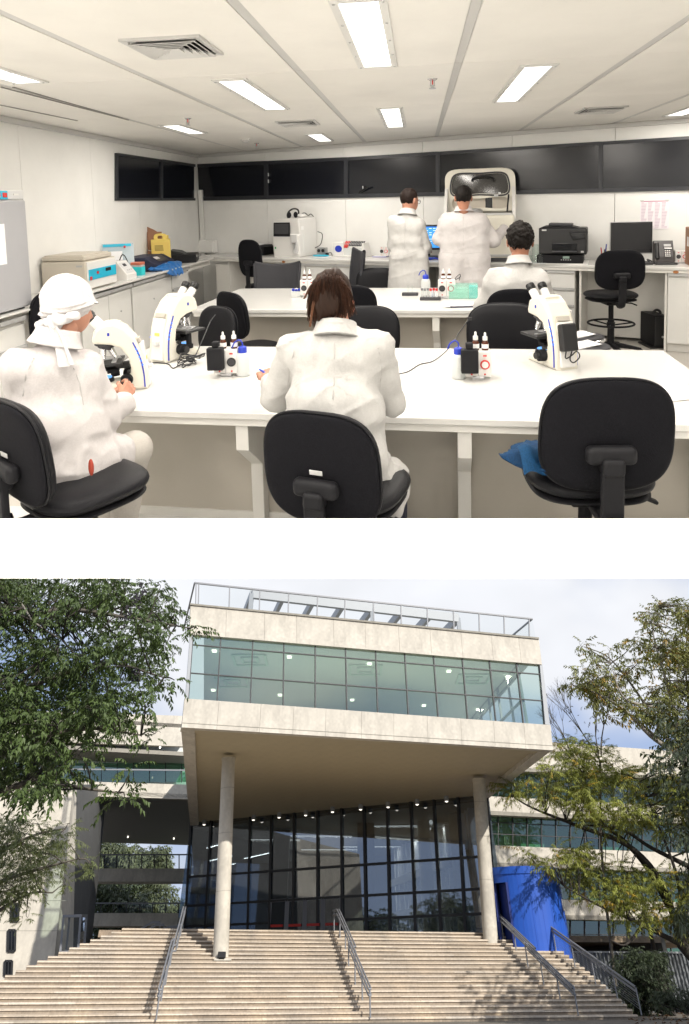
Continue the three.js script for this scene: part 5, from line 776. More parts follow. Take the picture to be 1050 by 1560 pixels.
function person(label, o) {
  const org = o.at, t = labThing('person', label, 'person', org), R = (p) => p.clone().sub(org), rel = (list) => list.map((c) => [c[0] - org.x, c[1] - org.y, c[2] - org.z, c[3] - org.x, c[4] - org.y, c[5] - org.z, c[6], c[7]]);
  const hm = headFrame(R(o.head.c), o.head.yaw, o.head.pitch || 0, o.head.roll || 0, o.head.s || 1);
  // one continuous body under the clothes, with head and hands
  const inner = rel([...o.torso, ...o.arms, ...o.legs]).map((c) => [...c.slice(0, 6), Math.max(0.022, c[6] - 0.022), Math.max(0.02, c[7] - 0.022)]);
  const neckB = rel([bone(o.neck, o.head.c.clone().add(V(0, -0.04, 0)), 0.058, 0.052)]);
  const bs = [...inner, ...neckB], [lo, hi] = bounds(bs, 0.03);
  const geos = [sdfMesh(field(bs, 0.035), lo, hi, 0.016), headGeo(hm)];
  const gloves = [];
  for (const h of o.hands || []) (h.glove ? gloves : geos).push(handGeo(R(h.wrist), h.dir, h.up, h.s || 1, h.side, h.curl ?? 1.2));
  const body = part('body', geos, o.skin || M.skin, t);
  if (gloves.length) part('glove', gloves, M.offwhite, t);
  eyes(hm, t);
  // the coat: torso, sleeves and skirt, a little looser, with folds
  const cb = rel([...o.torso, ...o.arms, ...(o.skirt || [])]), [l2, h2] = bounds(cb, 0.05), fold = foldOf(o.fold || 0.3, o.seed || 1, o.amp || 0.016), nT = o.torso.length, fT = field([...cb.slice(0, nT), ...cb.slice(nT + o.arms.length)], 0.05), fA = field(cb.slice(nT, nT + o.arms.length), 0.03), cf = (x, y, z) => smin(fT(x, y, z), fA(x, y, z), o.armpit || 0.025), nk = R(o.neck), seam = o.seam;
  const coat = part('coat', sdfMesh((x, y, z) => { let d = cf(x, y, z) ; if (d < 0.06 && d > -0.06) d -= fold(x + org.x, y, z) ; const hx = x - nk.x, hz = z - nk.z; const rr = Math.hypot(hx, hz); if (y > nk.y - 0.03) d = Math.max(d, 0.07 - rr); return d; }, l2, h2, o.cell || 0.011), o.coat || M.coat, t);
  for (const line of o.seams || []) {
    const pts = []; for (let i = 0; i < line.length - 1; i++) for (let k = 0; k < 8; k++) { const q = k / 8, d = rayL(line[i][0] + (line[i + 1][0] - line[i][0]) * q, line[i][1] + (line[i + 1][1] - line[i][1]) * q); for (let tt = 1.6; tt < 9; tt += 0.006) { const x = d.x * tt - org.x, y = d.y * tt - org.y, z = d.z * tt - org.z, f = cf(x, y, z); if (f > 0.1) { tt += f * 0.6; continue; } if (f - fold(x + org.x, y, z) < 0) { pts.push(V(x - d.x * 0.0015, y - d.y * 0.0015, z - d.z * 0.0015)); break; } } }
    if (pts.length > 4) part('seam', tube(pts, 0.003, pts.length * 2, 5), M.seam, coat);
  }
  if (o.pants) { const pb = rel(o.pants), [a, b] = bounds(pb, 0.03); part('trousers', sdfMesh(field(pb, 0.03), a, b, 0.014), o.pantsMat || M.coat, t); }
  for (const s of o.shoes || []) part('shoe', [ball(0.05, s.x - org.x, s.y - org.y + 0.045, s.z - org.z - 0.05, 0.9, 0.8, 2.2, 16), box(0.085, 0.02, 0.24, s.x - org.x, s.y - org.y + 0.012, s.z - org.z - 0.05, 0.008)], M.black, t);
  const cm = new THREE.Matrix4().compose(nk.clone().add(V(0, o.collarY ?? 0, 0)), new THREE.Quaternion().setFromEuler(new THREE.Euler(o.collarPitch ?? -0.25, o.head.bodyYaw ?? o.head.yaw, 0, 'YXZ')), V(1, 1, 1));
  lapel(cm, o.collarR || 0.078, 0.075, coat, o.coat || M.coat);
  o.extra?.(t, hm, R, coat);
  return sinkRoot(t);
}
const J = (u, v, d) => pd(u, v, d);
// ---- the writing woman in the middle foreground
{
  const sl = J(450, 533, 2.55), sr = J(574, 531, 2.58), el = J(418, 606, 2.60), er = J(598, 614, 2.66), wl = J(415, 580, 2.88), wr = J(565, 592, 2.95);
  const hipL = J(478, 745, 2.52), hipR = J(560, 745, 2.56), kL = J(500, 735, 2.98), kR = J(600, 735, 2.98);
  person('woman with tied-back dark brown hair in a white coat, writing at the front table', {
    at: V(J(515, 700, 2.5).x, YF, -2.5), seed: 3, amp: 0.023, cell: 0.0085, seams: [[[510, 522], [509, 580], [507, 625]], [[449, 532], [442, 560], [438, 592]], [[576, 530], [582, 560], [578, 596]]], fold: 0.6, head: { c: J(507, 466, 2.70), yaw: 0.05, pitch: -0.5, roll: 0.06, s: 1.0, bodyYaw: 0 }, neck: J(512, 506, 2.6),
    torso: [bone(sl, sr, 0.062), bone(J(478, 552, 2.56), J(548, 552, 2.58), 0.105), bone(J(485, 620, 2.46), J(540, 622, 2.5), 0.118), bone(J(488, 690, 2.45), J(545, 692, 2.48), 0.112), bone(J(490, 745, 2.5), J(560, 740, 2.52), 0.125), bone(J(512, 545, 2.56), J(512, 512, 2.6), 0.07, 0.06)],
    arms: [bone(sl, el, 0.066, 0.054), bone(el, wl, 0.054, 0.042), bone(sr, er, 0.066, 0.054), bone(er, wr, 0.054, 0.042)],
    legs: [bone(hipL, kL, 0.085, 0.065), bone(hipR, kR, 0.085, 0.065), bone(kL, J(500, 960, 2.9), 0.06, 0.045), bone(kR, J(600, 960, 2.9), 0.06, 0.045)],
    skirt: [bone(J(560, 745, 2.52), J(596, 735, 2.66), 0.10, 0.07), bone(J(590, 765, 2.5), J(600, 720, 2.62), 0.06, 0.06)],
    hands: [{ wrist: wl.clone().add(V(-0.028, 0.012, 0.0)), dir: V(-0.35, 0.1, -0.9), up: V(-0.3, 1, 0), s: 0.9, side: 1, curl: 1.3 }, { wrist: wr, dir: V(-0.5, -0.1, -1), up: V(0, 1, 0), s: 0.85, side: -1, curl: 0.8 }],
    pants: [bone(hipL, kL, 0.088, 0.07), bone(hipR, kR, 0.088, 0.07), bone(kL, J(500, 980, 2.9), 0.066, 0.052), bone(kR, J(600, 980, 2.9), 0.066, 0.052)], pantsMat: M.navy, collarY: 0.012, collarPitch: -0.45,
    extra: (t, m, R) => {
      const f = (x, y, z) => { let d = ell(x, y - 0.03, z - 0.022, 0.088, 0.105, 0.104); d = smin(d, ell(x + 0.062, y + 0.045, z - 0.02, 0.03, 0.085, 0.06), 0.03); d = smin(d, ell(x - 0.015, y - 0.06, z - 0.105, 0.055, 0.06, 0.04), 0.05); d = smin(d, ell(x + 0.02, y + 0.02, z - 0.115, 0.06, 0.07, 0.03), 0.04); const s = Math.sin(x * 210 + y * 60 + 6 * noise3(x * 20, y * 20, z * 20)) * 0.0012 + Math.sin(x * 90 - y * 35 + 5 * noise3(x * 14, y * 14, z * 14)) * 0.0016; d -= s; d = Math.max(d, -(z + 0.05) - Math.max(0, y) * 0.3); d = Math.max(d, -(y + 0.115)); return d; };
      const h = part('hair', sdfMesh(f, V(-0.13, -0.15, -0.12), V(0.13, 0.2, 0.19), 0.0052).applyMatrix4(m), M.hairBrown, t);
      const r = rngOf(5), lock = [];
      for (let i = 0; i < 420; i++) { const x = (r() - 0.5) * 0.175, y0 = 0.13 - x * x * 6, b = 0.136 + 0.022 * r(); const ax = x * 0.4 + (r() - 0.5) * 0.03; lock.push(tube([[ax, y0 * 0.95, 0.05 + 0.06 * r()], [(ax + x) / 2 + (r() - 0.5) * 0.02, y0 * 0.5, b + 0.008], [x, -0.01 + 0.02 * r(), b - 0.004], [x * (1.05 + 0.15 * r()), -0.1 + 0.06 * r(), b - 0.04]], 0.0007 + 0.0009 * r(), 9, 3)); }
      part('hair_strand', merge(lock.slice(0, 210)).applyMatrix4(m), M.hairBrown, h); part('hair_strand', merge(lock.slice(210)).applyMatrix4(m), soft(lin(0.05, 0.021, 0.012), 0.45), h);
      const lt = []; for (const [a, b, c, d] of [[0.01, 0.13, -0.02, -0.09], [-0.02, 0.12, -0.085, -0.03], [-0.03, 0.06, -0.11, 0.0], [0.03, 0.12, 0.05, -0.05], [-0.05, 0.02, -0.09, -0.12]]) for (let k = 0; k < 4; k++) lt.push(tube([[a + k * 0.002, b, 0.1], [(a + c) / 2 + k * 0.003, (b + d) / 2 + 0.02, 0.14], [c + k * 0.002, d, 0.11]], 0.0014, 12, 4)); part('loose_strand', merge(lt).applyMatrix4(m), M.hairBlonde, h);
      part('ear', ball(0.03, 0.083, -0.01, 0.018, 0.35, 1.1, 0.65, 14).applyMatrix4(m), mat(lin(0.5, 0.16, 0.09), 0.5), t);
    },
  });
  const a = J(399, 565, 2.95), b = J(412, 574, 2.86), t = labThing('pen', 'blue pen in the hand of the writing woman', 'pen', a); part('barrel', rod(V(0, 0, 0), b.clone().sub(a), 0.006, 10), M.blue, t); part('cap_end', rod(V(0, 0, 0), a.clone().sub(b).multiplyScalar(0.25), 0.0045, 10), M.blueBright, t);
}
// ---- the woman in the white cap at the left microscope
{
  const sl = J(30, 562, 2.34), sr = J(126, 558, 2.54), er = J(162, 634, 2.58), wr = J(187, 614, 2.74), el = J(95, 640, 2.80), wl = J(160, 606, 2.88), hip = J(105, 735, 2.38), k1 = J(205, 684, 2.72), k2 = J(185, 690, 2.95);
  person('woman in a white head cap and white coat, looking into the left microscope', {
    at: V(hip.x, YF, -2.4), seed: 9, amp: 0.021, cell: 0.0085, seams: [[[52, 545], [40, 570], [34, 610]], [[112, 560], [122, 585], [128, 622]]], fold: -0.5, coat: M.coatPink, head: { c: J(106, 470, 2.52), yaw: -0.5, pitch: -0.28, roll: 0.05, s: 0.93, bodyYaw: -0.6 }, neck: J(88, 512, 2.45),
    torso: [bone(sl, sr, 0.066), bone(J(58, 590, 2.40), J(106, 588, 2.48), 0.118), bone(J(72, 650, 2.36), J(112, 650, 2.44), 0.13), bone(J(85, 710, 2.36), J(125, 705, 2.44), 0.13), bone(J(85, 555, 2.42), J(88, 520, 2.45), 0.085, 0.062)],
    arms: [bone(sl, el, 0.07, 0.056), bone(el, wl, 0.054, 0.044), bone(sr, er, 0.068, 0.058), bone(er, wr, 0.056, 0.046)],
    legs: [bone(hip, k1, 0.09, 0.07), bone(hip, k2, 0.09, 0.07), bone(k1, J(175, 860, 2.66), 0.06, 0.05), bone(k2, J(150, 860, 2.8), 0.06, 0.05)],
    skirt: [bone(J(112, 712, 2.38), J(180, 688, 2.6), 0.105, 0.075), bone(J(125, 735, 2.36), J(190, 706, 2.62), 0.06, 0.03), bone(J(100, 735, 2.36), J(130, 730, 2.44), 0.09, 0.06)],
    hands: [{ wrist: J(188, 606, 2.77), dir: V(-0.05, 0.35, -1), up: V(0.9, 0.5, 0), s: 0.9, side: -1, curl: 1.1 }, { wrist: wl, dir: V(0.3, 0.2, -0.8), up: V(-0.6, 0.8, 0), s: 0.9, side: 1, curl: 1.2 }],
    pants: [bone(hip, k1, 0.095, 0.078), bone(hip, k2, 0.095, 0.075), bone(k1, J(178, 870, 2.66), 0.068, 0.055), bone(k2, J(150, 870, 2.8), 0.068, 0.055)], pantsMat: mat(lin(0.5, 0.47, 0.43), 0.9, { map: T.cloth }), collarY: 0.005, collarPitch: -0.3,
    extra: (t, m, R) => {
      const f = (x, y, z) => { let d = ell(x, y - 0.038, z - 0.02, 0.096, 0.112, 0.112); const A = Math.atan2(x, z - 0.01), rr = Math.hypot(x, z); d -= 0.0042 * Math.sin(A * 19 + y * 34 + 3 * noise3(x * 12, y * 12, z * 12)) * (y > 0.03 ? Math.min(1, rr * 14) : 0.25); const band = Math.exp(-(((y + 0.012 + 0.3 * (z - 0.02) - 0.2 * x) / 0.026) ** 2)); d -= 0.017 * band; d -= 0.005 * Math.sin((y + 0.25 * z) * 260 + 3 * Math.sin(A * 2)) * band; const cut = z + 0.055 - 0.25 * Math.max(0, 0.06 - Math.abs(x)); d = Math.max(d, -(y + 0.062) + 0.0); if (y < 0.035) d = Math.max(d, -cut); return d; };
      const cap = part('head_cap', sdfMesh(f, V(-0.13, -0.11, -0.14), V(0.13, 0.18, 0.16), 0.0052).applyMatrix4(m), soft(lin(0.63, 0.61, 0.61), 0.9, { map: T.cloth, bumpMap: T.clothBump, bumpScale: 0.001 }), t);
      const kn = [0.06, -0.066, 0.094]; part('knot', sdfMesh((x, y, z) => smin(ell(x - kn[0], y - kn[1], z - kn[2], 0.028, 0.034, 0.024), smin(capsule(x, y, z, [kn[0], kn[1], kn[2], -0.03, -0.085, 0.105, 0.026, 0.02]), capsule(x, y, z, [kn[0], kn[1], kn[2], 0.1, -0.03, 0.03, 0.022, 0.02]), 0.02), 0.02) - 0.004 * Math.sin(x * 180 + y * 120), V(-0.1, -0.14, -0.01), V(0.15, 0.03, 0.16), 0.005).applyMatrix4(m), cap.material, cap);
      part('scarf_tail', sheet((a, b) => { const w = (a - 0.5) * (0.03 + 0.035 * b); return [0.065 + 0.085 * b + w * 0.6, -0.07 - 0.175 * b + w * 0.3, 0.112 - 0.075 * b - w * 0.7 + 0.012 * Math.sin(a * 9) + 0.03 * b * b]; }, 14, 12).applyMatrix4(m), soft(lin(0.63, 0.61, 0.61), 0.9, { map: T.cloth, side: THREE.DoubleSide }), cap);
      const rd = R(J(139, 712, 2.22)); part('red_lining', ball(0.02, rd.x, rd.y, rd.z, 0.5, 1.6, 0.5).rotateZ(0), mat(lin(0.3, 0.04, 0.02), 0.8), t);
    },
  });
}
// ---- standing man with glasses
{
  const D = 7.45, sl = J(602, 338, D), sr = J(637, 342, D), el = J(600, 374, D + 0.02), er = J(648, 376, D + 0.04), wl = J(626, 376, D + 0.26), wr = J(652, 380, D + 0.36);
  const hip = J(622, 395, D), f1 = V(hip.x - 0.1, YF, -D), f2 = V(hip.x + 0.1, YF, -D - 0.1);
  person('standing man with short dark hair and glasses in a belted white coat', {
    at: V(hip.x, YF, -D), collarY: -0.012, collarR: 0.08, seed: 21, amp: 0.012, cell: 0.011, seams: [[[618, 332], [617, 360], [616, 384]], [[640, 343], [641, 356], [640, 368]]], head: { c: J(624.5, 306, D + 0.02), yaw: -0.75, pitch: -0.2, s: 1.1, bodyYaw: -0.3 }, neck: J(621, 321, D),
    torso: [bone(J(620, 340, D), J(621, 322, D), 0.1, 0.066), bone(sl, sr, 0.075), bone(J(613, 346, D), J(628, 348, D), 0.125), bone(J(612, 367, D), J(629, 369, D), 0.125), bone(J(612, 388, D), J(631, 389, D), 0.125)],
    arms: [bone(sl, el, 0.08, 0.066), bone(el, wl, 0.064, 0.05), bone(sr, er, 0.08, 0.068), bone(er, wr, 0.066, 0.052)],
    legs: [bone(J(615, 400, D), V(f1.x, YF + 0.1, f1.z), 0.09, 0.05), bone(J(630, 400, D), V(f2.x, YF + 0.1, f2.z), 0.09, 0.05)],
    skirt: [bone(J(613, 395, D), J(613, 440, D), 0.14, 0.17), bone(J(634, 396, D), J(632, 440, D), 0.14, 0.17)],
    hands: [{ wrist: wr, dir: V(0.1, -0.1, -1), up: V(0, 1, 0), s: 0.95, side: -1, curl: 0.9 }, { wrist: wl, dir: V(0.4, -0.1, -1), up: V(0, 1, 0), s: 0.95, side: 1, curl: 0.9 }],
    pants: [bone(J(615, 400, D), V(f1.x, YF + 0.08, f1.z), 0.1, 0.07), bone(J(630, 400, D), V(f2.x, YF + 0.08, f2.z), 0.1, 0.07)], pantsMat: M.navy, shoes: [f1, f2],
    extra: (t, m, R) => {
      shortHair(m, { seed: 4, mat: soft(lin(0.014, 0.008, 0.006), 0.6) }, t);
      const g = part('glasses', [torus(0.021, 0.0025, -0.031, 0.008, -0.104), torus(0.021, 0.0025, 0.031, 0.008, -0.104), rod([-0.01, 0.01, -0.105], [0.01, 0.01, -0.105], 0.002), rod([0.052, 0.01, -0.102], [0.08, 0.014, 0.01], 0.002), rod([-0.052, 0.01, -0.102], [-0.08, 0.014, 0.01], 0.002)].map((q) => q.applyMatrix4(m)), M.black, t);
      const b0 = R(J(598, 390, D - 0.0)), b1 = R(J(634, 385, D)); part('belt', [beam(V(b0.x, b0.y, b0.z + 0.17), V((b0.x + b1.x) / 2, (b0.y + b1.y) / 2 - 0.01, b0.z + 0.205), 0.014, 0.04), beam(V((b0.x + b1.x) / 2, (b0.y + b1.y) / 2 - 0.01, b0.z + 0.205), V(b1.x, b1.y + 0.02, b1.z + 0.175), 0.014, 0.04)], M.coat, t);
      part('ear', ball(0.028, 0.08, -0.005, 0.014, 0.35, 1.1, 0.65, 12).applyMatrix4(m), M.skin, t);
    },
  });
}
// ---- broad standing man at the big analyser
{
  const D = 7.35, sl = J(683, 338, D), sr = J(730, 338, D), el = J(669, 364, D + 0.02), er = J(751, 366, D + 0.04), wl = J(684, 370, D + 0.3), wr = J(768, 349, D + 0.3);
  const hip = J(705, 395, D), f1 = V(hip.x - 0.12, YF, -D), f2 = V(hip.x + 0.12, YF, -D);
  person('broad standing man with short black hair in a white coat, reaching into the big analyser', {
    at: V(hip.x, YF, -D), collarY: -0.018, collarR: 0.082, seed: 33, amp: 0.012, cell: 0.011, seams: [[[706, 330], [706, 360], [706, 384]], [[674, 384], [706, 387], [736, 384]]], coat: M.coatPink, skin: M.skinDark, head: { c: J(706, 302, D - 0.02), yaw: -0.05, pitch: -0.1, s: 1.1, bodyYaw: 0 }, neck: J(706, 316, D),
    torso: [bone(J(706, 338, D), J(706, 318, D), 0.12, 0.07), bone(sl, sr, 0.085), bone(J(689, 345, D), J(725, 345, D), 0.155), bone(J(692, 368, D), J(724, 368, D), 0.16), bone(J(692, 390, D), J(724, 390, D), 0.16)],
    arms: [bone(sl, el, 0.09, 0.072), bone(el, wl, 0.07, 0.055), bone(sr, er, 0.092, 0.078), bone(er, wr, 0.074, 0.05)],
    legs: [bone(J(694, 405, D), V(f1.x, YF + 0.1, f1.z), 0.1, 0.05), bone(J(717, 405, D), V(f2.x, YF + 0.1, f2.z), 0.1, 0.05)],
    skirt: [bone(J(693, 398, D), J(692, 440, D), 0.165, 0.18), bone(J(723, 398, D), J(724, 440, D), 0.165, 0.18)],
    hands: [{ wrist: wr, dir: V(0.15, 0.25, -1), up: V(0.3, 1, 0), s: 1, side: -1, curl: 0.8, glove: true }, { wrist: wl, dir: V(0.2, 0, -1), up: V(0, 1, 0), s: 1, side: 1, curl: 0.9, glove: true }],
    pants: [bone(J(694, 405, D), V(f1.x, YF + 0.08, f1.z), 0.11, 0.075), bone(J(717, 405, D), V(f2.x, YF + 0.08, f2.z), 0.11, 0.075)], pantsMat: M.navy, shoes: [f1, f2],
    extra: (t, m) => { shortHair(m, { seed: 8 }, t); for (const s of [-1, 1]) part('ear', ball(0.028, s * 0.081, -0.005, 0.014, 0.35, 1.1, 0.65, 12).applyMatrix4(m), M.skinDark, t); },
  });
}
// ---- seated man with curly hair at the middle table
{
  const D = 5.42, sl = J(757, 423, D), sr = J(820, 423, D), el = J(736, 464, D + 0.02), er = J(836, 464, D + 0.02), wl = J(742, 466, D + 0.32), wr = J(815, 466, D + 0.32), hip = J(788, 500, D - 0.05);
  person('seated man with short curly black hair in a white coat at the middle table', {
    at: V(hip.x, YF, -D), collarY: -0.012, collarR: 0.08, seed: 44, amp: 0.019, cell: 0.012, skin: M.skinDark, head: { c: J(792, 368, D + 0.06), yaw: 0.0, pitch: -0.15, s: 1.2, bodyYaw: 0 }, neck: J(790, 393, D),
    torso: [bone(J(789, 420, D), J(790, 394, D), 0.11, 0.068), bone(sl, sr, 0.066), bone(J(768, 436, D), J(812, 436, D), 0.14), bone(J(770, 470, D - 0.03), J(810, 470, D - 0.03), 0.145), bone(hip.clone().add(V(-0.08, 0, 0)), hip.clone().add(V(0.08, 0, 0)), 0.13)],
    arms: [bone(sl, el, 0.08, 0.066), bone(el, wl, 0.064, 0.05), bone(sr, er, 0.08, 0.066), bone(er, wr, 0.064, 0.05)],
    legs: [bone(hip.clone().add(V(-0.09, 0, 0)), hip.clone().add(V(-0.1, 0, -0.42)), 0.09, 0.07), bone(hip.clone().add(V(0.09, 0, 0)), hip.clone().add(V(0.1, 0, -0.42)), 0.09, 0.07), bone(hip.clone().add(V(-0.1, 0, -0.42)), V(hip.x - 0.1, YF + 0.1, -D - 0.35), 0.065, 0.045), bone(hip.clone().add(V(0.1, 0, -0.42)), V(hip.x + 0.1, YF + 0.1, -D - 0.35), 0.065, 0.045)],
    skirt: [bone(hip, hip.clone().add(V(0, -0.06, -0.15)), 0.14, 0.13)],
    hands: [{ wrist: wl, dir: V(0.2, 0, -1), up: V(0, 1, 0), side: 1, curl: 1 }, { wrist: wr, dir: V(-0.2, 0, -1), up: V(0, 1, 0), side: -1, curl: 1 }],
    pants: [bone(hip.clone().add(V(-0.09, 0, 0)), hip.clone().add(V(-0.1, 0, -0.42)), 0.095, 0.078), bone(hip.clone().add(V(0.09, 0, 0)), hip.clone().add(V(0.1, 0, -0.42)), 0.095, 0.078), bone(hip.clone().add(V(-0.1, 0, -0.42)), V(hip.x - 0.1, YF + 0.08, -D - 0.35), 0.075, 0.06), bone(hip.clone().add(V(0.1, 0, -0.42)), V(hip.x + 0.1, YF + 0.08, -D - 0.35), 0.075, 0.06)], pantsMat: M.navy,
    shoes: [V(hip.x - 0.1, YF, -D - 0.35), V(hip.x + 0.1, YF, -D - 0.35)],
    extra: (t, m) => { shortHair(m, { curly: 1, seed: 2, low: -0.09 }, t); for (const s of [-1, 1]) part('ear', ball(0.028, s * 0.082, -0.01, 0.014, 0.35, 1.1, 0.65, 12).applyMatrix4(m), M.skinDark, t); },
  });
}
// ================================================================ THE PLAZA: stairs and buildings
T.concrete = grainTex((u, v) => { const s = tn(u, v, 4, 31, 5), f = tn(u, v, 40, 33, 2), st = tn(u * 1.0, v * 0.25, 26, 35, 3); const k = 0.95 + 0.12 * (s - 0.5) + 0.1 * (f - 0.5) + 0.14 * (st - 0.5); return [k, k * 0.985, k * 0.955]; }, 512, 5);
T.stone = grainTex((u, v) => { const s = tn(u, v, 5, 41, 5), f = tn(u, v, 60, 43, 2); const k = 0.88 + 0.4 * (s - 0.5) + 0.22 * (f - 0.5); return [k, k * (0.98 - 0.05 * s), k * (0.96 - 0.12 * s)]; }, 512, 4);
T.stoneBump = grainTex((u, v) => tn(u, v, 50, 47, 3), 256, 1.2, false);
T.slat = grainTex((u, v) => (((v * 16) % 1) < 0.35 ? 0.45 : 1), 256, 3.2);
Object.assign(M, {
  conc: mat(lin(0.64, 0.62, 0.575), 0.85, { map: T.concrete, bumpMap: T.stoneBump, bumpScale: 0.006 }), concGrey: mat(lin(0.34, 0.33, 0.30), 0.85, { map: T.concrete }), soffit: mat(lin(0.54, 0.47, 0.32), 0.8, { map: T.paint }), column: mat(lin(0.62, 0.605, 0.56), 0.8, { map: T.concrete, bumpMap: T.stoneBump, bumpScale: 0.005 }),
  step: mat(lin(0.47, 0.405, 0.335), 0.9, { map: T.stone, bumpMap: T.stoneBump, bumpScale: 0.006 }), nosing: mat(lin(0.82, 0.79, 0.73), 0.85, { map: T.stone }), paving: mat(lin(0.24, 0.235, 0.22), 0.9, { map: T.stone }),
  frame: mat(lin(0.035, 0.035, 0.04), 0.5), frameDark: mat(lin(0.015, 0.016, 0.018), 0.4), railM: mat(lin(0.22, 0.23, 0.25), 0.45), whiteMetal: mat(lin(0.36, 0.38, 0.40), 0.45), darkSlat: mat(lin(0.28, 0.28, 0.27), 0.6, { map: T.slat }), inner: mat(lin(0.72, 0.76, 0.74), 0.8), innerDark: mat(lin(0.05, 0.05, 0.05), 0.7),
  kiosk: mat(lin(0.012, 0.095, 0.52), 0.55, { map: T.paint }), kioskIn: mat(lin(0.004, 0.02, 0.16), 0.6),
  ribbon: new THREE.MeshPhysicalMaterial({ color: lin(0.82, 0.9, 0.85), roughness: 0.0, transmission: 1, thickness: 0, ior: 2.1 }),
  hallGlass: new THREE.MeshPhysicalMaterial({ color: lin(0.54, 0.60, 0.66), roughness: 0.0, transmission: 1, thickness: 0, ior: 2.5 }),
  wingGlass: new THREE.MeshPhysicalMaterial({ color: lin(0.5, 0.72, 0.6), roughness: 0.02, transmission: 1, thickness: 0, ior: 2.1 }),
  railGlass: new THREE.MeshPhysicalMaterial({ color: lin(0.97, 0.98, 0.98), roughness: 0, transmission: 1, thickness: 0, ior: 1.25 }),
});
M.nosings = [[0.82, 0.79, 0.73], [0.74, 0.7, 0.63], [0.86, 0.84, 0.79]].map((c) => mat(lin(...c), 0.85, { map: T.stone })); M.steps = [[0.43, 0.395, 0.35], [0.39, 0.35, 0.30], [0.46, 0.425, 0.38]].map((c) => mat(lin(...c), 0.9, { map: T.stone, bumpMap: T.stoneBump, bumpScale: 0.006 }));
const glow = (k) => new THREE.MeshStandardMaterial({ color: lin(0.8, 0.8, 0.75), emissive: lin(1, 0.93, 0.8), emissiveIntensity: k });
// the plaza ground and the flight of steps
const BL = wd(277, 1108, 44), YS = BL.y, BR = wy(843, 1143, YS);                        // lower corners of the overhanging block
const E = BR.clone().sub(BL).setY(0).normalize(), N = V(-E.z, 0, E.x);                   // along the front, and towards the viewer
const vplane = (p, n = N) => new THREE.Plane().setFromNormalAndCoplanarPoint(n, p);
const shift = (p, d) => p.clone().addScaledVector(N, d);
const NS = 20, RISE = 0.166, TREAD = 0.52, S0 = V(0, 0, -46.5), HT = NS * RISE;
const stairP = (s) => vplane(shift(S0, -s));                                            // vertical plane s metres up the flight
const along = (p) => p.clone().sub(S0).dot(E), locX = (u, v, s) => along(wp(u, v, stairP(s)));
const ON = (x, y, s) => S0.clone().addScaledVector(E, x).addScaledVector(N, -s).setY(y);
const yawE = Math.atan2(-E.z, E.x);
{
  const g = new THREE.Group(); g.name = 'ground'; g.userData.kind = 'structure'; scene.add(g);
  part('paving_sheet', new THREE.PlaneGeometry(1600, 1600).rotateX(-Math.PI / 2).translate(0, 0, -300), M.paving, g);
  const st = new THREE.Group(); st.name = 'staircase'; st.userData.kind = 'structure'; st.position.copy(S0); st.rotation.y = yawE; scene.add(st);
  for (let k = 0; k < NS; k++) {
    const j = NS - 1 - k, s = k * TREAD, top = (k + 1) * RISE, v = 1421 + 6.8 * j;
    const xl = j > 11 ? -40 : locX(185 - 16.3 * j, v, s), xr = locX(820 + 8 * j, v, s), depth = k === NS - 1 ? 2 : TREAD + 0.03;
    const rough = rngOf(k + 50), prof = [[0, 0], [0, top - 0.055], [0.028, top - 0.05], [0.034, top - 0.02], [0.02, top - 0.002 - 0.003 * rough()], [-depth, top], [-depth, 0]];
    part('step', new THREE.ExtrudeGeometry(new THREE.Shape(prof.map(([z, y]) => new THREE.Vector2(-z, y))), { depth: xr - xl, bevelEnabled: false }).rotateY(Math.PI / 2).translate(xl, 0, -s), M.steps[k % 3], st);
    for (let x = xl; x < xr - 0.05;) { const w = Math.min(xr - x, 2.3 + 1.1 * rough()), last = xr - x - w < 0.6, L = last ? xr - x : w, dz = 0.006 * (rough() - 0.5), dy = 0.005 * (rough() - 0.5), ch = 0.03 + 0.012 * rough(); part('nosing', new THREE.ExtrudeGeometry(new THREE.Shape([[-0.05, -0.066], [-0.05, -ch], [0.0, 0.005], [0.2, 0.005], [0.2, -0.066]].map(([a, b]) => new THREE.Vector2(a, b))), { depth: L - 0.012, bevelEnabled: false }).rotateY(Math.PI / 2).translate(x + 0.004, top + dy, -s + dz), M.nosings[Math.floor(rough() * 3)], st); x += L; }
  }
  const lx = locX(150, 1421, NS * TREAD), rx = locX(880, 1415, NS * TREAD);
  part('landing', box(rx - lx + 14, 0.3, 46, (rx + lx) / 2 + 7, HT - 0.16, -NS * TREAD - 24.5), M.step, st);
  part('landing_side', box(0.3, HT, 46, rx + 7, HT / 2 - 0.02, -NS * TREAD - 24.5), M.concGrey, st);
}
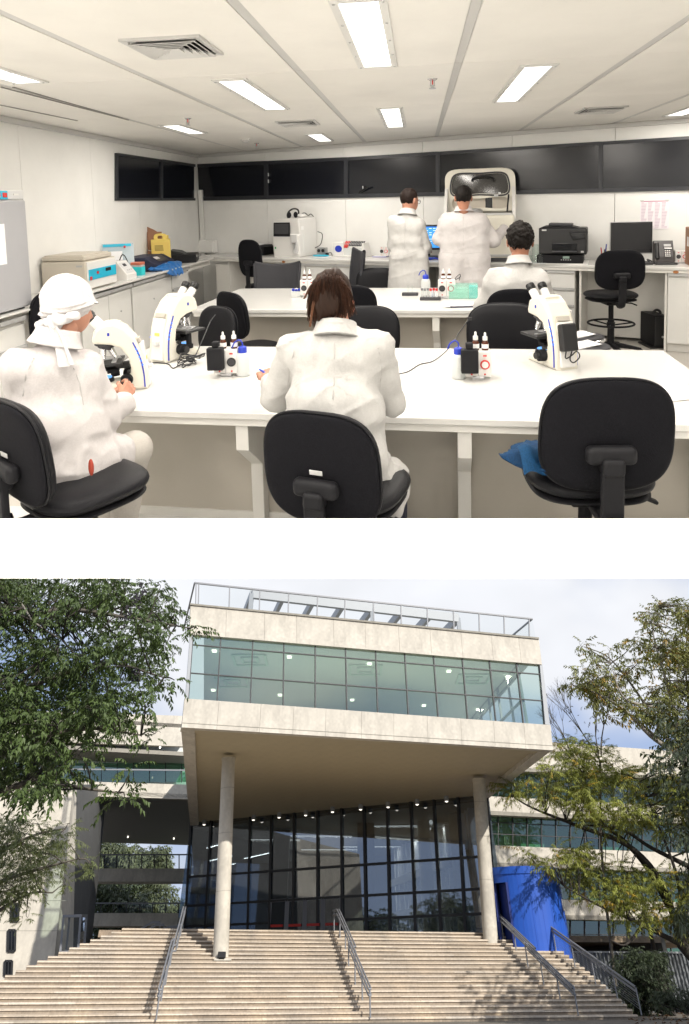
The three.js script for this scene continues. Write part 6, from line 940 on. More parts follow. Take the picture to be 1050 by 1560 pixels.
// ---- handrails on the flight: paired round rails on posts
function handrail(label, uT, uB, { guard = false, k0 = 0, sB = -0.35 } = {}) {
  const xT = locX(uT, 1420, NS * TREAD), xB = locX(uB, 1556, sB), o = ON(xB, 0, sB), t = outThing('handrail', label, 'handrail', o, yawE, 'metal handrails of the plaza stairs');
  const sT = NS * TREAD + 0.9, at = (q) => { const s = sB + (sT - sB) * q; return { s, x: (xT - xB) * Math.min(1, (s - sB) / (NS * TREAD - sB)), y: Math.max(0, Math.min(HT, (s + TREAD) / TREAD * RISE)) }; };
  const h = guard ? [0.95, 0.8] : [0.92, 0.72], line = (dx, y0, a, b) => { const P = []; for (let i = 0; i <= 12; i++) { const q = at(a + (b - a) * i / 12); P.push(V(q.x + dx, q.y + y0, -(q.s - sB))); } return P; };
  const secs = guard ? [[0.02, 0.5], [0.5, 0.98]] : [[0.02, 0.47], [0.42, 0.98]];
  for (const [i, [a, b]] of secs.entries()) { const off = guard ? 0 : i * 0.16; for (const y of h) { const A = line(-0.07 + off, y, a, b), B = line(0.07 + off, y, a, b); if (guard) part('rail', tube(line(0, y, a, b), 0.055, 40, 8, 0), M.railM, t); else part('rail', tube([...A, ...B.reverse(), A[0]], 0.04, 90, 7, 0.1), M.railM, t); } }
  for (let i = 0; i <= 6; i++) { const q = at(0.02 + 0.96 * i / 6), z = -(q.s - sB), ground = Math.max(0, Math.min(HT, Math.ceil(Math.max(0, q.s) / TREAD + 0.001) * RISE)); const x = q.x + (guard ? 0 : i > 3 ? 0.16 : 0); const p = part('post', rod([x, ground - 0.02, z], [x, q.y + h[0], z], 0.038, 10), M.railM, t); if (!guard) for (const y of h) part('bracket', rod([x - 0.07, q.y + y - 0.03, z], [x + 0.07, q.y + y - 0.03, z], 0.012), M.railM, p); }
  if (guard) for (let i = 1; i < 7; i++) part('guard_wire', tube(line(0, 0.1 + i * 0.095, 0.02, 0.98), 0.008, 30, 5, 0), M.railM, t);
  return t;
}
handrail('double metal handrail on the left part of the plaza stairs', 273, 237);
handrail('double metal handrail in the middle of the plaza stairs', 509, 566);
handrail('double metal handrail on the right part of the plaza stairs, running to the concrete column', 752, 886);
handrail('metal guard rail with thin wires along the right edge of the plaza stairs', 806, 984, { guard: true });
// ---- round concrete columns under the overhang
function column(uT, vT, uB, vB, r, label) {
  const top = wy(uT, vT, YS), bot = wd(uB, vB, -top.z), t = outThing('concrete_column', label, 'column', V(bot.x, bot.y, bot.z));
  const a = V(0, -0.8, 0), b = top.clone().sub(bot);
  part('shaft', rod(a, b, r, 40, r * 0.97), M.column, t);
  for (const k of [0.36, 0.62, 0.84]) part('pour_joint', rod(a.clone().lerp(b, k), a.clone().lerp(b, k + 0.0016), r * 1.004, 40), M.concGrey, t);
  part('capital_ring', rod(b.clone().add(V(0, -0.14, 0)), b, r * 1.03, 40), M.column, t);
  return t;
}
{ const t = column(348.5, 1155, 338, 1462, 0.42, 'round concrete column on the left, standing on the stairs with a black floor lamp at its foot'); part('floor_lamp', [box(0.42, 0.24, 0.2, 0.05, 0.15, 0.55, 0.02, 0, -0.3), box(0.3, 0.05, 0.16, 0.05, 0.03, 0.52)], M.black, t); part('foot_block', box(0.9, 0.1, 0.6, 0.1, 0.0, 0.3, 0.02), M.column, t); }
column(729.6, 1187, 745, 1412, 0.45, 'round concrete column on the right, at the top of the stairs');

// ---- the overhanging block
const FR = vplane(BL);
const onF = (u, v, d = 0) => wp(u, v, vplane(shift(BL, d)));
const lerpY = (a, b) => (u) => a[1] + (u - a[0]) * (b[1] - a[1]) / (b[0] - a[0]);
{
  const t = outThing('overhang_building', 'modern concrete building block with a glass ribbon, jutting out over the plaza stairs', 'building', BL);
  const o = BL.clone().negate(), L = (p) => p.clone().add(o), q = (pts, th, d = 0) => poly3(pts.map(([u, v]) => L(onF(u, v, d))), th, N);
  const yTop = lerpY([290.5, 920.5], [821, 972.5]), yPb = lerpY([295, 966.5], [828, 1012.5]), yWb = lerpY([282, 1064], [839, 1104.5]), yBb = lerpY([277, 1108], [843, 1143]), yH1 = lerpY([295, 982], [822, 1027]), yH2 = lerpY([291, 1025], [828, 1067.5]);
  // concrete bands in cast panels
  const cutsT = [290.5, 345, 403, 452, 508, 556, 607, 655, 702, 748, 790, 821], mapB = (u) => 289 + (u - 290.5) / (821 - 290.5) * (826 - 289);
  for (let i = 0; i < cutsT.length - 1; i++) { const a = cutsT[i] + (i ? 0.15 : 0), b = cutsT[i + 1] - 0.15; part('parapet_panel', q([[mapB(a), yPb(mapB(a))], [mapB(b), yPb(mapB(b))], [b, yTop(b)], [a, yTop(a)]], 0.5, 0), M.conc, t); }
  const map2 = (u) => 277 + (u - 281.5) / (839 - 281.5) * (843 - 277), cutsB = [281.5, 334, 398, 448, 497, 551, 600, 651, 702, 752, 798, 839];
  for (let i = 0; i < cutsB.length - 1; i++) { const a = cutsB[i] + (i ? 0.15 : 0), b = cutsB[i + 1] - 0.15, m = (y, k) => y; part('spandrel_panel', q([[map2(a), yBb(map2(a))], [map2(b), yBb(map2(b))], [b, yWb(b)], [a, yWb(a)]], 0.5, 0), M.conc, t); }
  part('coping', q([[290, yTop(290) + 1], [821.5, yTop(821.5) + 1], [821.3, yTop(821) - 1.6], [289.5, yTop(290) - 1.6]], 0.7, 0.08), M.concGrey, t);
  part('drip_line', q([[278, yBb(278) - 6.5], [842, yBb(842) - 6.5], [842, yBb(842) - 7.4], [278, yBb(278) - 7.4]], 0.02, 0.012), M.concGrey, t);
  // ribbon of windows
  const mT = [294.5, 336.7, 385.7, 433, 480.7, 527, 572.7, 617, 661, 704.7, 746, 787, 822], mB = [287.5, 331, 381.7, 431.7, 480.7, 529, 576, 622.6, 668, 713, 756, 798, 830];
  const atRow = (i, v) => { const a = yPb(mT[i]), b = yWb(mB[i]); return mT[i] + (mB[i] - mT[i]) * (v - a) / (b - a); };
  const rows = [yPb, yH1, yH2, yWb];
  const px = (i, r) => { let u = mT[i]; for (let k = 0; k < 4; k++) u = atRow(i, rows[r](u)); return [u, rows[r](u)]; };
  for (let i = 0; i < 12; i++) for (let r = 0; r < 3; r++) part('window_pane', q([px(i, r + 1), px(i + 1, r + 1), px(i + 1, r), px(i, r)], 0.02, -0.22), M.ribbon, t);
  for (let i = 0; i < 13; i++) { const a = px(i, 0), b = px(i, 3), w = 0.75; part('mullion', q([[b[0] - w, b[1]], [b[0] + w, b[1]], [a[0] + w, a[1]], [a[0] - w, a[1]]], 0.12, -0.14), M.frame, t); }
  for (let r = 1; r < 3; r++) { const a = px(0, r), b = px(12, r); part('transom', q([[a[0], a[1] + 0.7], [b[0], b[1] + 0.7], [b[0], b[1] - 0.7], [a[0], a[1] - 0.7]], 0.1, -0.145), M.frame, t); }
  part('corner_post', q([[282.5, 1064], [287, 1064], [294, 967], [289.8, 967]], 0.3, -0.05), M.whiteMetal, t); part('corner_post', q([[831, 1103.5], [838, 1104.3], [826.5, 1012.5], [822.5, 1012]], 0.3, -0.05), M.whiteMetal, t);
  // underside, edge beams, inside of the ribbon floor
  const GL = wy(290, 1258, YS), GRr = wy(745, 1216, YS);
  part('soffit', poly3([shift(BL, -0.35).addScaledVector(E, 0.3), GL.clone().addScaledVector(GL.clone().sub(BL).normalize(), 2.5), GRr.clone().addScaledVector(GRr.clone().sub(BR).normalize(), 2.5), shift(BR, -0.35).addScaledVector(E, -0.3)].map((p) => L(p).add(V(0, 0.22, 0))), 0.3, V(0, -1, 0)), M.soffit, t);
  const strip = (a, b, w) => { const d = b.clone().sub(a).normalize(), s = V(-d.z, 0, d.x); return poly3([a, b, b.clone().addScaledVector(s, w), a.clone().addScaledVector(s, w)].map((p) => L(p)), 0.9, V(0, -1, 0)); };
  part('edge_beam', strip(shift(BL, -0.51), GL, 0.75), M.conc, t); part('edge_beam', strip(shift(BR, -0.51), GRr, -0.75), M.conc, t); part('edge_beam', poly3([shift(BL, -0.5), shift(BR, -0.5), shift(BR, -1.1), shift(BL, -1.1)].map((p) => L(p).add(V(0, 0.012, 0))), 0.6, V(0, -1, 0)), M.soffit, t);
  const yW0 = onF(282, 1064).y, yW1 = onF(295, 967).y, yR = onF(291, 921).y;
  const sideL = GL.clone().sub(BL).setY(0).normalize(), sideR = GRr.clone().sub(BR).setY(0).normalize(), back = (p, d) => p.clone().addScaledVector(p.clone().sub(BL).dot(E) < 5 ? sideL : sideR, d), A = BL.clone().addScaledVector(E, 0.5), B = BR.clone().addScaledVector(E, -0.5);
  const flat = (y, d0, d1, th, m, nm) => part(nm, poly3([back(A, d0), back(B, d0), back(B, d1), back(A, d1)].map((p) => L(p.clone().setY(y))), th, V(0, -1, 0)), m, t);
  flat(yW0 - 0.3, 0.4, 30, 0.3, M.inner, 'inner_floor'); flat(yW1 - 0.05, 0.35, 30, 0.3, M.inner, 'inner_ceiling'); flat(yR - 0.9, 0.5, 30, 0.3, M.concGrey, 'roof');
  part('inner_wall', poly3([back(A, 26), back(B, 26), back(B, 26).setY(yW1), back(A, 26).setY(yW1)].map((p, i) => L(i < 2 ? p.clone().setY(yW0) : p)), 0.2, N), M.inner, t);
  // glazed right side of that floor, with its own frames
  const side = (d, y) => L(BR.clone().addScaledVector(E, -1.3).addScaledVector(sideR, d).setY(y));
  for (let i = 0; i < 7; i++) for (let r = 0; r < 3; r++) { const y0 = yW0 + (yW1 - yW0) * [0, 0.4, 0.83][r], y1 = yW0 + (yW1 - yW0) * [0.4, 0.83, 1][r], d0 = 0.4 + i * 2.6, d1 = d0 + 2.6; part('side_pane', poly3([side(d0, y0), side(d1, y0), side(d1, y1), side(d0, y1)], 0.02, E), M.railGlass, t); part('side_frame', [beam(side(d0, y0), side(d0, y1), 0.14, 0.2), beam(side(d0, y1), side(d1, y1), 0.12, 0.12)], M.whiteMetal, t); }
  // ceiling fittings seen through the ribbon
  const lampM = glow(2.2), gridM = mat(lin(0.62, 0.75, 0.68), 0.6);
  for (const [u, v] of [[326.7, 992], [325, 1051.6], [441, 1001], [426.7, 1059], [563, 1011.6], [536.7, 1066.6], [684, 1022.7], [774, 1030.7], [646, 1075], [728.6, 1081]]) { const p = wy(u, v, yW1 - 0.09); if (p.z < BL.z - 27) continue; part('ceiling_lamp', box(0.28, 0.06, 0.36).translate(...L(p).toArray()), lampM, t); const li = new THREE.RectAreaLight(0xfff2dc, 90, 0.28, 0.36); li.position.copy(L(p)).add(V(0, -0.045, 0)); li.rotation.x = -Math.PI / 2; t.add(li); }
  for (const [u, v] of [[381, 1006], [557, 1021], [721, 1035], [354, 1040]]) { const p = L(wy(u, v, yW1 - 0.1)); part('air_grille', [0.5, 1.05].map((w) => [box(w * 2, 0.06, 0.16, p.x, p.y, p.z - w), box(w * 2, 0.06, 0.16, p.x, p.y, p.z + w), box(0.16, 0.06, w * 2, p.x - w, p.y, p.z), box(0.16, 0.06, w * 2, p.x + w, p.y, p.z)]), gridM, t); }
  // roof railing with glass
  const rT = lerpY([296.7, 888], [811, 943]), posts = [299, 303, 350, 396, 440, 484, 526, 569, 611, 651, 691, 730, 768, 806];
  const ry = (u) => onF(u, rT(u), -0.5).y, top = (u) => L(onF(u, rT(u), -0.5)), bot = (u) => L(onF(u + (u < 556 ? -0.8 : 0.6), yTop(u) - 1, -0.5));
  for (let i = 0; i < posts.length; i++) { part('rail_post', beam(bot(posts[i]), top(posts[i]), 0.09, 0.07), M.railM, t); if (i > 1) part('rail_pane', poly3([bot(posts[i - 1]), bot(posts[i]), top(posts[i]), top(posts[i - 1])], 0.015, N), M.railGlass, t); }
  part('top_rail', beam(top(296.7), top(811), 0.12, 0.09), M.railM, t);
  { const a = top(811), b = a.clone().addScaledVector(N, -9), c = bot(806); part('top_rail', beam(a, b, 0.1, 0.08), M.railM, t); for (let k = 1; k < 4; k++) { const p = a.clone().addScaledVector(N, -3 * k); part('rail_post', beam(p.clone().setY(c.y), p, 0.08, 0.08), M.railM, t); part('rail_pane', poly3([p.clone().setY(c.y), p.clone().addScaledVector(N, 3).setY(c.y), p.clone().addScaledVector(N, 3), p], 0.015, E), M.railGlass, t); } const e = top(296.7), f = e.clone().addScaledVector(N, -9); part('top_rail', beam(e, f, 0.1, 0.08), M.railM, t); }
  // roof pergola
  const pg = lerpY([384, 905], [698, 942]), pp = (u, dv, d) => L(onF(u, pg(u) + dv, -d)), a = pp(384, 0, 3.2), b = pp(698, 0, 3.2);
  part('pergola_beam', beam(a, b, 0.3, 0.55), M.whiteMetal, t);
  const gy = L(V(0, yR - 0.9, 0)).y; for (let k = 0; k < 8; k++) { const p = a.clone().lerp(b, k / 7); part('pergola_rafter', beam(p, p.clone().addScaledVector(N, -9), 0.26, 0.5), M.whiteMetal, t); if (k === 0 || k === 7 || k === 4) part('pergola_post', beam(p.clone().setY(gy), p, 0.28, 0.3), M.whiteMetal, t); }
  { const p = a.clone().addScaledVector(N, -9), r = b.clone().addScaledVector(N, -9); part('pergola_beam', beam(p, r, 0.3, 0.55), M.whiteMetal, t); }
  // downlights in the underside
  for (const [u, v] of [[310, 1257], [384.3, 1250], [423, 1246.3], [463, 1243], [503.4, 1238], [545.7, 1234.3], [587, 1230.7], [630.7, 1226.7], [675, 1222], [719, 1217.3]]) { const p = L(wy(u, v - 1, YS)).addScaledVector(N, 0.8); const d = part('downlight', lathe([[0.17, 0.25], [0.19, 0], [0.14, -0.1]], p.x, p.y, p.z, 16), M.whiteMetal, t); part('lamp', ball(0.14, p.x, p.y - 0.06, p.z, 1, 0.7, 1, 14), glow(2.4), d); }
}
// ---- the glass hall below
{
  const GL = wy(290, 1258, YS), GR = wy(745, 1216, YS), e = GR.clone().sub(GL).normalize(), n = V(-e.z, 0, e.x), t = outThing('glass_hall', 'tall dark glazed entrance hall under the overhang with four doors', 'building', V(GL.x, HT, GL.z));
  const o = V(-GL.x, -HT, -GL.z), L = (p) => p.clone().add(o), pt = (u, v, d = 0) => L(wp(u, v, vplane(GL.clone().addScaledVector(n, d), n)));
  const yT = lerpY([290, 1258], [745, 1216]), h1 = lerpY([286, 1336], [730, 1305]), h2 = lerpY([286, 1380], [732, 1354]), h3 = lerpY([286, 1411.5], [733, 1392]);
  const top = [290, 320.6, 350.5, 380.6, 413, 448, 483.7, 520, 554.3, 590, 626, 661, 698, 743], low = [282.5, 313, 346, 378, 410.6, 446.6, 484, 521.4, 558, 594, 633, 672, 709, 757], rows = [yT, h1, h2, h3];
  const px = (i, r) => { const yb = 1422, y0 = yT(top[i]); let u = top[i]; for (let k = 0; k < 3; k++) { const v = r < 4 ? rows[r](u) : yb; u = top[i] + (low[i] - top[i]) * (v - y0) / (yb - y0); } return [u, r < 4 ? rows[r](u) : yb]; };
  const yb0 = L(V(0, HT, 0)).y + 0.02, P = (i, r, d = 0) => { const [u, v] = px(i, r), p = pt(u, v, d); return r === 4 ? p.setY(yb0) : r === 0 ? p.setY(YS - HT + 0.3) : p; };
  for (let i = 0; i < 13; i++) for (let r = 0; r < 4; r++) { if (i >= 4 && i < 7 && r > 1) continue; part('hall_pane', poly3([P(i, r + 1), P(i + 1, r + 1), P(i + 1, r), P(i, r)], 0.02, n), M.hallGlass, t); }
  for (let i = 0; i < 14; i++) part('mullion', beam(P(i, 4, 0.1), P(i, 0, 0.1), 0.1, 0.2), M.frameDark, t);
  for (let r = 0; r < 4; r++) for (let i = 0; i < 13; i++) { if (i >= 4 && i < 7 && r === 3) continue; part('transom', beam(P(i, r, 0.08), P(i + 1, r, 0.08), 0.12, 0.14), M.frameDark, t); }
  // four doors
  const D0 = P(4, 2, 0.06), D1 = P(7, 2, 0.06);
  for (let k = 0; k < 4; k++) {
    const a = D0.clone().lerp(D1, (k + 0.06) / 4), b = D0.clone().lerp(D1, (k + 0.94) / 4), c = b.clone().setY(yb0), d = a.clone().setY(yb0), dr = part('door', poly3([d, c, b, a], 0.02, n), M.hallGlass, t);
    part('door_frame', [beam(d, a, 0.17, 0.12), beam(c, b, 0.17, 0.12), beam(a, b, 0.12, 0.17), beam(d.clone().add(V(0, 0.1, 0)), c.clone().add(V(0, 0.1, 0)), 0.12, 0.2)], M.railM, dr);
    const y = L(pt(460, 1409.4).sub(o)).y; part('push_bar', beam(d.clone().lerp(c, 0.12).setY(y).addScaledVector(n, 0.08), d.clone().lerp(c, 0.88).setY(y).addScaledVector(n, 0.08), 0.06, 0.14), M.red, dr);
  }
  const GRr0 = wy(745, 1216, YS).sub(BR).setY(0).normalize(), GLl0 = wy(290, 1258, YS).sub(BL).setY(0).normalize(), b0 = (d) => g0.clone().addScaledVector(GLl0, d), b1 = (d) => g1.clone().addScaledVector(GRr0, d);
  // inside: floor, slatted ceiling with line lights, dark piers, back and finned side wall
  const back = (p, d) => p.clone().addScaledVector(n, -d), g0 = L(V(GL.x, HT, GL.z)), g1 = L(V(GR.x, HT, GR.z)), hT = YS - HT;
  part('hall_floor', poly3([g0, g1, b1(34), b0(34)].map((p) => p.clone().setY(0.03)), 0.1, V(0, 1, 0)), M.inner, t);
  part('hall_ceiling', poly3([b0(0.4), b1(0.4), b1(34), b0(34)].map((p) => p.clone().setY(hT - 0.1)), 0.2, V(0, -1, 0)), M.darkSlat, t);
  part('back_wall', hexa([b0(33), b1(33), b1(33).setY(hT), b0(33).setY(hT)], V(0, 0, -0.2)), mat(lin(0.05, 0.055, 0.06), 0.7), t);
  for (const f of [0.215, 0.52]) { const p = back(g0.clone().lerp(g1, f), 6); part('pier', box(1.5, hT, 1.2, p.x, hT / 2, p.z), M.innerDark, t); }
  for (const [f, d] of [[0.7, 7], [0.83, 5], [0.9, 13]]) { const p = back(g0.clone().lerp(g1, f), d); part('inner_column', cyl(0.55, 0.55, hT, p.x, hT / 2, p.z, 24), M.column, t); }
  const sr = GRr0.clone(), rs = (d, q) => g1.clone().addScaledVector(sr, d).addScaledVector(e, -q);
  part('right_side_pane', poly3([g1, rs(30, 0), rs(30, 0).setY(hT), g1.clone().setY(hT)], 0.02, e), M.hallGlass, t);
  for (let k = 0; k < 20; k++) { const q = k / 19, p = L(wd(738 - 128 * q, 1400, -GR.z + 3 + 24 * q)); part('fin', box(0.95, hT - 0.4, 0.16, p.x, hT / 2, p.z, 0, 0.5 + 0.25 * (k % 2)), M.offwhite, t); }
  for (const y of [hT * 0.3, hT * 0.62]) part('gallery', beam(L(wd(735, 1400, -GR.z + 4)).setY(y), L(wd(606, 1400, -GR.z + 28)).setY(y), 1.2, 0.5), M.concGrey, t);
  const lm = glow(1.0); for (const [f, d, w, r] of [[0.12, 9, 5, 0.05], [0.3, 9, 6, 0.05], [0.16, 18, 6, 0], [0.33, 18, 6, 0], [0.62, 7, 5, -0.05], [0.8, 10, 4, 0], [0.5, 14, 5, 0.5], [0.45, 24, 5, 0]]) { const p = back(g0.clone().lerp(g1, f), d); part('line_lamp', box(w, 0.06, 0.12, p.x, hT - 0.3, p.z, 0, r), lm, t); const li = new THREE.RectAreaLight(0xfff4e0, 26, w, 0.3); li.position.set(p.x, hT - 0.38, p.z); li.rotation.set(-Math.PI / 2, 0, r); t.add(li); }
  for (const [f, d] of [[0.74, 6], [0.69, 9], [0.64, 12], [0.6, 15], [0.56, 18], [0.4, 21], [0.52, 21]]) { const p = back(g0.clone().lerp(g1, f), d); part('spot_lamp', ball(0.16, p.x, hT - 0.35, p.z), lm, t); }
  for (const [f, d] of [[0.76, 8], [0.6, 16]]) { const p = back(g0.clone().lerp(g1, f), d); part('ceiling_panel', box(3.0, 0.12, 1.8, p.x, hT - 0.36, p.z), M.offwhite, t); }
  part('left_side_pane', poly3([g0, back(g0, 30), back(g0, 30).setY(hT), g0.clone().setY(hT)], 0.02, e.clone().negate()), M.hallGlass, t);
}
// ---- left wing: bands, recess with windows, slatted underside, end wall, bridges
function wingBand(t, plane, o, pts, th, m, name) { return part(name, poly3(pts.map(([u, v]) => wp(u, v, plane).add(o)), th, N), m, t); }
{
  const P0 = ON(0, 0, 34), pl0 = vplane(P0), pb = vplane(shift(P0, -3.5)), org = wp(230, 1420, pl0).setY(HT), o = org.clone().negate(), t = outThing('left_wing', 'concrete building wing on the left behind the leaves, with a window strip and dark underside', 'building', org);
  const A = (u0, v0, u1, v1, m, n, pl = pl0, th = 0.5) => wingBand(t, pl, o, [[u0, v1[0]], [u1, v1[1]], [u1, v0[1]], [u0, v0[0]]], th, m, n);
  A(-120, [1077, 1091], 292, [1123, 1137.5], M.conc, 'upper_band'); A(-120, [1183, 1195.5], 292, [1205, 1217.5], M.conc, 'lower_band');
  A(-120, [1120, 1138], 292, [1190, 1198], M.inner, 'recess_wall', vplane(shift(P0, -4.5)));
  for (let i = 0; i < 16; i++) { const a = -90 + i * 24.5, b = a + 23.4; wingBand(t, pb, o, [[a, 1191], [b, 1192], [b, 1163], [a, 1162]], 0.04, M.wingGlass, 'window_pane'); wingBand(t, vplane(shift(P0, -3.42)), o, [[b, 1192], [b + 1.2, 1192], [b + 1.2, 1162], [b, 1162]], 0.1, M.frameDark, 'mullion'); wingBand(t, vplane(shift(P0, -0.3)), o, [[a, 1193], [b + 0.6, 1194], [b + 0.6, 1173.5], [a, 1172.5]], 0.03, M.railGlass, 'rail_pane'); }
  part('rail', beam(wp(-90, 1170, vplane(shift(P0, -0.3))).add(o), wp(290, 1173.5, vplane(shift(P0, -0.3))).add(o), 0.1, 0.1), M.railM, t);
  const ceil = (u, v) => wp(u, v, pl0).add(o), yU = ceil(230, 1214).y, c0 = ceil(60, 1212).setY(yU), c1 = ceil(430, 1217).setY(yU), bk = (p, d) => p.clone().addScaledVector(N, -d);
  part('slatted_underside', poly3([c0, c1, bk(c1, 32), bk(c0, 32)], 0.3, V(0, -1, 0)), M.darkSlat, t); part('upper_underside', poly3([ceil(-120, 1123).setY(ceil(0, 1136).y), ceil(292, 1136).setY(ceil(0, 1136).y), bk(ceil(292, 1136), 5).setY(ceil(0, 1136).y), bk(ceil(-120, 1123), 5).setY(ceil(0, 1136).y)], 0.3, V(0, -1, 0)), M.concGrey, t);
  part('roof', poly3([ceil(-120, 1080), ceil(292, 1092), bk(ceil(292, 1092), 18), bk(ceil(-120, 1080), 18)].map((p) => p.setY(ceil(100, 1092).y)), 0.3, V(0, 1, 0)), M.concGrey, t);
  for (const [u, v] of [[195, 1275], [265, 1277.5], [244, 1138.6]]) { const d = rayW(u, v); const y = v < 1200 ? ceil(0, 1136).y + org.y - 0.1 : yU + org.y - 0.1, p = d.multiplyScalar((y - EYE) / d.y).add(CAMP).add(o); part('downlight', ball(0.09, p.x, p.y, p.z), glow(2.2), t); }
}
{
  const P0 = ON(0, 0, 15), pl0 = vplane(P0), org = wp(60, 1480, pl0).setY(0), o = org.clone().negate(), t = outThing('end_wall', 'sunlit blank concrete end wall on the left, with three small dark windows', 'building', org);
  const L = (u, v) => wp(u, v, pl0).add(o), bk = (p, d) => p.clone().addScaledVector(N, -d), yb = 0;
  const a = L(-90, 1490).setY(yb), b = L(93, 1455).setY(yb), c = L(112, 1195), d = L(-90, 1195);
  part('wall_face', poly3([a, b, c, d], 0.6, N), M.conc, t);
  for (const v of [1300, 1372, 1418]) part('pour_joint', poly3([L(-80, v + 0.4), L(96 + (1480 - v) * 0.04, v + 0.4), L(96 + (1480 - v) * 0.04, v - 0.4), L(-80, v - 0.4)].map((p) => p.addScaledVector(N, 0.004)), 0.01, N), M.concGrey, t);
  const at = (u, v, d) => wp(u, v, vplane(shift(P0, -d))).add(o), b2 = at(127, 1452, 7).setY(0), c2 = at(117, 1195, 7), b3 = at(146, 1448, 26).setY(0), c3 = at(164, 1195, 26);
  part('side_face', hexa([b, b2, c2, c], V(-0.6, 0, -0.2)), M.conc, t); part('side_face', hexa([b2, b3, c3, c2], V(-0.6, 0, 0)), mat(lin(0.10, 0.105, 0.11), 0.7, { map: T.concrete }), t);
  for (const [u0, u1, v0, v1] of [[17, 28, 1377, 1403], [12, 23, 1417, 1449], [7, 18, 1464, 1486]]) { const w = part('window', poly3([L(u0, v1), L(u1, v1), L(u1 + 0.8, v0), L(u0 + 0.8, v0)].map((p) => p.addScaledVector(N, 0.01)), 0.1, N), M.blackGloss, t); part('frame', [beam(L(u0, v1), L(u0 + 0.8, v0), 0.12, 0.12), beam(L(u1, v1), L(u1 + 0.8, v0), 0.12, 0.12), beam(L(u0, v1), L(u1, v1), 0.12, 0.1), beam(L(u0 + 0.8, v0), L(u1 + 0.8, v0), 0.12, 0.1)].map((g) => g.translate(N.x * 0.03, 0, N.z * 0.03)), M.frameDark, w); part('pane_bar', beam(L((u0 + u1) / 2, v1).addScaledVector(N, 0.06), L((u0 + u1) / 2 + 0.8, v0).addScaledVector(N, 0.06), 0.06, 0.06), M.frameDark, w); }
}
{ // glass entrance box by the end wall
  const P0 = ON(0, 0, 13), pl0 = vplane(P0), org = wp(108, 1451, pl0), o = org.clone().negate(), t = outThing('glass_porch', 'small glass porch box with grey frame in front of the concrete end wall', 'porch', org), L = (u, v, d = 0) => wp(u, v, vplane(shift(P0, d))).add(o);
  const F = [[92, 1451], [119, 1450], [123, 1395], [97, 1396]], B = F.map(([u, v]) => L(u + 9, v, -3)), A = F.map(([u, v]) => L(u, v));
  for (const [p, q] of [[0, 1], [1, 2], [2, 3], [3, 0]]) { part('frame_bar', beam(A[p], A[q], 0.12, 0.12), M.railM, t); part('frame_bar', beam(B[p], B[q], 0.12, 0.12), M.railM, t); part('frame_bar', beam(A[p], B[p], 0.12, 0.12), M.railM, t); }
  part('front_pane', poly3([A[0], A[1], A[2], A[3]], 0.02, N), M.railGlass, t); part('side_pane', poly3([A[1], B[1], B[2], A[2]], 0.02), M.railGlass, t); part('roof_pane', poly3([A[3], A[2], B[2], B[3]], 0.02), M.railGlass, t);
}
function bridge(label, s, vTop, vDeck, vBot, uL, uR) {
  const P0 = ON(0, 0, s), pl0 = vplane(P0), org = wp((uL + uR) / 2, vBot, pl0), o = org.clone().negate(), t = outThing('footbridge', label, 'footbridge', org), L = (u, v, d = 0) => wp(u, v, vplane(shift(P0, d))).add(o);
  part('deck', poly3([L(uL, vBot), L(uR, vBot), L(uR, vDeck), L(uL, vDeck)], 2.6, N), M.conc, t);
  const n = 8; for (let i = 0; i <= n; i++) { const u = uL + (uR - uL) * i / n; part('rail_post', beam(L(u, vDeck), L(u, vTop), 0.1, 0.1), M.frameDark, t); if (i < n) part('rail_pane', poly3([L(u + 1, vDeck - 1), L(u + (uR - uL) / n - 1, vDeck - 1), L(u + (uR - uL) / n - 1, vTop + 1), L(u + 1, vTop + 1)], 0.02, N), M.railGlass, t); }
  part('top_rail', beam(L(uL, vTop), L(uR, vTop), 0.12, 0.1), M.railM, t); part('far_rail', beam(L(uL, vTop, -2.4), L(uR, vTop, -2.4), 0.12, 0.1), M.railM, t);
}
bridge('upper concrete footbridge with glass railings between the left wing and the hall', 46, 1302, 1323, 1343, 140, 292);
bridge('lower concrete footbridge with glass railings between the left wing and the hall', 46, 1376, 1391, 1411, 134, 292);
{ // rails of a further stair beyond the landing
  const P0 = ON(0, 0, 30), org = wp(230, 1420, vplane(P0)), o = org.clone().negate(), t = outThing('stair_rail', 'slanting dark stair rails beyond the top of the stairs, below the lower footbridge', 'railing', org), L = (u, v) => wp(u, v, vplane(P0)).add(o);
  for (const [a, b, c] of [[[200, 1424], [232, 1405], [244, 1405]], [[212, 1424], [238, 1409], [250, 1409]], [[236, 1424], [256, 1412], [270, 1412]], [[246, 1424], [264, 1415], [276, 1415]]]) { part('rail', [beam(L(...a), L(...b), 0.14, 0.14), beam(L(...b), L(...c), 0.14, 0.14)], M.railM, t); part('post', beam(L(c[0], 1426), L(...c), 0.1, 0.1), M.railM, t); }
}
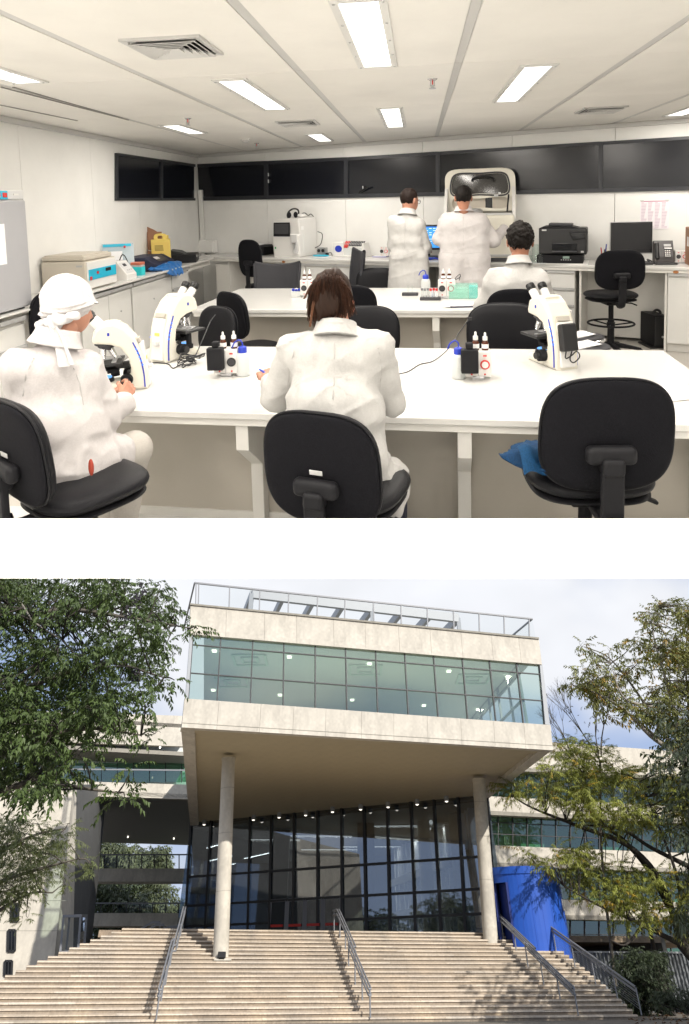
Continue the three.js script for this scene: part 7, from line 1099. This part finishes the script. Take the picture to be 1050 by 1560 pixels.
// ---- right wing
{
  const P0 = ON(0, 0, 24), pl0 = vplane(P0), pg = vplane(shift(P0, -0.8)), org = wp(900, 1450, pl0).setY(0), o = org.clone().negate(), t = outThing('right_wing', 'long concrete wing on the right behind the trees, with strips of greenish windows', 'building', org);
  const S = (v) => (u) => v + (u - 800) * (1490 - v) / 5100, U0 = 738, U1 = 1290;
  const band = (v0, v1, m, n, pl = pl0, th = 0.6, a = U0, b = U1) => part(n, poly3([[a, S(v1)(a)], [b, S(v1)(b)], [b, S(v0)(b)], [a, S(v0)(a)]].map(([u, v]) => wp(u, v, pl).add(o)), th, N), m, t);
  band(1128, 1170, M.conc, 'concrete_band'); band(1216, 1238, M.conc, 'concrete_band'); band(1290, 1315.5, M.conc, 'concrete_band'); band(1369, 1393, M.conc, 'concrete_band');
  for (const [v0, v1, rows] of [[1170, 1216, 2], [1238, 1290, 3], [1315.5, 1369, 3], [1393, 1452, 2]]) {
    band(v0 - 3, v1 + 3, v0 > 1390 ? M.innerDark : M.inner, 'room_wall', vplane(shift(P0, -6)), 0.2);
    for (let i = 0; i < 20; i++) for (let r = 0; r < rows; r++) { const a = U0 + i * 22, b = a + 21.2, y0 = v0 + (v1 - v0) * r / rows, y1 = v0 + (v1 - v0) * (r + 1) / rows - 0.8; band(y0, y1, M.wingGlass, 'window_pane', pg, 0.03, a, b); if (r === 0) band(v0, v1, M.frame, 'mullion', vplane(shift(P0, -0.7)), 0.16, b - 0.1, b + 0.9); }
    for (let r = 1; r < rows; r++) { const y = v0 + (v1 - v0) * r / rows; band(y - 0.9, y + 0.2, M.frame, 'transom', vplane(shift(P0, -0.72)), 0.14); }
    const rr = rngOf(v0); for (let i = 0; i < 8; i++) { const a = U0 + 10 + rr() * 440, w = 18 + rr() * 20; band(v1 - (v1 - v0) * (0.4 + 0.5 * rr()), v1, [M.innerDark, M.offwhite, M.inner, mat(lin(0.12, 0.3, 0.16), 0.7)][i % 4], 'blind', vplane(shift(P0, -2.5)), 0.1, a, a + w); }
  }
  for (const v of [1170, 1238, 1315.5, 1393]) { const y = wp(800, v, pl0).y, a = wp(U0, v, pl0).setY(y).add(o), b = wp(U1, v, pl0).setY(y).add(o), c = b.clone().addScaledVector(N, -6), d = a.clone().addScaledVector(N, -6); part('floor_slab', poly3([a, b, c, d], 0.25, V(0, 1, 0)), M.concGrey, t); }
}
{ // pale corrugated fence at the foot of the right wing
  const P0 = ON(0, 0, 9), pl0 = vplane(P0), a = wp(872, 1450, pl0), b = wp(1120, 1462, pl0), t = outThing('corrugated_fence', 'pale grey corrugated metal fence behind the bush on the right', 'fence', V(a.x, 0, a.z)), h = a.y, L = b.clone().sub(a).setY(0).length(), n = 90;
  const g = sheet((u, v) => [u * L, v * h, 0.06 * Math.sign(Math.sin(u * n * 3.1416)) * Math.min(1, Math.abs(Math.sin(u * n * 3.1416)) * 2)], n * 8, 1).rotateY(yawE); part('sheet', g, mat(lin(0.18, 0.195, 0.21), 0.6), t); part('cap_rail', beam(V(0, h, 0), V(b.x - a.x, h, b.z - a.z), 0.16, 0.08), M.whiteMetal, t);
}
// ---- the blue kiosk: an elliptic drum with a doorway
{
  const c = wd(809, 1415, 59), r = 55 * 59 / 1431, yT = wd(809, 1324, 59).y, t = outThing('blue_kiosk', 'bright blue oval drum-shaped kiosk with a dark doorway beside the right column', 'kiosk', V(c.x, 0, c.z));
  const wall = (y0, y1, a0, a1, R, m, nm, th = 0.15) => { const s = new THREE.Shape(), n = 48; for (let i = 0; i <= n; i++) { const a = a0 + (a1 - a0) * i / n; s[i ? 'lineTo' : 'moveTo'](R * Math.cos(a), 0.8 * R * Math.sin(a)); } for (let i = n; i >= 0; i--) { const a = a0 + (a1 - a0) * i / n; s.lineTo((R - th) * Math.cos(a), 0.8 * (R - th) * Math.sin(a)); } return part(nm, new THREE.ExtrudeGeometry(s, { depth: y1 - y0, bevelEnabled: false }).rotateX(-Math.PI / 2).translate(0, y0, 0), m, t); };
  const d0 = -2.85, d1 = -2.28, yD = wd(768, 1345, 58).y;                              // doorway, as angles on the drum
  wall(0, yT - 0.35, d1, d0 + 2 * Math.PI, r, M.kiosk, 'drum_wall'); wall(yD, yT - 0.35, d0, d1, r, M.kiosk, 'door_head'); wall(yT - 0.35, yT, 0, Math.PI * 2, r + 0.07, M.kiosk, 'rim', 0.3);
  part('roof', new THREE.CylinderGeometry(r - 0.1, r - 0.1, 0.1, 48).scale(1, 1, 0.8).translate(0, yT - 0.3, 0), M.kiosk, t);
  wall(0, yD, d0 - 0.1, d1 + 0.1, r - 0.5, M.kioskIn, 'door_leaf', 0.06); for (const a of [d0, d1]) part('door_jamb', box(0.16, yD, 0.3, (r - 0.12) * Math.cos(a), yD / 2, -0.8 * (r - 0.12) * Math.sin(a)), M.kioskIn, t);
  for (let k = 0; k < 22; k++) { const a = k / 22 * 6.283 + 0.1; if (a > d1 + 6.283 - 0.65 && a < d1 + 6.283 + 0.05) continue; part('panel_joint', box(0.012, yT - 0.36, 0.012, (r + 0.003) * Math.cos(a), (yT - 0.36) / 2, -0.8 * (r + 0.004) * Math.sin(a)), mat(lin(0.009, 0.07, 0.45), 0.6), t); }
  part('wall_sign', box(0.35, 0.5, 0.04, r * 0.93, HT + 1.2, 0.8 * r * 0.42, 0.02, 1.1), M.greyWhite, t);
}
// ================================================================ trees and plants
const leafMat = (r, g, b) => new THREE.MeshPhysicalMaterial({ color: lin(r, g, b), roughness: 0.6, transmission: 0.3, thickness: 0, side: THREE.DoubleSide });
function leafGeo(len, wid, fold) { // one folded leaf along +x
  const P = [[0, 0, 0], [0.35, 0.5, 1], [0.35, -0.5, 1], [1, 0, 0.2], [0.5, 0, 0]].map(([x, z, y]) => [x * len, (y ? fold * wid * y : 0) - x * x * len * 0.18, z * wid]);
  return { P, I: [0, 4, 1, 1, 4, 3, 0, 2, 4, 2, 3, 4] };
}
function sprayGeo(seed, n, len, leaf, droop = 0.5, wid = 0.34) { // a twig with leaves on both sides
  const r = rngOf(seed), pos = [], idx = [];
  const tw = (q) => V(q * len, -droop * len * q * q, 0.06 * len * Math.sin(q * 5 + seed));
  for (let i = 0; i < n; i++) {
    const q = 0.12 + 0.88 * (i + r() * 0.6) / n, s = i % 2 ? 1 : -1, o = tw(Math.min(1, q)), { P, I } = leafGeo(leaf * (0.7 + 0.5 * r()), leaf * wid, 0.25);
    const m = new THREE.Matrix4().compose(o, new THREE.Quaternion().setFromEuler(new THREE.Euler((r() - 0.5) * 1.2, s * (0.5 + 0.7 * r()), -0.35 - 0.7 * r())), V(1, 1, 1)), b = pos.length / 3;
    for (const p of P) pos.push(...V(...p).applyMatrix4(m).toArray()); for (const k of I) idx.push(b + k);
  }
  for (let i = 0; i < 4; i++) { const a = tw(i / 4), c = tw((i + 1) / 4), b = pos.length / 3, w = 0.006 * len * (1 - i / 5); pos.push(a.x, a.y + w, a.z, a.x, a.y - w, a.z + w, c.x, c.y, c.z); idx.push(b, b + 1, b + 2); }
  const g = new THREE.BufferGeometry(); g.setAttribute('position', new THREE.Float32BufferAttribute(pos, 3)); g.setIndex(idx); g.computeVertexNormals(); return metreUV(g);
}
const SPRAY = [1, 2, 3].map((s) => sprayGeo(s, 14, 0.62, 0.16, 0.35, 0.46));
const SPRAYR = [4, 5, 6].map((s) => sprayGeo(s, 11, 0.75, 0.21, 0.25, 0.42));
const FERN = [7, 8, 9].map((s) => sprayGeo(s, 24, 0.8, 0.16, 0.2, 0.22));
function inside(poly, u, v) { let c = false; for (let i = 0, j = poly.length - 1; i < poly.length; j = i++) { const [a, b] = poly[i], [d, e] = poly[j]; if ((b > v) !== (e > v) && u < (d - a) * (v - b) / (e - b) + a) c = !c; } return c; }
function pick(poly, n, seed) { const r = rngOf(seed), us = poly.map((p) => p[0]), vs = poly.map((p) => p[1]), out = []; let g = 0; while (out.length < n && g++ < 1e5) { const u = Math.min(...us) + r() * (Math.max(...us) - Math.min(...us)), v = Math.min(...vs) + r() * (Math.max(...vs) - Math.min(...vs)); if (inside(poly, u, v)) out.push([u, v]); } return out; }
const crownMats = {};
function crown(t, clumps, sprays, mt, { per = 20, scale = 1, seed = 1, tint = 0.3, warm = 0 } = {}) { // clumps: [point in the thing's axes, radius]
  const r = rngOf(seed), m4 = new THREE.Matrix4(), q = new THREE.Quaternion(), c = new THREE.Color(), lists = sprays.map(() => []);
  for (const [p, R, k] of clumps) for (let i = 0; i < Math.round(per * (k ?? 1)); i++) {
    const d = V(r() - 0.5, r() - 0.5, r() - 0.5).normalize(), rad = R * Math.cbrt(0.1 + 0.9 * r()), o = p.clone().addScaledVector(d, rad);
    const yaw = Math.atan2(-d.z, d.x) + (r() - 0.5) * 1.8, s = scale * (0.65 + 0.7 * r());
    q.setFromEuler(new THREE.Euler((r() - 0.5) * 0.7, yaw, 0.35 * d.y + (r() - 0.5) * 0.9, 'YXZ'));
    lists[Math.floor(r() * sprays.length)].push([m4.compose(o, q, V(s, s, s)).clone(), 1 - tint / 2 + tint * r(), r()]);
  }
  lists.forEach((l, i) => {
    const im = new THREE.InstancedMesh(sprays[i], mt, l.length); im.name = 'crown'; im.userData.kind = 'stuff'; im.castShadow = im.receiveShadow = true;
    l.forEach(([m, k, w], j) => { im.setMatrixAt(j, m); const g = w < warm ? [1.9, 1.15, 0.5] : [1, 1, 1]; im.setColorAt(j, c.setRGB(k * g[0], k * g[1], k * g[2])); });
    t.add(im);
  });
}
const bark = mat(lin(0.17, 0.15, 0.12), 0.9, { map: T.blotch, bumpMap: T.stoneBump, bumpScale: 0.02 }), barkPale = mat(lin(0.36, 0.33, 0.29), 0.9, { map: T.blotch, bumpMap: T.stoneBump, bumpScale: 0.02 }), barkDark = mat(lin(0.05, 0.042, 0.035), 0.9, { map: T.blotch });
function limb(pts, r0, r1, seg = 24) { // tapered branch
  const c = new THREE.CatmullRomCurve3(pts), g = new THREE.TubeGeometry(c, seg, 1, 7), p = g.attributes.position, o = V(0, 0, 0);
  for (let i = 0; i <= seg; i++) { c.getPointAt(i / seg, o); const r = r0 + (r1 - r0) * i / seg; for (let k = 0; k < 8; k++) { const n = i * 8 + k; p.setXYZ(n, o.x + (p.getX(n) - o.x) * r, o.y + (p.getY(n) - o.y) * r, o.z + (p.getZ(n) - o.z) * r); } }
  return g;
}
function twigs(clumps, from, n, seed, r0 = 0.035) { const r = rngOf(seed), out = []; for (const [p, R] of clumps) { let best = from[0], bd = 1e9; for (const f of from) { const d = f.distanceToSquared(p); if (d < bd) { bd = d; best = f; } } if (bd < 90) out.push(limb([best, best.clone().lerp(p, 0.5).add(V((r() - 0.5) * R, (r() - 0.3) * R * 0.7, (r() - 0.5) * R)), p], r0, 0.01, 6)); for (let i = 0; i < n; i++) out.push(limb([p, p.clone().add(V((r() - 0.5) * R, (r() - 0.5) * R, (r() - 0.5) * R)), p.clone().add(V((r() - 0.5) * 2 * R, (r() - 0.4) * 2 * R, (r() - 0.5) * 2 * R))], r0 * 0.35, 0.005, 4)); } return out; }
const mpp = (v, D) => D / (0.738 * (v - CY) / 1000 + 0.674) / 1000; // metres per picture unit, sideways, at depth D
const clumpsOf = (poly, n, seed, D0, D1, r0, r1, o) => { const r = rngOf(seed + 500); return pick(poly, n, seed).map(([u, v]) => { const D = D0 + r() * (D1 - D0); return [wd(u, v, D).sub(o), (r0 + r() * (r1 - r0)) * mpp(v, D), 0.6 + 0.8 * r()]; }); };

{ // ---- the big dark tree on the left, near the viewer
  const D = 25, base = V(-15.5, 0, -26), t = outThing('broadleaf_tree', 'large dark green tree filling the upper left beside the building, leaves hanging in sprays', 'tree', base);
  const R = (u, v, d) => wd(u, v, d).sub(base);
  const A = [[-60, 860], [238, 862], [243, 905], [262, 930], [258, 955], [236, 975], [240, 1000], [226, 1020], [236, 1045], [226, 1062], [206, 1085], [190, 1100], [170, 1128], [158, 1152], [130, 1168], [96, 1178], [74, 1200], [36, 1212], [-60, 1215]];
  const c1 = clumpsOf(A, 330, 11, 22, 31, 9, 19, base);
  const tips = [[268, 928, 9], [262, 943, 8], [285, 958, 7], [302, 958, 6], [255, 1030, 9], [266, 1036, 5], [222, 1075, 8], [236, 1118, 9], [214, 1120, 9], [198, 1172, 9], [190, 1214, 8], [176, 1212, 9], [245, 893, 8], [230, 1058, 8], [252, 985, 7], [212, 1040, 12], [240, 1052, 6]].map(([u, v, r]) => [R(u, v, 25), r * mpp(v, 25), 0.55]);
  const br = [[[-80, 1300, 27], [-30, 1180, 26], [20, 1060, 25], [90, 980, 24]], [[-60, 1200, 26], [40, 1130, 25], [140, 1110, 25], [215, 1120, 25]], [[-40, 1000, 27], [20, 915, 25], [55, 950, 24], [95, 975, 24]], [[-40, 1090, 26], [60, 1040, 25], [160, 1010, 25], [250, 1032, 25]], [[-20, 960, 27], [90, 930, 26], [190, 940, 25], [290, 957, 25]], [[-50, 1230, 26], [50, 1190, 26], [120, 1200, 25], [180, 1208, 25]]];
  const B = br.map((l) => l.map((p) => R(...p)));
  part('trunk', limb([V(0, -0.2, 0), V(0.3, 3, 0), R(-80, 1300, 27), R(-60, 1150, 27), R(-50, 1000, 27)], 0.55, 0.22), bark, t);
  B.forEach((l, i) => part('limb', limb(l, i === 2 ? 0.05 : 0.12, 0.02), i === 2 ? barkPale : bark, t));
  const from = B.flatMap((l) => new THREE.CatmullRomCurve3(l).getPoints(14));
  part('twigs', twigs([...c1, ...tips], from, 1, 5, 0.03), barkDark, t).userData.kind = 'stuff';
  crown(t, [...c1, ...tips], SPRAY, leafMat(0.07, 0.115, 0.018), { per: 14, scale: 0.85, seed: 4, tint: 0.5 });
  // hanging clusters of dark fruit
  const fr = [], r = rngOf(77); for (const [u, v] of [[218, 900], [206, 915], [196, 935], [185, 950], [212, 918], [150, 1010], [205, 1030]]) for (let i = 0; i < 24; i++) fr.push(ball(0.035, ...R(u + (r() - 0.5) * 12, v + (r() - 0.5) * 24, 24.5).toArray(), 1, 1, 1, 5)); part('fruit', fr, mat(lin(0.035, 0.03, 0.04), 0.7), t).userData.kind = 'stuff';
}
{ // ---- lighter tree below it
  const base = V(-19, 0, -36), t = outThing('feathery_tree', 'lighter feathery green tree at the lower left in front of the concrete end wall', 'tree', base), R = (u, v, d) => wd(u, v, d).sub(base);
  const A = [[-60, 1245], [60, 1255], [100, 1272], [112, 1298], [92, 1318], [72, 1335], [70, 1348], [40, 1352], [36, 1372], [10, 1380], [-60, 1380]];
  const c = clumpsOf(A, 74, 21, 33, 38, 7, 13, base), tips = [[105, 1255, 9], [140, 1318, 6], [122, 1310, 8], [98, 1345, 7], [40, 1395, 8], [15, 1345, 9]].map(([u, v, r]) => [R(u, v, 35), r * mpp(v, 35), 0.6]);
  const br = [[[-60, 1420, 36], [-10, 1350, 35], [40, 1330, 35], [120, 1308, 35]], [[-50, 1400, 36], [0, 1300, 35], [60, 1270, 35], [100, 1262, 35]], [[-40, 1420, 36], [10, 1380, 35], [50, 1360, 35], [80, 1360, 35]]].map((l) => l.map((p) => R(...p)));
  part('trunk', limb([V(0, -0.2, 0), V(0.2, 2, 0), br[0][0], R(-40, 1300, 36)], 0.3, 0.1), bark, t); br.forEach((l) => part('limb', limb(l, 0.1, 0.02), bark, t));
  part('twigs', twigs([...c, ...tips], br.flatMap((l) => new THREE.CatmullRomCurve3(l).getPoints(10)), 1, 6, 0.025), bark, t).userData.kind = 'stuff';
  crown(t, [...c, ...tips], FERN, leafMat(0.13, 0.16, 0.04), { per: 13, scale: 0.75, seed: 14, tint: 0.5 });
}
{ // ---- the open, brown-flecked tree on the right
  const K = 1.34, base = V(27.4, 0, -55), t = outThing('open_tree', 'tall open tree on the right with many bare slanting branches and sparse olive leaves', 'tree', base), R = (u, v, d) => wd(u, v, d * K).sub(base);
  const br = [
    [[1075, 1330, 41], [1060, 1230, 41], [1040, 1160, 41], [990, 1120, 40], [950, 1080, 40], [905, 1055, 40], [868, 1042, 39]],
    [[1040, 1160, 41], [1000, 1100, 42], [960, 1040, 42], [925, 1000, 42], [890, 985, 42]],
    [[1050, 1180, 41], [1030, 1090, 41], [1010, 1020, 40], [995, 960, 40], [1000, 925, 40]],
    [[1070, 1240, 41], [1050, 1090, 43], [1045, 1000, 43], [1050, 930, 43]],
    [[1030, 1150, 41], [985, 1110, 43], [960, 1090, 43], [910, 1065, 43]],
    [[1040, 1120, 41], [1000, 1080, 40], [950, 1062, 39], [930, 1010, 39]],
    [[1075, 1290, 41], [1100, 1150, 41], [1130, 1050, 41], [1140, 950, 41]],
  ].map((l) => l.map((p) => R(...p)));
  part('trunk', limb([V(0, -0.2, 0), V(-0.1, 2, 0), R(1070, 1400, 41), br[0][0]], 0.5, 0.32), barkDark, t); br.forEach((l, i) => part('limb', limb(l, i ? 0.16 : 0.28, 0.02, 30), i === 1 || i === 4 ? bark : barkPale, t));
  const A = [[872, 1036], [884, 990], [905, 985], [925, 1005], [960, 1010], [968, 970], [985, 930], [1005, 918], [1060, 920], [1200, 900], [1230, 1180], [1060, 1150], [1000, 1095], [950, 1082], [900, 1070]];
  const c = clumpsOf(A, 230, 31, 38 * K, 44 * K, 7, 13, base), tips = [[872, 1042, 6], [888, 985, 8], [902, 1000, 9], [1005, 925, 7], [990, 950, 10], [930, 990, 6], [1040, 925, 8], [915, 1060, 8], [895, 1050, 7], [925, 1090, 6]].map(([u, v, r]) => [R(u, v, 40), r * mpp(v, 40 * K), 0.7]);
  part('twigs', twigs([...c, ...tips], br.flatMap((l) => new THREE.CatmullRomCurve3(l).getPoints(16)), 3, 7, 0.05), bark, t).userData.kind = 'stuff';
  crown(t, [...c, ...tips], SPRAYR, leafMat(0.19, 0.20, 0.038), { per: 20, scale: 0.8 * K, seed: 24, tint: 0.6, warm: 0.10 });
}
{ // ---- the yellow-green tree before the right wing
  const K = 1.29, base = V(24.3, 0, -58), t = outThing('spreading_tree', 'spreading yellow-green tree in front of the right wing, its dark limbs reaching left', 'tree', base), R = (u, v, d) => wd(u, v, d * K).sub(base);
  const br = [[[1040, 1440, 45], [1005, 1340, 45], [960, 1290, 45], [880, 1258, 45], [800, 1225, 45], [772, 1206, 45]], [[1020, 1380, 45], [985, 1320, 46], [950, 1280, 46], [905, 1240, 46], [890, 1180, 46]], [[1045, 1420, 45], [1030, 1330, 44], [1000, 1250, 44], [975, 1190, 44]], [[1040, 1440, 45], [960, 1400, 44], [910, 1378, 44], [860, 1350, 44]], [[1050, 1320, 45], [990, 1290, 45], [950, 1265, 45], [870, 1255, 45]], [[1000, 1460, 46], [985, 1410, 45], [950, 1440, 44], [930, 1432, 44]]].map((l) => l.map((p) => R(...p)));
  part('trunk', limb([V(0, -0.2, 0), V(0.1, 1, 0), br[0][0], R(1055, 1330, 45), R(1070, 1230, 45)], 0.42, 0.25), barkDark, t); br.forEach((l, i) => part('limb', limb(l, i < 2 ? 0.24 : 0.15, 0.03, 28), barkDark, t));
  const A = [[772, 1205], [800, 1182], [838, 1152], [868, 1128], [900, 1135], [930, 1160], [965, 1175], [1050, 1165], [1180, 1160], [1180, 1300], [1060, 1300], [1040, 1265], [960, 1262], [900, 1240], [860, 1225], [800, 1212]], Bp = [[790, 1308], [860, 1290], [900, 1305], [950, 1318], [1010, 1330], [1090, 1330], [1090, 1440], [1030, 1400], [975, 1405], [930, 1385], [880, 1340], [830, 1318]];
  const c = [...clumpsOf(A, 165, 41, 42 * K, 47 * K, 8, 15, base), ...clumpsOf(Bp, 52, 42, 43 * K, 46 * K, 7, 13, base)], tips = [[780, 1210, 7], [800, 1302, 7], [815, 1306, 8], [872, 1300, 8], [852, 1330, 7], [890, 1360, 8], [900, 1200, 10], [925, 1262, 9]].map(([u, v, r]) => [R(u, v, 44.5), r * mpp(v, 44.5 * K), 0.6]);
  part('twigs', twigs([...c, ...tips], br.flatMap((l) => new THREE.CatmullRomCurve3(l).getPoints(14)), 1, 8, 0.04), barkDark, t).userData.kind = 'stuff';
  crown(t, [...c, ...tips], FERN, leafMat(0.23, 0.255, 0.032), { per: 20, scale: 0.95 * K, seed: 34, tint: 0.6, warm: 0.06 });
}
{ // ---- small leafless tree by the corner of the block
  const base = V(15.9, 0, -58), t = outThing('bare_tree', 'small almost leafless tree standing against the sky right of the block', 'tree', base), R = (u, v, d) => wd(u, v, d).sub(base), r = rngOf(3), g = [];
  const grow = (p, dir, L, rad, n) => { const q = p.clone().addScaledVector(dir, L); g.push(limb([p, p.clone().lerp(q, 0.5).add(V((r() - 0.5) * 0.1 * L, 0, (r() - 0.5) * 0.1 * L)), q], rad, rad * 0.6, 5)); if (n) for (let i = 0; i < 3; i++) grow(q, dir.clone().add(V((r() - 0.5) * 1.3, (r() - 0.3) * 0.7, (r() - 0.5) * 1.1)).normalize(), L * (0.6 + 0.2 * r()), rad * 0.6, n - 1); };
  part('trunk', limb([V(0, -0.1, 0), R(917, 1300, 58), R(915, 1160, 58)], 0.11, 0.06), bark, t);
  for (const [u, v, a] of [[915, 1160, -0.5], [915, 1170, 0.1], [912, 1190, -1.0], [916, 1150, 0.4]]) grow(R(u, v, 58), V(a, 1, 0).normalize(), 1.9, 0.06, 4);
  part('branches', g, bark, t).userData.kind = 'stuff';
  const c = pick([[842, 1080], [930, 1070], [925, 1140], [860, 1130]], 26, 5).map(([u, v]) => [R(u, v, 58), 0.4, 0.5]); crown(t, c, SPRAYR, leafMat(0.09, 0.07, 0.04), { per: 4, scale: 0.5, seed: 44, tint: 0.5 });
}
function bushOf(name, label, cat, base, poly, n, D0, D1, r0, r1, sprays, m, o) { const t = outThing(name, label, cat, base), c = clumpsOf(poly, n, o.seed, D0, D1, r0, r1, base); part('stems', c.map(([p]) => limb([V(p.x * 0.15, 0, p.z * 0.3), p.clone().multiplyScalar(0.6), p], 0.04, 0.012, 5)), barkDark, t).userData.kind = 'stuff'; crown(t, c, sprays, m, o); return t; }
bushOf('round_bush', 'dark glossy rounded bush beside the lower right end of the stairs', 'bush', V(18.2, 0, -55), [[938, 1480], [950, 1455], [985, 1450], [1015, 1462], [1022, 1500], [1012, 1530], [960, 1534], [940, 1515]], 70, 53.5, 56.5, 6, 11, SPRAY, leafMat(0.04, 0.062, 0.02), { per: 26, scale: 0.62, seed: 51, tint: 0.5 });
bushOf('low_hedge', 'low clipped hedge at the right edge behind the pavement', 'hedge', V(18, 0, -50), [[1002, 1512], [1120, 1510], [1120, 1532], [1002, 1534]], 60, 49.5, 51, 4, 6, SPRAY, leafMat(0.04, 0.06, 0.02), { per: 16, scale: 0.5, seed: 52, tint: 0.4 });
bushOf('spiky_plant', 'plant with long drooping leaves by the right edge under the trees', 'plant', V(20, 0, -46), [[1036, 1385], [1070, 1375], [1070, 1440], [1040, 1425]], 12, 45, 47, 5, 8, [sprayGeo(12, 9, 0.3, 0.75, 0.3, 0.09)], leafMat(0.09, 0.12, 0.05), { per: 6, scale: 0.8, seed: 53, tint: 0.5 });
// trees beyond the footbridges
for (const [u, D, poly, l, s] of [[172, 128, [[152, 1290], [168, 1283], [186, 1296], [196, 1322], [196, 1345], [152, 1345]], 'green tree far behind the upper footbridge, left one', 61], [228, 150, [[212, 1316], [222, 1303], [236, 1302], [246, 1322], [240, 1340], [214, 1340]], 'small hazy tree far behind the upper footbridge, right one', 62], [190, 118, [[150, 1344], [200, 1342], [212, 1360], [210, 1440], [150, 1440]], 'dense dark tree behind the lower footbridge', 63], [245, 124, [[205, 1350], [235, 1346], [268, 1366], [280, 1400], [278, 1440], [205, 1440]], 'light green tree behind the lower footbridge, beside the hall', 64]]) {
  const p = wd(u, 1420, D).setY(0), t = outThing('far_tree', l, 'tree', p), c = clumpsOf(poly, 46, s, D - 5, D + 5, 7, 12, p); const top = wd(u, poly[1][1], D).y; part('trunk', limb([V(0, 0, 0), V(0.3, top * 0.5, 0), V(0, top * 0.9, 0)], 0.6, 0.15), barkDark, t); crown(t, c, SPRAYR, s === 63 ? leafMat(0.05, 0.075, 0.025) : leafMat(0.1, 0.125, 0.05), { per: 22, scale: 2.6, seed: s, tint: 0.5 });
}
// trees on the far side of the plaza, behind the viewer: the glass mirrors them
{ const proto = outThing('plaza_tree', 'round-crowned plaza tree outside the picture on the left, first in the row', 'tree', V(-75, 0, -46), 0, 'trees across the plaza, left of the picture'); part('trunk', limb([V(0, -0.1, 0), V(0.2, 3, 0), V(0, 6, 0)], 0.4, 0.2), barkDark, proto); const r = rngOf(9), c = []; for (let i = 0; i < 46; i++) { const a = r() * 6.283, q = Math.sqrt(r()); c.push([V(4.6 * q * Math.cos(a), 5.4 + 3.0 * (r() - 0.35) * (1.2 - 0.6 * q), 4.6 * q * Math.sin(a)), 1.3, 1]); } crown(proto, c, SPRAYR, leafMat(0.045, 0.065, 0.022), { per: 20, scale: 1.7, seed: 66, tint: 0.5 });
  for (const [x, z, s, l] of [[-64, -38, 1.15, 'second in the row'], [-55, -30, 1.0, 'third in the row'], [-47, -22, 1.2, 'fourth in the row'], [-86, -58, 1.3, 'fifth in the row'], [-99, -66, 1.2, 'last in the row']]) { const t = copyThing(proto, 'round-crowned plaza tree outside the picture on the left, ' + l); t.position.set(x, 0, z); t.scale.setScalar(s); t.rotation.y = x; } }
// the tree beyond the right edge that shades the lower right steps
{ const base = V(20.8, 0, -37.5), t = outThing('shade_tree', 'dense tree beyond the right edge of the picture that shades the right steps', 'tree', base), r = rngOf(19), c = []; part('trunk', limb([V(0, -0.1, 0), V(0.2, 3, 0), V(-0.5, 7, 0)], 0.45, 0.25), barkDark, t); for (let i = 0; i < 120; i++) { const a = r() * 6.283, q = Math.sqrt(r()); c.push([V(5.4 * q * Math.cos(a), 7.4 + 4.6 * (r() - 0.5), 5.4 * q * Math.sin(a)), 1.25, 1]); } crown(t, c, SPRAYR, leafMat(0.05, 0.07, 0.02), { per: 22, scale: 1.3, seed: 67, tint: 0.5 }); }
{ // fallen leaves on the pavement
  const r = rngOf(8), G = []; for (let i = 0; i < 150; i++) { const p = wy(960 + r() * 130, 1532 + r() * 30, 0.012), { P, I } = leafGeo(0.16 + 0.12 * r(), 0.1, 0.4), g = new THREE.BufferGeometry(); g.setAttribute('position', new THREE.Float32BufferAttribute(P.flat(), 3)); g.setIndex(I); g.computeVertexNormals(); g.rotateY(r() * 6.3); G.push(g.translate(p.x, p.y + 0.03, p.z)); }
  const o = part('fallen_leaves', merge(G).translate(-17, 0, 44), mat(lin(0.2, 0.11, 0.05), 0.8, { side: THREE.DoubleSide }), scene); o.position.set(17, 0, -44); o.userData.kind = 'stuff'; tag(o, 'brown fallen leaves scattered on the pavement at the lower right', 'leaves');
}
renderer.render(scene, camera);
